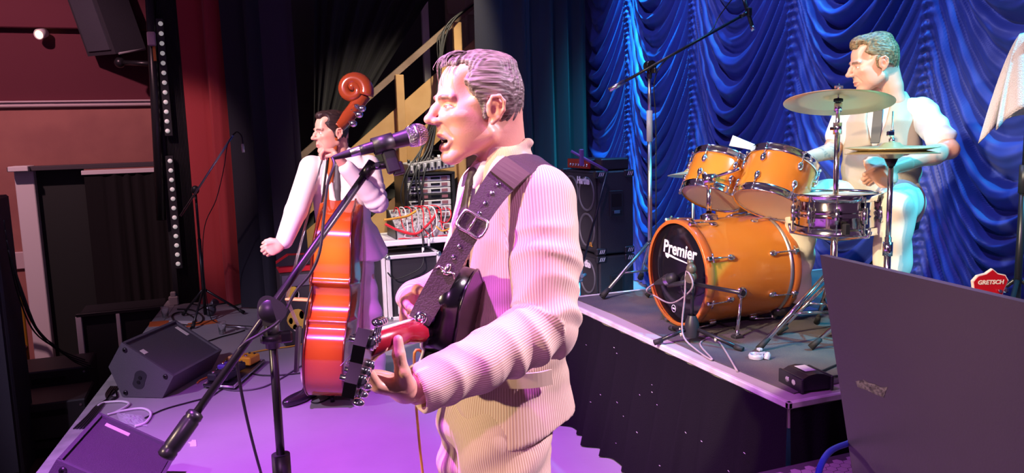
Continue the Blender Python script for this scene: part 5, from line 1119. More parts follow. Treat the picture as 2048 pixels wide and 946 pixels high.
p = floorp(420, 632, 0); mb = MB(); mb.sph(p+np.array([0, 0, .06]), (.06, .05, .06), 14, 10); mb.cyl(p+np.array([.02, 0, .09]), p+np.array([.06, -.03, .14]), .03, .035); solo(mb, 'floor_lamp_can', mat('can_grey', (.12, .11, .13), .4, .4), 'small grey floor lamp can by the red curtain hem', 'light')
mb = MB(); mb.cyl(floorp(445, 655, .02), floorp(492, 660, .02), .010, n=8); solo(mb, 'spare_stand_tube', M_steel, 'thin metal tube lying on the floor near the black curtain', 'tube')

# ================================================================ people: shared sculpting
class Person:
    def __init__(s, name, label, O, fdir):
        s.O = np.array([O[0], O[1], O[2]], float); s.f = nrm((fdir[0], fdir[1], 0)); s.l = np.cross((0, 0, 1.), s.f); s.M = np.stack([s.f, s.l, np.array([0, 0, 1.])], 1)
        s.name, s.label = name, label; s.meshes = []; s.cols = []
    def W(s, p): return s.O+np.asarray(p, float)@s.M.T
    def Lc(s, w): return (np.asarray(w, float)-s.O)@s.M
    def skin(s, V, Q, col, world=False): s.meshes.append((V if world else s.W(V), Q)); s.cols.append(col if getattr(col, 'ndim', 1) == 2 else np.tile(col, (len(V), 1)))
    def make(s, m):
        V, Q = joinm(*s.meshes); o = mesh_np(s.name, V-s.O, Q, m, None, col=np.concatenate(s.cols)); o.location = Vector(s.O); tag(o, s.label, 'person'); s.o = o; return o
    def cloth(s, vol, name, m, sm=2, disp=None, st=None, colf=None):
        V, Q = vol.mesh(); V = smooth_mesh(V, Q, sm)
        if disp is not None: V = V+vnormals(V, Q)*disp(V)[:, None]
        at = {'st': st(V)} if st is not None else None
        return mesh_np(name, s.W(V), Q, m, s.o, attrs=at, col=colf(V) if colf else None)
SKIN = np.array(srgb('dca58c')); LIP = np.array(srgb('a8504e')); BROW = np.array(srgb('6e5244'))
M_skin = mat_attr('skin', .42, bump=(260, .06), spec=.45, sss=.12)
def hand_pts(W, d, p, sdir, curls, thumb=None, sc=1., spread=1.):
    """finger joints from the wrist frame: d to the fingers, p out of the palm, sdir to the thumb side"""
    W = np.asarray(W, float); d = nrm(d); p = nrm(p-d*(np.asarray(p, float)@d)); sdir = nrm(sdir); out = []
    base = [(.030, .088, (.043, .026, .021)), (.010, .092, (.047, .029, .022)), (-.011, .088, (.043, .027, .021)), (-.030, .080, (.034, .021, .019))]
    for (o, a, ln), c in zip(base, curls):
        q = W+d*a*sc+sdir*o*sc; pts = [q]; ang = 0; fan = sdir*o*.9*spread
        for k in range(3):
            ang += math.radians(c[k]); dirv = nrm(d*math.cos(ang)+p*math.sin(ang)+fan*(1 if k == 0 else .3)); q = q+dirv*ln[k]*sc; pts.append(q)
        out.append(pts)
    if thumb is None: thumb = [(.028, .030, .012), (.052, .052, .03), (.075, .058, .045), (.094, .055, .055)]
    th = [W+(d*a+sdir*b+p*c)*sc for a, b, c in thumb]
    return out, th
def hand_vol(W, d, p, sdir, curls, fore=None, thumb=None, sc=1., h=.0026, spread=1.):
    fg, th = hand_pts(W, d, p, sdir, curls, thumb, sc, spread); W = np.asarray(W, float); d = nrm(d); p = nrm(p-d*(np.asarray(p)@d)); sdir = nrm(sdir)
    P = np.array([x for f_ in fg for x in f_]+th+[W]+([np.asarray(fore)] if fore is not None else [])); v = Vol(P.min(0)-.04, P.max(0)+.04, h)
    R = np.stack([d, sdir, p], 1)
    v.ell(W+d*.05*sc, np.array([.052, .041, .0155])*sc, R=R); v.ell(W+d*.075*sc, np.array([.026, .042, .013])*sc, .012, R=R); v.ell(W+d*.02*sc, np.array([.035, .030, .018])*sc, .012, R=R)
    v.cap(W+d*.03*sc+sdir*.02*sc+p*.004, th[1], .018*sc, .0135*sc, .012)
    v.ell(W+d*.045*sc-sdir*.028*sc+p*.004, np.array([.035, .013, .014])*sc, .01, R=R)
    for i, f_ in enumerate(fg):
        r = (.0092, .0096, .0092, .008)[i]*sc
        v.cap(W+d*.03*sc+sdir*(.02-.013*i)*sc-p*.002, f_[0], .010*sc, r*1.1, .008)
        v.chain(f_, [r*1.08, r, r*.92, r*.78], .0035)
        for j in (1, 2): v.sph(f_[j]-p*0, r*1.04, .004)
    v.chain(th, [.016*sc, .0125*sc, .0112*sc, .0085*sc], .005)
    if fore is not None: v.cap(W+d*.012*sc, fore, .027*sc, .034*sc, .015)
    V, Q = v.mesh(); V = smooth_mesh(V, Q, 1, .5)
    col = np.tile(SKIN*np.array([1, .97, .97]), (len(V), 1))
    for f_ in fg:
        for j in (1, 2): col *= (1-.12*np.exp(-((V-f_[j])**2).sum(1)/.009**2))[:, None]*np.array([1, 1, 1])
        g = np.exp(-((V-(f_[3]-p*.006*0+ (f_[3]-f_[2])*.1))**2).sum(1)/.008**2)[:, None]; col = col*(1-g*.35)+np.array(srgb('e8b5a8'))*g*.35
    return V, Q, col
def head_mesh(h=.0024, mouth='closed', sq=0., neck=(-.045, -.16), nr=.056, lean=1., jaw=1., stub=.06, brow=BROW, nose=1.):
    """head sculpt in its own axes: x forward, y left, z up, origin between the ears"""
    v = Vol((-.14, -.115, -.24), (.175, .115, .17), h)
    v.ell((-.004, 0, .047), (.097, .073, .088)); v.ell((.035, 0, .052), (.066, .061, .064), .03)
    v.ell((.038, 0, -.028), (.066, .058, .078), .03)
    v.ell((.062, 0, -.045), (.050, .040, .050), .02)
    v.cap((-.062, 0, -.01), (neck[0]-.012, 0, neck[1]+.02), nr*.78, nr*.86, .03)
    v.cap((-.026, 0, -.06), (neck[0], 0, neck[1]), nr*.9, nr, .02); v.cap((neck[0], 0, neck[1]), (neck[0], 0, neck[1]-.06), nr, nr*1.15, .01)
    for s in (1, -1):
        v.cap((.002, s*.053, -.058), (.083, s*.016, -.101 if mouth == 'closed' else -.106), .015, .015, .025)      # jaw line
        v.ell((.076, s*.042, -.010), (.024, .020, .017), .02)                                                       # cheekbone
        v.cap((.104, s*.012, .033), (.090, s*.046, .034), .0085, .008, .014)                                         # brow ridge
        v.ell((.114, s*.032, .012), (.0135, .0145, .0105), .010, 's')
        v.ell((.046, s*.044, -.045), (.040, .020, .042), .02)                                                  # eye socket
        v.ell((.060, s*.060, .06), (.03, .012, .03), .02, 's')                                                       # temple
        zz = .0105 if sq else .012
        v.sph((.0895, s*.032, zz), .0128, .002)
        up = .0062-.0030*sq; dn = .0055-.0022*sq
        v.chain([(.093, s*.017, zz-.001), (.1005, s*.025, zz+up), (.1005, s*.035, zz+up), (.0905, s*.047, zz-.001)], [.0026, .0031, .0031, .0026], .0025)
        v.chain([(.093, s*.017, zz-.002), (.0985, s*.026, zz-dn-.001), (.0980, s*.036, zz-dn-.001), (.0900, s*.047, zz-.002)], [.0026, .0030, .0030, .0026], .0025)
        v.chain([(.108, s*.011, .0325), (.1065, s*.028, .0365-.003*sq), (.094, s*.047, .0335)], [.0035, .005, .003], .005)   # eyebrow
        # ear
        E = lambda a, b, c: (a, s*(.074+c), b)
        v.chain([E(.010, -.012, .002), E(.012, .012, .008), E(.004, .029, .013), E(-.012, .031, .017), E(-.022, .018, .019), E(-.021, -.002, .016), E(-.010, -.020, .010), E(.003, -.030, .004)], [.004, .0042, .0045, .0045, .0045, .0045, .005, .0065], .004)
        v.ell(E(-.005, .003, .003), (.021, .0125, .029), .006)
        v.chain([E(.0, .016, .012), E(-.012, .010, .014), E(-.011, -.010, .010)], .0035, .004)
        v.ell(E(.0005, -.003, .015), (.007, .006, .011), .004, 's'); v.ell(E(-.016, .012, .017), (.003, .004, .011), .004, 's')
        v.ell(E(.012, -.004, .001), (.005, .006, .008), .004)
    nz = nose
    for s in (1, -1): v.ell((.096, s*.019, -.014), (.020, .014, .022), .014)
    v.chain([(.103, 0, .026), (.118, 0, .008), (.134*1.0, 0, -.014)], [.0075, .0088, .0108*nz], .012); v.ell((.134, 0, -.017), (.0135*nz, .0115, .010), .006)
    for s in (1, -1):
        v.ell((.120, s*.0125, -.0215), (.0125, .0078, .0082), .006); v.ell((.126, s*.0065, -.0285), (.0062, .0036, .005), .003, 's')
        v.cap((.110, s*.022, -.028), (.091, s*.035, -.060), .0022, .002, .008, 's')                                     # nasolabial crease
    if mouth == 'open':
        v.ell((.084, 0, -.109), (.025, .024, .016), .016)
        v.ell((.108, 0, -.0695), (.032, .0235, .0140), .006, 's')
        v.chain([(.091, .028, -.065), (.106, .014, -.0550), (.1120, 0, -.0535), (.106, -.014, -.0550), (.091, -.028, -.065)], [.003, .0044, .0048, .0044, .003], .006)
        v.chain([(.091, .028, -.069), (.102, .016, -.0835), (.1070, 0, -.0865), (.102, -.016, -.0835), (.091, -.028, -.069)], [.003, .0048, .0056, .0048, .003], .007)
        v.chain([(.094, .017, -.0625), (.1035, 0, -.0605), (.094, -.017, -.0625)], .0042, .002)
        v.chain([(.088, .014, -.078), (.098, 0, -.0775), (.088, -.014, -.078)], .0036, .002)
        v.ell((.084, 0, -.078), (.018, .014, .007), .003)
    else:
        v.ell((.088, 0, -.098), (.022, .022, .017), .015)
        v.chain([(.094, .023, -.060), (.108, .010, -.0555), (.112, 0, -.0565), (.108, -.010, -.0555), (.094, -.023, -.060)], [.003, .0056, .006, .0056, .003], .005)
        v.chain([(.094, .023, -.063), (.106, .011, -.0685), (.110, 0, -.070), (.106, -.011, -.0685), (.094, -.023, -.063)], [.003, .006, .0068, .006, .003], .005)
        v.chain([(.100, .024, -.0615), (.117, 0, -.0625), (.100, -.024, -.0615)], .0013, .0015, 's')
    V, Q = v.mesh(); V = smooth_mesh(V, Q, 1, .4)
    c = np.tile(SKIN, (len(V), 1))
    def mix(col, g): 
        nonlocal c; c = c*(1-g[:, None])+np.array(col)*g[:, None]
    ay = np.abs(V[:, 1])[:, None]; Vm = np.concatenate([V[:, :1], ay, V[:, 2:]], 1)
    mix(SKIN*np.array([1.0, .74, .70]), .55*gauss(Vm, (.085, .042, -.022), (.03, .025, .022))); mix(SKIN*np.array([1., .70, .66]), .5*gauss(V, (.136, 0, -.018), (.014, .014, .012)))
    mix(SKIN*np.array([1., .62, .58]), .6*gauss(Vm, (-.006, .085, .002), (.022, .016, .03)))
    mix(SKIN*np.array([.86, .80, .80]), .5*stub/.06*gauss(Vm, (.06, .02, -.095), (.06, .06, .028)))
    bz = .0335; mix(brow, .85*sstep(.0075, .0035, np.abs(V[:, 2]-np.interp(ay[:, 0], [.01, .028, .047], [.0325, .0365-.003*sq, .033])))*sstep(.009, .013, ay[:, 0])*sstep(.052, .046, ay[:, 0])*sstep(.07, .085, V[:, 0]))
    if mouth == 'open':
        lipm = np.maximum(gauss(Vm, (.110, .006, -.0545), (.012, .017, .0045)), gauss(Vm, (.105, .006, -.0855), (.012, .017, .0055))); mix(LIP, .9*sstep(.25, .6, lipm))
        cav = ((V[:, 0]-.100)/.026)**2+(V[:, 1]/.0225)**2+((V[:, 2]+.069)/.0125)**2 < 1.0; mix(np.array(srgb('4a1518')), .9*(cav & (V[:, 0] < .1035)))
        t1 = (np.abs(V[:, 2]+.0625) < .0045) & (V[:, 0] > .088) & (V[:, 0] < .1085) & (ay[:, 0] < .019); mix(np.array(srgb('e9ddcb')), .95*t1)
        t2 = (np.abs(V[:, 2]+.077) < .0032) & (V[:, 0] > .088) & (V[:, 0] < .1025) & (ay[:, 0] < .015); mix(np.array(srgb('d8c8b4')), .9*t2)
    else:
        lipm = gauss(Vm, (.110, .004, -.0625), (.010, .018, .0105)); mix(LIP, .75*sstep(.3, .6, lipm))
    for z0 in (.0115,):
        eb = np.sqrt((V[:, 0]-.0895)**2+(ay[:, 0]-.032)**2+(V[:, 2]-(.0105 if sq else .012))**2)
        zc_ = .0105 if sq else .012; vis = (eb < .0136) & (V[:, 0] > .095) & (V[:, 2] < zc_+.0062-.0030*sq-.0022) & (V[:, 2] > zc_-.0065+.0022*sq+.0022); mix(np.array(srgb('e8ddd4')), .9*vis)
        iris = vis & (np.abs(ay[:, 0]-.032) < .0055); mix(np.array(srgb('4a4238')), .95*iris)
        lid = (eb < .0185) & (V[:, 0] > .088) & ~vis; mix(SKIN*np.array([.80, .62, .60]), .35*lid)
        lash = (eb < .0175) & (V[:, 0] > .090) & (np.abs(V[:, 2]-(zc_+.0062-.0030*sq-.0012)) < .0016); mix(np.array(srgb('4a332c')), .7*lash)
    return V, Q, c
def headframe(o, fwd, up=(0, 0, 1), roll=0.):
    f_ = nrm(fwd); l_ = nrm(np.cross(up, f_)); u_ = np.cross(f_, l_); cr, sr_ = math.cos(roll), math.sin(roll)
    return np.asarray(o, float), np.stack([f_, l_*cr+u_*sr_, u_*cr-l_*sr_], 1)
def hair_material(name, c1, c2, sc=(14, 170, 170)):
    m = mat(name, c1, .45, spec=.4); nt = m.node_tree; b = nt.nodes['Principled BSDF']
    tc = nt.nodes.new('ShaderNodeTexCoord'); mp = nt.nodes.new('ShaderNodeMapping'); mp.inputs['Scale'].default_value = sc
    n = nt.nodes.new('ShaderNodeTexNoise'); n.inputs['Scale'].default_value = 1; n.inputs['Detail'].default_value = 3
    r = nt.nodes.new('ShaderNodeValToRGB'); r.color_ramp.elements[0].position = .35; r.color_ramp.elements[1].position = .66; r.color_ramp.elements[0].color = (*srgb(c1), 1); r.color_ramp.elements[1].color = (*srgb(c2), 1)
    bp = nt.nodes.new('ShaderNodeBump'); bp.inputs['Strength'].default_value = .7; bp.inputs['Distance'].default_value = .004
    L = nt.links.new; L(tc.outputs['Object'], mp.inputs['Vector']); L(mp.outputs['Vector'], n.inputs['Vector']); L(n.outputs['Fac'], r.inputs['Fac']); L(r.outputs['Color'], b.inputs['Base Color']); L(n.outputs['Fac'], bp.inputs['Height']); L(bp.outputs['Normal'], b.inputs['Normal'])
    return m
def hair_mesh(h=.003, front=(.086, .112), side=(.018, .0), top=.014, back=-.066, thick=.007, sides=.004, quiff=.0, seed=1):
    v = Vol((-.14, -.12, -.12), (.15, .12, .20), h); t = thick
    v.ell((-.004, 0, .047), (.097+t, .073+sides, .088+t)); v.ell((.030, 0, .056), (.064+t, .060+sides, .064+t), .02)
    v.ell((-.01, 0, .112), (.082, .058, .026+top), .02)
    if quiff: v.ell((.055, 0, .118), (.042, .048, .020+quiff), .02)
    v.cap((-.055, 0, .0), (-.062, 0, back), .044+t*.4, .036, .02)
    dx, dz = front[0]-side[0], front[1]-side[1]; nv = np.array([dz, 0, -dx]); v.half((front[0], 0, front[1]), nv, .006)
    for s in (1, -1):
        v.ell((-.003, s*.082, -.004), (.027, .030, .036), .005, 's'); v.ell((.075, s*.060, .100), (.030, .030, .030), .010, 's')
        v.cap((.016, s*.068, .03), (.017, s*.070, -.016), .009, .007, .006)
    v.half((-.06, 0, back), (.35, 0, -1), .006)
    v.half((.012, 0, -.02), (.5, 0, -1.), .006) if False else None
    V, Q = v.mesh(); V = smooth_mesh(V, Q, 1, .5); N = vnormals(V, Q); ph = V[:, 1]*420+18*np.sin(V[:, 0]*22+V[:, 2]*9+seed)
    side_ = sstep(.055, .075, np.abs(V[:, 1])); ph = ph*(1-side_)+side_*(V[:, 2]*430-V[:, 0]*90)
    g = .0013*np.sin(ph)+.0010*np.sin(ph*.43+2+V[:, 0]*40)
    V = V+N*(g*(1-.5*side_))[:, None]; return V, Q
def put(V, fr): o, R = fr; return o+V@R.T
def stripe_mat(name, c1, c2, amt=.8, rough=.8, bump=.25):
    m = mat(name, c1, rough, sheen=.15, spec=.25); nt = m.node_tree; b = nt.nodes['Principled BSDF']; L = nt.links.new
    a = nt.nodes.new('ShaderNodeAttribute'); a.attribute_name = 'st'; mu = nt.nodes.new('ShaderNodeMath'); mu.operation = 'MULTIPLY'; mu.inputs[1].default_value = 2*math.pi
    sn = nt.nodes.new('ShaderNodeMath'); sn.operation = 'SINE'; ma = nt.nodes.new('ShaderNodeMath'); ma.operation = 'MULTIPLY_ADD'; ma.inputs[1].default_value = .5*amt; ma.inputs[2].default_value = .5
    mx = nt.nodes.new('ShaderNodeMix'); mx.data_type = 'RGBA'; mx.inputs[6].default_value = (*srgb(c1), 1); mx.inputs[7].default_value = (*srgb(c2), 1)
    L(a.outputs['Fac'], mu.inputs[0]); L(mu.outputs[0], sn.inputs[0]); L(sn.outputs[0], ma.inputs[0]); L(ma.outputs[0], mx.inputs[0]); L(mx.outputs[2], b.inputs['Base Color'])
    bp = nt.nodes.new('ShaderNodeBump'); bp.inputs['Strength'].default_value = bump; bp.inputs['Distance'].default_value = .002; bp.invert = True; L(ma.outputs[0], bp.inputs['Height']); L(bp.outputs['Normal'], b.inputs['Normal'])
    return m
def seg_param(V, pts):
    """closest arc length, distance and angle around a polyline"""
    P = [np.asarray(p, float) for p in pts]; best = np.full(len(V), 9.); arc = np.zeros(len(V)); ang = np.zeros(len(V)); acc = 0
    for i in range(len(P)-1):
        e = P[i+1]-P[i]; L = np.linalg.norm(e); e = e/L; t = np.clip((V-P[i])@e, 0, L); q = V-P[i]-t[:, None]*e; d = np.linalg.norm(q, axis=1)
        _, s1, s2 = frame(e, (0, 1, 0)); an = np.arctan2(q@s2, q@s1); mk = d < best; best[mk] = d[mk]; arc[mk] = acc+t[mk]; ang[mk] = an[mk]; acc += L
    return arc, best, ang
def shoe(pers, toe, heel, name='shoe', m=None, h=.006, hz=.0):
    toe = np.asarray(toe, float); heel = np.asarray(heel, float); d = nrm(toe-heel); sd_ = np.cross((0, 0, 1.), d)
    v = Vol(np.minimum(toe, heel)-.1, np.maximum(toe, heel)+np.array([.1, .1, .16]), h); R = np.stack([d, sd_, np.array([0, 0, 1.])], 1)
    L = np.linalg.norm(toe-heel); c = (toe+heel)/2
    v.ell(c+d*L*.18+np.array([0, 0, .03]), (L*.34, .045, .032), .03, R=R); v.ell(heel+d*.05+np.array([0, 0, .045]), (.052, .036, .05), .03, R=R); v.cap(heel+d*.06+np.array([0, 0, .06]), heel+d*.05+np.array([0, 0, .11]), .04, .042, .03)
    v.cap(c+np.array([0, 0, .03]), toe+np.array([0, 0, .022])-d*.02, .036, .018, .03)
    v.half(heel+np.array([0, 0, .004]), (0, 0, -1), .002)
    V, Q = v.mesh(); o = mesh_np(name, pers.W(V), Q, m or mat('black_leather', (.015, .013, .016), .25, spec=.6), pers.o); return o

# ================================================================ the singer
SY = pd(970, 220, 1.9)[1]; SO = py(1000, 300, SY)
S = Person('person', 'singer in a cream pinstriped suit at the microphone, playing a dark red guitar', (SO[0], SO[1], 0), (-1, 0))
S_sh, S_el, S_wr = np.array([-.03, .180, 1.468]), np.array([.015, .290, 1.205]), np.array([.325, .365, 1.128])
hfr = headframe((.045, 0, 1.683), (1, .03, -.02))
V, Q, c = head_mesh(.0022, 'open', .65, nose=1.0, neck=(-.052, -.15), nr=.055); S.skin(put(V, hfr), Q, c)
# hidden torso and limbs of the same body
v = Vol((-.25, -.4, .02), (.42, .45, 1.6), .012)
v.loft([(.9, .03, 0, .11, .15), (1.12, -.01, 0, .10, .15), (1.38, -.015, 0, .10, .165), (1.50, -.01, 0, .07, .13), (1.56, -.005, 0, .05, .055)], .02)
v.chain([S_sh, S_el, S_wr], [.06, .045, .03], .02); v.chain([(-.03, -.18, 1.465), (.03, -.27, 1.21), (.20, -.15, 1.20)], [.06, .045, .03], .02)
for s in (1, -1): v.chain([(.045, s*.09, .92), (.05, s*.12, .5), (.02, s*.135, .07)], [.09, .06, .04], .03)
V, Q = v.mesh(); S.skin(V, Q, SKIN)
d_ = nrm((.80, .22, .36)); p_ = nrm((-.42, -.05, .9)); s_ = np.cross(p_, d_); s_ = s_ if s_[1] > 0 else -s_
V, Q, c = hand_vol(S_wr+np.array([.012, .004, .004]), d_, p_, s_, [(38, 62, 40), (42, 66, 42), (46, 66, 40), (50, 62, 38)], fore=S_el+(S_wr-S_el)*.6, thumb=[(.030, .028, .012), (.055, .040, .034), (.072, .036, .062), (.080, .030, .086)], sc=1.08)
S.skin(V, Q, c)
rw = np.array([.215, -.125, 1.205]); V, Q, c = hand_vol(rw, (.35, .9, -.15), (-.8, .3, -.2), (.1, .1, 1), [(25, 35, 25), (28, 38, 25), (30, 40, 25), (32, 40, 25)], fore=(.14, -.22, 1.20), sc=1.02); S.skin(V, Q, c)
S.make(M_skin)
V, Q = hair_mesh(.0026, front=(.079, .110), side=(.022, -.005), top=.000, thick=.008, sides=.006, quiff=.000); hv = put(V, hfr)
M_hairS = hair_material('silver_brown_hair', '4d403b', '94857e')
mesh_np('hair', S.W(hv), Q, M_hairS, S.o)
mb = MB(); r3 = random.Random(3)
for k in range(16):          # loose forelock
    y = -.045+.09*r3.random(); ln = r3.random(); o_ = [(.040, y*.8, .138), (.066, y, .138+.004*r3.random()), (.084+.006*r3.random(), y*1.1, .130), (.096+.006*r3.random(), y*1.15+.004, .116-.008*ln), (.101+.004*r3.random(), y*1.2+.008, .102-.045*ln*(k % 4 == 0))]
    mb.tube([S.W(put(np.array([q]), hfr)[0]) for q in catmull(o_, 4)], list(np.linspace(.0016, .0005, 17)), 5)
fl_ = mb.build('forelock', M_hairS, S.o); fl_['kind'] = 'stuff'
# suit
M_suit = stripe_mat('cream_pinstripe', 'e9d6bd', 'c7a58c', .9, .85, .35)
v = Vol((-.30, -.42, .78), (.46, .48, 1.63), .0055)
sec = [(.80, .008, 0, .188, .215), (.90, .004, 0, .170, .207), (1.0, .0, 0, .146, .192), (1.12, -.008, 0, .122, .180), (1.25, -.014, 0, .116, .186), (1.38, -.016, 0, .116, .194), (1.46, -.018, 0, .104, .19), (1.52, -.018, 0, .086, .156), (1.565, -.012, 0, .068, .088), (1.595, -.012, 0, .058, .066)]
v.loft(sec, .01, pw=2.25)
v.sph((-.03, .165, 1.470), .084, .03); v.sph((-.03, -.165, 1.470), .084, .03)
SL = [S_sh, np.array([-.012, .240, 1.345]), S_el, np.array([.17, .335, 1.160]), S_wr]
v.chain(SL, [.082, .080, .071, .060, .050], .012)
v.chain([(-.03, -.18, 1.465), (.03, -.275, 1.21), (.19, -.16, 1.20)], [.082, .066, .05], .02)
# back tail flares over the hips
v.chain([(-.10, .02, 1.05), (-.125, .03, .90)], [.03, .035], .05)
v.loft([(1.29, .16, 0, .075, .004), (1.40, .16, 0, .09, .030), (1.50, .13, 0, .085, .052), (1.62, .10, 0, .08, .062)], .004, 's')
for s in (1, -1): v.chain([(-.055, s*.050, 1.602), (.0, s*.068, 1.578), (.062, s*.074, 1.490), (.104, s*.054, 1.40), (.118, s*.012, 1.285)], [.010, .012, .013, .013, .010], .004)
v.cap((-.058, .05, 1.602), (-.058, -.05, 1.602), .012, .012, .006)
v.ell((.185, .0, .845), (.115, .22, .115), .02, 's')                 # cutaway front quarters
v.half((-.02, 0, .908), (-.25, 0, -1), .004)
v.box((-.19, .105, .94), (.10, .006, .13), .003, .003, 's')           # back vent
# hollow cuff end
e_ = nrm(S_wr-SL[3]); v.half(S_wr+e_*.004, e_, .004); v.cap(S_wr-e_*.01, S_wr+e_*.05, .040, .040, .003, 's')
er = nrm(np.array([.19, -.16, 1.20])-np.array([.03, -.275, 1.21])); v.half(np.array([.19, -.16, 1.2])+er*.01, er, .004) if False else None
v.box((.02, .19, 1.0), (.075, .06, .004), .002, .003, 's') if False else None
def s_disp(V):
    arc, dist, ang = seg_param(V, SL); on = sstep(.115, .085, dist)*sstep(-.2, .02, V[:, 1])*sstep(.10, .15, V[:, 1])
    front = .5+.5*np.cos(ang-1.2)
    ph = 2*math.pi*(arc+.018*np.sin(ang*1.0+.4)+.010*np.sin(ang*2+arc*20))/.068+.9*np.sin(arc*31+ang)
    env = np.exp(-((arc-.12)/.05)**2)*.45+np.exp(-((arc-.29)/.075)**2)*1.0+np.exp(-((arc-.43)/.06)**2)*.55+np.exp(-((arc-.54)/.05)**2)*.35
    w_ = np.sin(ph); w_ = np.where(w_ > 0, w_**1.6, -np.abs(w_)**.7*.55)+.35*np.sin(ph*.53+2*ang)
    d = on*.0105*env*w_*(.35+.65*front)
    tor = 1-on; th = np.arctan2(V[:, 0], V[:, 1])
    d += tor*.0045*np.sin(7*th+6*V[:, 2]+1.5*np.sin(9*V[:, 2]))*sstep(1.42, 1.25, V[:, 2])*sstep(1.55, 1.4, V[:, 2])
    d += tor*.004*np.exp(-((V[:, 2]-1.13)/.09)**2)*np.sin(V[:, 2]*95+3*th)
    return d
def s_st(V):
    arc, dist, ang = seg_param(V, SL); on = (dist < .092) & (V[:, 1] > .13); th = np.arctan2(V[:, 0]+.015, V[:, 1])
    return np.where(on, ang*.068/.0058, th*.165/.0058)
S.cloth(v, 'jacket', M_suit, 2, s_disp, s_st)
# welt pocket flap and seam lines
arcq = []
mb = MB(); pts = [S.W((f_, l_, u_)) for f_, l_, u_ in ((.095, .182, 1.062), (.05, .200, 1.058), (.0, .205, 1.055), (-.04, .198, 1.055))]; mb.ribbon(catmull(pts, 4), [np.array([0, 0, .018])]*13, .006); fo = mb.build('pocket_flap', M_suit, S.o)
v = Vol((-.1, -.12, 1.25), (.16, .12, 1.63), .0045)      # shirt and collar
v.loft([(1.26, -.02, 0, .112, .12), (1.38, -.022, 0, .112, .13), (1.46, -.02, 0, .098, .12), (1.52, -.012, 0, .078, .10), (1.555, -.004, 0, .068, .072), (1.612, -.008, 0, .064, .066)], .006)
v.half((.04, 0, 1.563), (.42, 0, 1), .003)
for s in (1, -1): v.chain([(.052, s*.028, 1.553), (.073, s*.040, 1.520), (.087, s*.046, 1.497)], [.010, .012, .004], .004)
S.cloth(v, 'shirt', mat('white_cotton', (.78, .76, .78), .75, bump=(400, .1)), 1)
v = Vol((-.0, -.08, 1.2), (.20, .08, 1.58), .0035)
v.chain([(.073, 0, 1.532), (.083, 0, 1.508)], [.015, .012], .004, flat=(np.array([1., 0, 0]), .75)); v.chain([(.088, 0, 1.50), (.105, 0, 1.42), (.112, 0, 1.30)], [.016, .026, .030], .004, flat=(np.array([1., 0, 0]), .3))
S.cloth(v, 'necktie', mat('brown_silk', (.075, .055, .055), .45, bump=(500, .2)), 1)
v = Vol((-.2, -.28, .05), (.3, .28, 1.06), .008)           # trousers
v.loft([(.84, .035, 0, .128, .185), (.95, .03, 0, .132, .180), (1.05, .01, 0, .115, .165)], .03)
for s in (1, -1): v.chain([(.046, s*.090, .86), (.055, s*.115, .66), (.05, s*.13, .48), (.03, s*.137, .26), (.01, s*.14, .10)], [.116, .100, .085, .078, .082], .03); v.half((0, 0, .09), (0, 0, -1), .004)
def t_disp(V): return .006*np.sin(V[:, 2]*55+4*np.arctan2(V[:, 0]-.05, V[:, 1]-.1))*np.exp(-((V[:, 2]-.80)/.12)**2)+.004*np.sin(V[:, 2]*38+V[:, 0]*30)
S.cloth(v, 'trousers', M_suit, 2, t_disp, lambda V: np.where(V[:, 1] > 0, np.arctan2(V[:, 0]-.05, V[:, 1]-.11)*.1/.0058, np.arctan2(V[:, 0]-.05, V[:, 1]+.11)*.1/.0058))
for s in (1, -1): shoe(S, (.17, s*.16, 0), (-.08, s*.135, 0), m=mat('black_leather', (.015, .013, .016), .25, spec=.6))

# ---------------------------------------------------------------- his guitar
J, N = pd(833, 657, 1.70), pd(730, 692, 1.37); gn_ = nrm(N-J); gt = np.array([-1., -.0, .30]); gt = nrm(gt-gn_*(gt@gn_)); gs_ = np.cross(gt, gn_); gs_ = gs_ if gs_[2] > 0 else -gs_
gu = thing('electric_guitar', 'dark cherry hollow-body guitar held by the singer on a studded leather strap', 'guitar', J-gn_*.2)
G = lambda a, b, c: J+gn_*a+gs_*b+gt*c
M_gblk = mat('black_gloss_lacquer', (.005, .0045, .006), .22, coat=.25); M_gred = mat('cherry_red_top', srgb('7d0c1c'), .15, coat=.8)
ol = [(.02, .035), (.035, .075), (.015, .125), (-.05, .155), (-.12, .135), (-.17, .125), (-.24, .165), (-.32, .195), (-.40, .17), (-.445, .08), (-.45, 0), (-.445, -.08), (-.40, -.17), (-.32, -.195), (-.24, -.165), (-.17, -.12), (-.11, -.11), (-.06, -.12), (-.02, -.10), (-.035, -.05), (.0, -.03)]
cp_ = catmull([np.array([a, b, 0]) for a, b in ol], 5, True)
mb = MB(); mb.prism([G(p[0], p[1], -.020) for p in cp_], -gt*.072, smooth_side=True); mb.build('body', M_gblk, gu)
mb = MB(); mb.prism([G(p[0]*.992-.002, p[1]*.985, -.0199) for p in cp_], gt*.004); mb.build('top_plate', M_gred, gu)
mb = MB(); mb.tube([G(p[0], p[1], -.019) for p in cp_], .0038, 6, closed=True); mb.build('binding', mat('white_binding', (.8, .77, .76), .35), gu)
mb = MB(); mb.tube([G(p[0], p[1], -.091) for p in cp_], .0028, 6, closed=True); mb.build('back_edge', M_gblk, gu)
Ln = np.linalg.norm(N-J)
mb = MB()
for i in range(2): pass
prof_n = [(-.021, .0), (-.020, -.010), (-.012, -.020), (0, -.023), (.012, -.020), (.020, -.010), (.021, 0)]
Vn = []; na = [-.03, .0, .05, .07, .10, Ln]
for a in na:
    thk = np.interp(a, [-.03, .05, .10, .2], [1.9, 1.9, 1.0, .95]); wd = np.interp(a, [0, Ln], [1.18, 1.0]); Vn.append([G(a, b*wd, c*thk) for b, c in prof_n])
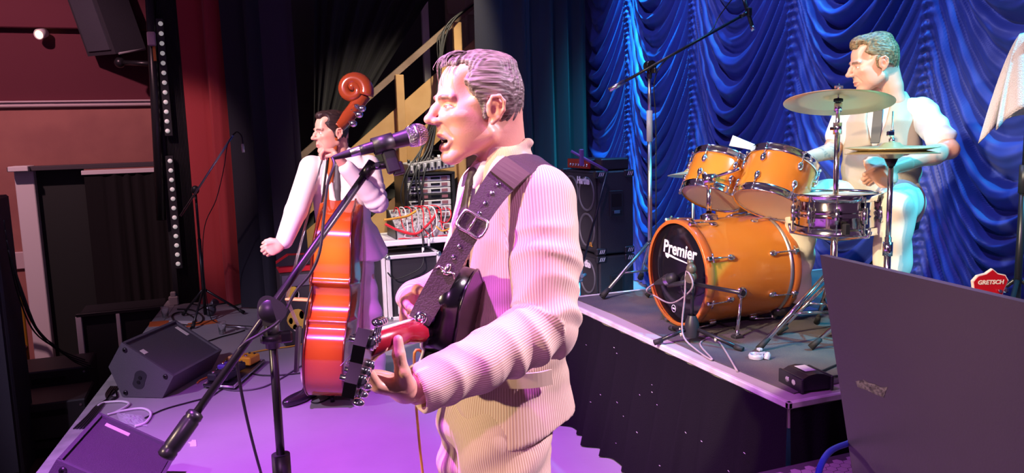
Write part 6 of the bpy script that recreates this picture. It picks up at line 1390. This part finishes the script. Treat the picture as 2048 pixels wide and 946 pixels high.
k_ = len(prof_n); mb.add([p for r in Vn for p in r], [(i*k_+j, i*k_+(j+1) % k_, (i+1)*k_+(j+1) % k_, (i+1)*k_+j) for i in range(len(na)-1) for j in range(k_)], True)
mb.f += [tuple(range(k_)), tuple(range((len(na)-1)*k_, len(na)*k_))]; mb.sm += [False]*2; mb.mi += [0]*2
for fi_ in range((2)*k_): mb.mi[fi_] = 1
mb.build('neck', [mat('red_mahogany', srgb('8a1626'), .25, coat=.5), M_gblk], gu)
mb = MB(); mb.box(G(Ln/2-.06, 0, .0035), (.0435, .007, Ln+.12), R=np.stack([gs_, gt, gn_], 1), bev=.002); fbo = mb.build('fingerboard', mat('rosewood', (.03, .018, .015), .4), gu)
for s in (-1, 1): mb = MB(); mb.box(G(Ln/2-.06, s*.0225, .003), (.003, .008, Ln+.12), R=np.stack([gs_, gt, gn_], 1)); mb.build('edge_binding', mat('white_binding', 0), fbo)
for i in range(14): a = Ln-(.62*(1-2**(-(i+1)/12))); mb = MB(); mb.cyl(G(a, -.021, .0075), G(a, .021, .0075), .0013, n=6); mb.build('fret', M_steel, fbo)
for i in range(6): b = -.016+i*.0064; mb = MB(); mb.tube([G(-.33, b*1.5, .022), G(Ln, b, .0105), G(Ln+.06+.025*(i % 3), (-1 if b < 0 else 1)*.02, -.002)], .0006, 4); mb.build('string', M_steel, gu)
ha = nrm(gn_-gt*.22); hn = np.cross(gs_, ha); hn = hn if hn@gt > 0 else -hn; HB = G(Ln, 0, 0)
HG = lambda a, b, c: HB+ha*a+gs_*b+hn*c
ho = [(0, -.021), (.03, -.036), (.10, -.046), (.155, -.056), (.165, -.03), (.152, 0), (.165, .03), (.155, .056), (.10, .046), (.03, .036), (0, .021)]
mb = MB(); mb.prism([HG(a, b, .004) for a, b in ho], -hn*.020); hk = mb.build('headstock', M_gblk, gu)
for sg in (-1, 1):
    for i in range(3):
        a = .045+i*.042; e = .038+.004*i; mb = MB(); mb.cyl(HG(a, sg*(e-.014), -.028), HG(a, sg*(e-.014), .016), .0045, n=10); mb.cyl(HG(a, sg*(e-.014), -.026), HG(a, sg*(e-.014), -.016), .012, n=14); mb.cyl(HG(a, sg*(e-.014), -.022), HG(a, sg*(e+.012), -.022), .003, n=8); mb.sph(HG(a, sg*(e+.02), -.022), (.012, .007, .010), 10, 8, R=np.stack([ha, gs_, hn], 1)); mb.cyl(HG(a, sg*(e-.014), .004), HG(a, sg*(e-.014), .007), .009, n=12); mb.build('tuning_peg', M_chrome, hk)
for i, a in enumerate((-.12, -.27)): mb = MB(); mb.box(G(a, 0, -.008), (.075, .014, .036), R=np.stack([gs_, gt, gn_], 1), bev=.003); mb.build('pickup', M_chrome, gu)
mb = MB(); mb.cyl(G(-.33, -.045, .014), G(-.33, .045, .014), .006); mb.box(G(-.33, 0, -.004), (.1, .02, .02), R=np.stack([gs_, gt, gn_], 1)); mb.build('bridge', M_chrome, gu)
# strap
LG = pd(842, 632, 1.655)
sp = [(pd(838, 642, 1.655), .024), (pd(862, 598, 1.66), .026), (pd(895, 537, 1.665), .026), (pd(925, 482, 1.67), .026), (pd(958, 428, 1.68), .027), (pd(990, 378, 1.70), .032), (pd(1022, 343, 1.725), .036), (pd(1052, 325, 1.765), .037), (pd(1082, 322, 1.83), .035), (pd(1106, 340, 1.93), .032), (pd(1122, 400, 2.02), .028), (pd(1128, 480, 2.06), .026), (pd(1120, 560, 2.10), .026)]
pts = catmull([p for p, _ in sp], 5); wid = np.interp(np.linspace(0, len(sp)-1, len(pts)), range(len(sp)), [w_ for _, w_ in sp]); wv = []
for i, p in enumerate(pts):
    t = nrm(pts[min(i+1, len(pts)-1)]-pts[max(i-1, 0)]); vdir = nrm(np.interp(i/len(pts), [0, .5, .62, .8, 1], [1, 1, .75, .2, 0])*(_C-p)/np.linalg.norm(_C-p)+np.interp(i/len(pts), [0, .45, .6, .75, 1], [0, .2, 1, .6, .0])*np.array([0, 0, 1.])+np.interp(i/len(pts), [0, .6, .75, 1], [0, 0, .7, 1])*np.array([1., 0.1, 0])); wv.append(nrm(np.cross(t, vdir))*wid[i])
M_lea = mat('dark_brown_leather', (.075, .055, .05), .42, bump=(260, .25))
mb = MB(); mb.ribbon(pts, wv, .005); stp = mb.build('strap', M_lea, gu)
def on_strap(i, w_=0., up=.004):
    t = nrm(pts[i+1]-pts[i-1]); n_ = nrm(np.cross(t, wv[i])); n_ = n_ if n_@(_C-pts[i]) > 0 else -n_; return pts[i]+wv[i]*w_+n_*up, t, nrm(wv[i]), n_
p, t, w_, n_ = on_strap(1, 0); mb = MB(); mb.lathe(p, n_, [(0, .014), (.004, .014), (.006, .010), (.004, .0075), (.004, .006), (.009, .005), (.009, .0001)], 20); mb.build('strap_button', M_chrome, stp)
for i in (12, 14, 20, 22, 24, 26):
    p, t, w_, n_ = on_strap(i, 0); mb = MB(); mb.sph(p, (.0055, .0055, .0025), 10, 6, R=np.stack([t, w_, n_], 1)); mb.build('stud', M_chrome, stp)
p, t, w_, n_ = on_strap(18, 0, .008); mb = MB(); R_ = np.stack([t, w_, n_], 1)
lo_ = [p+R_@np.array([a, b, 0]) for a, b in ((-.018, -.028), (.018, -.028), (.020, 0), (.018, .028), (-.018, .028), (-.020, 0))]; mb.tube(catmull(lo_, 4, True), .0042, 8, closed=True); mb.cyl(p-t*.018, p+t*.02, .003); mb.build('buckle', mat('buckle_silver', (.85, .80, .72), .25, 1.), stp)
p, t, w_, n_ = on_strap(10, 0, .005); mb = MB(); R_ = np.stack([w_, -t, n_], 1); mb.sph(p, (.007, .012, .005), 10, 8, R=R_); mb.sph(p-R_@np.array([0, -.010, 0]), (.010, .006, .005), 10, 8, R=R_)
for s in (1, -1): mb.tube([p+R_@np.array([s*.006, .006, 0])*1, p+R_@np.array([s*.018, .004, 0]), p+R_@np.array([s*.024, .014, .001])], [.004, .003, .001], 6)
mb.build('steer_skull_badge', mat('buckle_silver', 0), stp)
p, t, w_, n_ = on_strap(30, .0, .006); mb = MB(); mb.ribbon([pts[i]+on_strap(i, 0, .005)[0]*0+on_strap(i, 0, .005)[0]-pts[i] for i in range(27, 33)], [wv[i]*.98 for i in range(27, 33)], .004); mb.build('strap_pad_end', mat('tan_leather', (.12, .085, .065), .45), stp)
cable([G(-.40, -.12, -.05), G(-.38, -.2, -.05), pd(838, 700, 1.85), pd(830, 760, 1.9), pd(840, 900, 2.0), np.array([.5, 2.0, .3]), np.array([.45, 2.2, .008]), np.array([.3, 2.9, .007]), np.array([.2, 3.4, .007])], .0035, M_cabley, 'guitar_lead', 'yellow lead hanging from the singer\'s guitar', n=8)

# ================================================================ the bassist
B = Person('person', 'bassist in a pale suit and dark tie slapping an upright bass', (.72, 5.02, 0), (-.35, -.94))
hb2 = headframe((.045, .012, 1.648), (.62, -.78, -.06)); 
bw, bwr = np.array([.290, .128, 1.452]), np.array([.375, -.245, 1.012])
bsh, bel = np.array([-.03, .215, 1.435]), np.array([.15, .285, 1.215]); rsh, rel = np.array([.03, -.135, 1.440]), np.array([.22, -.20, 1.185])
V, Q, c = head_mesh(.004, 'closed', 0., neck=(-.03, -.15), nr=.052, brow=np.array(srgb('3a2c28')), stub=.02); B.skin(put(V, hb2), Q, c*np.array([1.02, 1.02, 1.02]))
v = Vol((-.25, -.4, .03), (.5, .45, 1.6), .015); v.loft([(.9, .0, .04, .1, .14), (1.2, .0, .04, .09, .14), (1.42, .0, .04, .09, .16), (1.54, .0, .045, .05, .06)], .02)
v.chain([bsh, bel, bw], [.055, .042, .03], .02); v.chain([rsh, rel, bwr], [.055, .042, .03], .02)
v.chain([(.0, .12, .9), (.03, .185, .5), (.0, .195, .07)], [.085, .06, .04], .03); v.chain([(.02, -.05, .9), (.16, -.12, .5), (.24, -.18, .07)], [.085, .06, .04], .03)
V, Q = v.mesh(); B.skin(V, Q, SKIN)
d_ = nrm((.10, -.55, .80)); V, Q, c = hand_vol(bw+d_*.015, d_, (.25, -.75, -.5), (.95, .1, .0), [(45, 60, 40), (50, 65, 40), (52, 65, 40), (55, 60, 35)], fore=bw+(bel-bw)*.3, sc=1.12, h=.004, thumb=[(.03, .025, -.005), (.055, .04, .0), (.075, .04, .02), (.085, .03, .04)]); B.skin(V, Q, c)
d_ = nrm((.55, -.75, -.25)); V, Q, c = hand_vol(bwr+d_*.012, d_, (-.6, -.4, -.3), (.2, -.1, .95), [(62, 80, 45), (66, 82, 45), (70, 82, 45), (74, 80, 40)], fore=bwr+(rel-bwr)*.3, sc=1.0, h=.004); B.skin(V, Q, c)
B.make(M_skin)
V, Q = hair_mesh(.0045, front=(.088, .100), side=(.022, .0), top=.006, thick=.008, sides=.005, quiff=.006, seed=5); mesh_np('hair', B.W(put(V, hb2)), Q, hair_material('dark_brown_hair', '1f1715', '3a2a26'), B.o)
M_pale = mat('pale_suit_wool', srgb('e3d4cb'), .85, bump=(300, .12), sheen=.15)
v = Vol((-.3, -.4, .80), (.5, .5, 1.62), .008)
v.loft([(.84, .01, .05, .165, .235), (.95, .005, .045, .145, .20), (1.1, .0, .04, .125, .172), (1.25, .0, .04, .122, .18), (1.38, .0, .04, .115, .195), (1.45, .0, .04, .10, .19), (1.51, -.005, .042, .075, .13), (1.555, -.01, .045, .058, .07)], .01, pw=2.2)
v.chain([bsh, bel, bw-(bw-bel)*.06], [.075, .066, .05], .015); v.chain([rsh, rel, bwr-(bwr-rel)*.08], [.080, .072, .056], .015)
v.chain([(-.05, .20, 1.0), (-.07, .28, .88)], [.05, .03], .05)
v.loft([(1.22, .16, .03, .08, .004), (1.36, .15, .035, .08, .035), (1.56, .11, .04, .085, .06)], .004, 's')
for s in (1, -1): v.chain([(-.03, .045+s*.062, 1.55), (.045, .042+s*.07, 1.47), (.095, .038+s*.055, 1.37), (.118, .03+s*.01, 1.23)], [.011, .013, .013, .009], .004)
v.half((0, 0, .875), (0, -.15, -1), .004)
def b_disp(V): a1, d1, g1 = seg_param(V, [bsh, bel, bw]); on = sstep(.1, .08, d1); return on*.006*np.sin(2*math.pi*a1/.06+1.5*np.sin(g1))*np.exp(-((a1-.25)/.1)**2)+(1-on)*.005*np.sin(6*np.arctan2(V[:, 1]-.04, V[:, 0])+8*V[:, 2])
B.cloth(v, 'jacket', M_pale, 2, b_disp)
v = Vol((-.1, -.1, 1.15), (.2, .2, 1.6), .006); v.loft([(1.18, .0, .04, .112, .11), (1.38, .0, .04, .103, .12), (1.47, -.002, .042, .085, .10), (1.53, -.004, .045, .06, .062), (1.565, -.004, .045, .056, .058)], .006); B.cloth(v, 'shirt', mat('white_cotton', 0), 1)
v = Vol((.0, -.06, 1.15), (.2, .14, 1.56), .005); v.chain([(.058, .042, 1.515), (.092, .04, 1.45), (.11, .036, 1.30), (.116, .034, 1.22)], [.013, .018, .024, .024], .004, flat=(np.array([1., 0, 0]), .4)); B.cloth(v, 'necktie', mat('charcoal_silk', (.035, .03, .034), .5), 1)
v = Vol((-.2, -.35, .05), (.4, .35, .98), .009); v.loft([(.84, .0, .04, .115, .17), (.96, .0, .04, .11, .16)], .03)
v.chain([(.0, .11, .86), (.03, .175, .5), (.005, .192, .10)], [.10, .078, .074], .03); v.chain([(.02, -.04, .86), (.15, -.11, .5), (.22, -.165, .12)], [.10, .078, .074], .03); v.half((0, 0, .085), (0, 0, -1), .004)
B.cloth(v, 'trousers', M_pale, 2, lambda V: .005*np.sin(V[:, 2]*42+V[:, 1]*25))
shoe(B, (.19, .245, 0), (-.06, .19, 0)); shoe(B, (.40, -.30, 0), (.19, -.145, 0))
# ---------------------------------------------------------------- upright bass
B0 = py(662, 786, 4.78); BH = py(684, 396, 4.93); bu_ = nrm(BH-B0); bt = np.array([-.95, .30, 0]); bt = nrm(bt-bu_*(bt@bu_)); bs_ = np.cross(bu_, bt); bs_ = bs_ if bs_[1] < 0 else -bs_
db = thing('upright_bass', 'glossy orange-brown upright bass seen side on, leaning on the bassist', 'double bass', pz(665, 803))
K = lambda s, u, t: B0+bs_*s+bu_*u+bt*t
Lb = np.linalg.norm(BH-B0); sc_ = Lb/1.15
half = [(.0, .0), (.10, .0), (.20, .03), (.29, .10), (.335, .22), (.325, .33), (.275, .415), (.285, .445), (.225, .47), (.185, .555), (.205, .63), (.255, .655), (.235, .69), (.258, .80), (.245, .92), (.18, 1.03), (.10, 1.09), (.045, 1.13), (.03, 1.15)]
hs_ = catmull([np.array([a, b*sc_, 0]) for a, b in half], 4); lp = [(p[0], p[1]) for p in hs_]+[(-p[0], p[1]) for p in hs_[::-1]]
n_ = len(lp); dh = .112; Vb = []; cb_ = []
def taper(u): return 1-.22*sstep(.75, 1.15, u/sc_)
rows = np.linspace(-1, 1, 9)
for r_ in rows:
    for (a, b) in lp: Vb.append(K(a, b, r_*dh*taper(b)))
Qb = [(i*n_+j, i*n_+(j+1) % n_, (i+1)*n_+(j+1) % n_, (i+1)*n_+j) for i in range(len(rows)-1) for j in range(n_)]
cen = np.array(srgb('d9761f')); edg = np.array(srgb('8f2a12')); Vb = np.array(Vb)
uu = np.array([b for _ in rows for (a, b) in lp])/Lb; rr = np.array([abs(r_) for r_ in rows for _ in lp])
g_ = np.clip(.95*np.exp(-((uu-.72)/.16)**2)+.55*np.exp(-((uu-.2)/.2)**2)+.25*np.exp(-((uu-.48)/.08)**2), 0, 1)*(1-.55*rr**2)
M_bassw = mat_attr('sunburst_lacquer', .13, coat=.8)
mesh_np('ribs', Vb, np.array(Qb), M_bassw, db, col=edg+(cen-edg)*g_[:, None])
def plate(sign, name):
    R_ = 8; V = []; C = []; ctr = np.array([0, Lb*.42])
    for k in range(R_+1):
        q = k/R_
        for (a, b) in lp: pa, pb = np.array([a, b])*1.0, ctr+0*np.array([a, b]); cx_ = np.array([0, b]) if True else ctr; xy = cx_+(np.array([a, b])-cx_)*(1-q)*1.03; V.append(K(xy[0], xy[1], sign*(dh*taper(b)+.004+.045*(1-(1-q)**2)*(1 if .1 < b/Lb < .97 else .3)))); C.append(edg+(cen-edg)*(.15+.75*q))
    Q_ = [(i*n_+j, i*n_+(j+1) % n_, (i+1)*n_+(j+1) % n_, (i+1)*n_+j) for i in range(R_) for j in range(n_)]
    return mesh_np(name, np.array(V), np.array(Q_), M_bassw, db, col=np.array(C))
fp_ = plate(1, 'front_plate'); plate(-1, 'back_plate')
for s in (1, -1):
    mb = MB(); mb.tube([K(a*1.02, b, s*(dh*taper(b)+.002)) for a, b in lp[::2]], .0065, 6, closed=True); mb.build('purfling_edge', mat('edge_dark_wood', srgb('5a1c0e'), .2, coat=.6), db)
M_neck = mat('maple_neck', srgb('a5521f'), .3, coat=.4); M_ebony = mat('ebony', (.012, .01, .01), .3)
NT = py(673, 256, 4.93); nb_ = K(0, Lb*.90, dh*.85); ndir = nrm(NT-nb_)
mb = MB(); mb.tube([nb_-ndir*.02, nb_+(NT-nb_)*.25, nb_+(NT-nb_)*.6, NT], [.045, .030, .026, .024], 12); mb.build('neck', M_neck, db)
mb = MB(); Rn = np.stack([bs_, np.cross(ndir, bs_), ndir], 1); fm = (nb_+NT)/2; sgn = np.sign(np.cross(ndir, bs_)@bt); mb.box(fm+Rn@np.array([0, sgn*.027, -.16]), (.055, .014, np.linalg.norm(NT-nb_)+.30), R=Rn, bev=.004); mb.build('fingerboard', M_ebony, db)
# pegbox and scroll
P1, P2 = py(712, 212, 4.99), py(727, 190, 5.0)
mb = MB(); mb.tube(catmull([NT, py(692, 238, 4.95), P1, P2], 5), list(np.interp(np.linspace(0, 1, 16), [0, .6, 1], [.044, .044, .048])), 14); mb.build('pegbox', mat('scroll_wood', srgb('8a3a1c'), .2, coat=.6), db)
spi = []; cs_ = py(707, 180, 5.0); ex, ey = nrm(_CX), nrm(_CY)
for k in range(40): q = k/39; a = -.45+q*2*math.pi*1.35; r_ = .084*(1-q*.78); spi.append(cs_+r_*(math.cos(a)*ex+math.sin(a)*ey)-_FW*.02*q)
mb = MB(); mb.tube(spi, list(np.interp(np.linspace(0, 1, 40), [0, .3, .8, 1], [.050, .042, .026, .030])), 14); mb.sph(spi[-1], .026, 14, 10); mb.build('scroll', mat('scroll_wood', 0), db)
for i, (ax_, ay_, bx2, by2, dd) in enumerate(((690, 240, 704, 246, 4.88), (702, 222, 716, 228, 4.88), (700, 232, 712, 222, 5.05), (712, 212, 722, 216, 4.9))):
    a, b = py(ax_, ay_, 4.95), py(bx2, by2, dd); mb = MB(); mb.cyl(a, b, .007, n=8); dv = nrm(b-a); mb.sph(b+dv*.012, (.026, .012, .022), 12, 8, R=np.stack([ex, nrm(_FW), ey], 1)); mb.cyl(a-dv*.01, a+dv*.018, .016, n=12); mb.build('tuning_machine', M_chrome, db)
mb = MB(); brp = K(0, Lb*.47, dh+.05); mb.box(K(0, Lb*.47, dh+.115), (.14, .015, .15), R=np.stack([bs_, bu_, bt], 1), bev=.004); mb.build('bridge', mat('maple_pale', srgb('c99a5e'), .5), db)
mb = MB(); mb.prism([K(a, b*Lb, dh+.10) for a, b in ((-.03, .10), (.03, .10), (.05, .33), (-.05, .33))], bt*.018); mb.build('tailpiece', M_ebony, db)
for i in range(4): b = -.03+.02*i; mb = MB(); mb.tube([K(b, Lb*.33, dh+.11), K(b*1.3, Lb*.47, dh+.195), NT+bs_*b*.5+Rn@np.array([0, sgn*.037, 0])], .0018, 5); mb.build('string', M_steel, db)
mb = MB(); e0_ = K(0, .01, 0); ef = pz(665, 804); mb.lathe(e0_, -bu_, [(-.02, .03), (.03, .022), (.035, .008)], 14); mb.cyl(e0_, ef+np.array([0, 0, .02]), .006); mb.cyl(ef+np.array([0, 0, .002]), ef+np.array([0, 0, .04]), .014, .010); mb.build('end_pin', M_bmetal, db)
cable([py(628, 560, 4.7), py(612, 620, 4.68), py(606, 680, 4.68), py(605, 740, 4.7), floorp(612, 795), floorp(630, 808), floorp(655, 800), floorp(662, 790)], .005, M_cablek, 'bass_lead', 'black lead hanging from the upright bass to the floor', n=6)

# ================================================================ the drummer
thr = thing('drum_throne', 'round black drum stool under the drummer', 'stool', (3.10, 2.93, RZ))
mb = MB(); mb.lathe((3.10, 2.93, RZ), (0, 0, 1), [(.44, .001), (.44, .14), (.455, .165), (.50, .17), (.53, .155), (.535, .0001)], 32); mb.build('seat', mat('black_vinyl', (.02, .02, .022), .45), thr)
mb = MB(); mb.cyl((3.10, 2.93, RZ+.2), (3.10, 2.93, RZ+.45), .018); mb.build('post', M_chrome, thr); tripod(thr, np.array([3.10, 2.93, RZ]), .3, .26, (.4, 2.5, 4.6), M_chrome, .010)
Dp = Person('person', 'drummer in a cream waistcoat and white short-sleeved shirt seated at the kit', (3.08, 2.92, RZ), (-.88, -.47))
hd3 = headframe((.098, -.018, 1.247), (.60, -.80, -.22)); 
lsh, lel, lwr = np.array([.01, .165, 1.03]), np.array([.13, .315, .845]), np.array([.40, .150, .775]); rsh, rel, rwr = np.array([.0, -.175, 1.035]), np.array([.09, -.215, .84]), np.array([.30, -.255, .815])
V, Q, c = head_mesh(.0038, 'closed', .4, neck=(-.05, -.13), nr=.047, brow=np.array(srgb('6a5240'))); Dp.skin(put(V, hd3), Q, c)
v = Vol((-.25, -.45, .03), (.62, .45, 1.22), .013); v.loft([(.52, .03, 0, .12, .17), (.7, .03, 0, .11, .15), (.95, .02, 0, .10, .165), (1.08, .02, 0, .07, .12), (1.16, .03, 0, .05, .055)], .02)
v.chain([(.02, .1, .6), (.42, .17, .58), (.43, .17, .09)], [.09, .065, .04], .03); v.chain([(.02, -.1, .6), (.34, -.26, .57), (.27, -.32, .09)], [.09, .065, .04], .03)
V, Q = v.mesh(); Dp.skin(V, Q, SKIN)
v = Vol((-.1, -.4, .65), (.55, .45, 1.1), .005); v.chain([lsh, lel, lwr], [.052, .043, .028], .012); v.ell(lel+(lwr-lel)*.3, (.05, .05, .042), .03); v.chain([rsh, rel, rwr], [.052, .043, .028], .012); V, Q = v.mesh()
a_, dd_, g_ = seg_param(V, [rsh, rel, rwr]); tat = (V[:, 1] < 0)*(.5+.5*np.sin(V[:, 0]*150+7*np.sin(V[:, 2]*90)))*(np.sin(V[:, 1]*170+V[:, 2]*120) > -.2)*.55
Dp.skin(V, Q, SKIN*(1-tat[:, None])+np.array(srgb('6d6a6c'))*tat[:, None])
d_ = nrm(lwr-lel); V, Q, c = hand_vol(lwr+d_*.01, d_+np.array([.1, -.2, -.1]), (-.1, -.75, -.55), (.5, .2, .85), [(55, 75, 45), (60, 78, 45), (62, 78, 45), (65, 75, 40)], fore=lwr-d_*.08, sc=1.02, h=.0035, thumb=[(.03, .028, .012), (.055, .04, .03), (.075, .034, .045), (.088, .02, .05)]); Dp.skin(V, Q, c)
d_ = nrm(rwr-rel); V, Q, c = hand_vol(rwr+d_*.01, d_+np.array([.2, -.3, .1]), (-.2, .4, -.9), (.2, .9, .3), [(55, 75, 45), (60, 78, 45), (62, 78, 45), (65, 75, 40)], fore=rwr-d_*.08, sc=1.02, h=.0035); Dp.skin(V, Q, c)
Dp.make(M_skin)
V, Q = hair_mesh(.004, front=(.092, .098), side=(.015, .035), top=.012, thick=.012, sides=.002, quiff=.014, back=-.04, seed=8); mesh_np('hair', Dp.W(put(V, hd3)), Q, hair_material('sandy_hair', '57442f', '9a7f5c', (60, 60, 170)), Dp.o)
M_shirt = mat('white_shirt', (.74, .74, .76), .8, bump=(300, .1))
v = Vol((-.2, -.4, .62), (.35, .42, 1.24), .0065)
v.loft([(.66, .03, 0, .128, .168), (.85, .022, 0, .122, .172), (.98, .015, 0, .112, .168), (1.05, .012, 0, .085, .145), (1.10, .015, 0, .065, .10), (1.145, .02, 0, .058, .062)], .01, pw=2.2)
v.chain([lsh, lsh+(lel-lsh)*.72], [.064, .064], .02); v.half(lsh+(lel-lsh)*.78, lel-lsh, .003) if False else None
v.chain([rsh, rsh+(rel-rsh)*.62], [.062, .060], .02)
for s in (1, -1): v.chain([(-.03, s*.045, 1.145), (.03, s*.058, 1.135), (.085, s*.05, 1.09), (.10, s*.06, 1.06)], [.011, .012, .012, .004], .004)
def d_disp(V): a1, d1, g1 = seg_param(V, [lsh, lel]); on = sstep(.1, .08, d1)*(V[:, 1] > .12); return on*.004*np.sin(a1*70+2*np.sin(g1*2))
Dp.cloth(v, 'shirt', M_shirt, 2, d_disp)
v = Vol((-.2, -.3, .55), (.35, .3, 1.2), .006)
v.loft([(.58, .04, 0, .150, .190), (.68, .035, 0, .138, .178), (.85, .024, 0, .130, .178), (.98, .016, 0, .124, .175), (1.06, .012, 0, .098, .130), (1.12, .012, 0, .07, .095)], .008, pw=2.2)
v.loft([(.84, .17, 0, .07, .004), (.98, .15, 0, .08, .045), (1.14, .12, 0, .10, .066)], .005, 's')
for s in (1, -1): v.ell((.0, s*.205, .99), (.085, .06, .12), .012, 's')
v.ell((.0, 0, 1.17), (.07, .066, .06), .006, 's'); v.half((0, 0, .60), (.25, 0, -1), .005)
M_vest = mat('cream_waistcoat', srgb('b8a792'), .8, bump=(350, .15), sheen=.1)
Dp.cloth(v, 'waistcoat', M_vest, 2, lambda V: .005*np.sin(V[:, 2]*60+5*np.arctan2(V[:, 1], V[:, 0]))*np.exp(-((V[:, 2]-.72)/.1)**2))
for z in (.84, .77, .70): mb = MB(); p = Dp.W((.165 if z > .75 else .175, -.005, z)); mb.sph(p, .008, 10, 6); mb.build('button', M_bmetal, Dp.o)
mb = MB(); mb.ribbon([Dp.W(p) for p in ((.085, .0, 1.09), (.118, .004, 1.03), (.135, .006, .96), (.15, .004, .88))], [Dp.l*.016, Dp.l*.02, Dp.l*.022, Dp.l*.02], .008); mb.build('necktie', mat('charcoal_silk', 0), Dp.o)
v = Vol((-.2, -.42, .05), (.6, .36, .72), .0085); v.loft([(.50, .02, 0, .145, .19), (.60, .03, 0, .14, .185), (.68, .035, 0, .125, .168)], .03)
v.chain([(.03, .10, .595), (.25, .14, .61), (.43, .175, .595), (.44, .175, .35), (.43, .17, .11)], [.105, .098, .082, .074, .07], .02); v.chain([(.03, -.10, .595), (.2, -.19, .60), (.345, -.262, .585), (.31, -.29, .35), (.27, -.32, .12)], [.105, .098, .08, .074, .07], .02); v.half((0, 0, .09), (0, 0, -1), .004)
Dp.cloth(v, 'trousers', mat('cream_trousers', srgb('d8cbb4'), .8, bump=(300, .1)), 2, lambda V: .005*np.sin(V[:, 2]*40+V[:, 0]*45+V[:, 1]*20))
shoe(Dp, (.60, .185, .03), (.38, .165, .03)); shoe(Dp, (.42, -.36, .035), (.22, -.31, .035))
# brush in the far hand
h0 = Dp.W(rwr+nrm(rwr-rel)*.085); tip = pd(1462, 281, 3.80); dv = nrm(tip-h0); L_ = np.linalg.norm(tip-h0)
br = thing('drum_brush', 'pale flared drum brush raised over the rack toms', 'drum brush', h0); sidev = nrm(np.cross(dv, _FW))
mb = MB(); mb.cyl(h0-dv*.06, h0+dv*.16, .007, n=10); mb.build('handle', M_plastic, br)
mb = MB()
for k in range(31): q = (k-15)/15; mb.tube([h0+dv*.15+sidev*q*.006, tip+sidev*q*.026+nrm(_FW)*.004*math.sin(k*2.1)], .0016, 5)
o_ = mb.build('bristles', mat('white_bristle', (.8, .79, .77), .5), br); o_['kind'] = 'stuff'
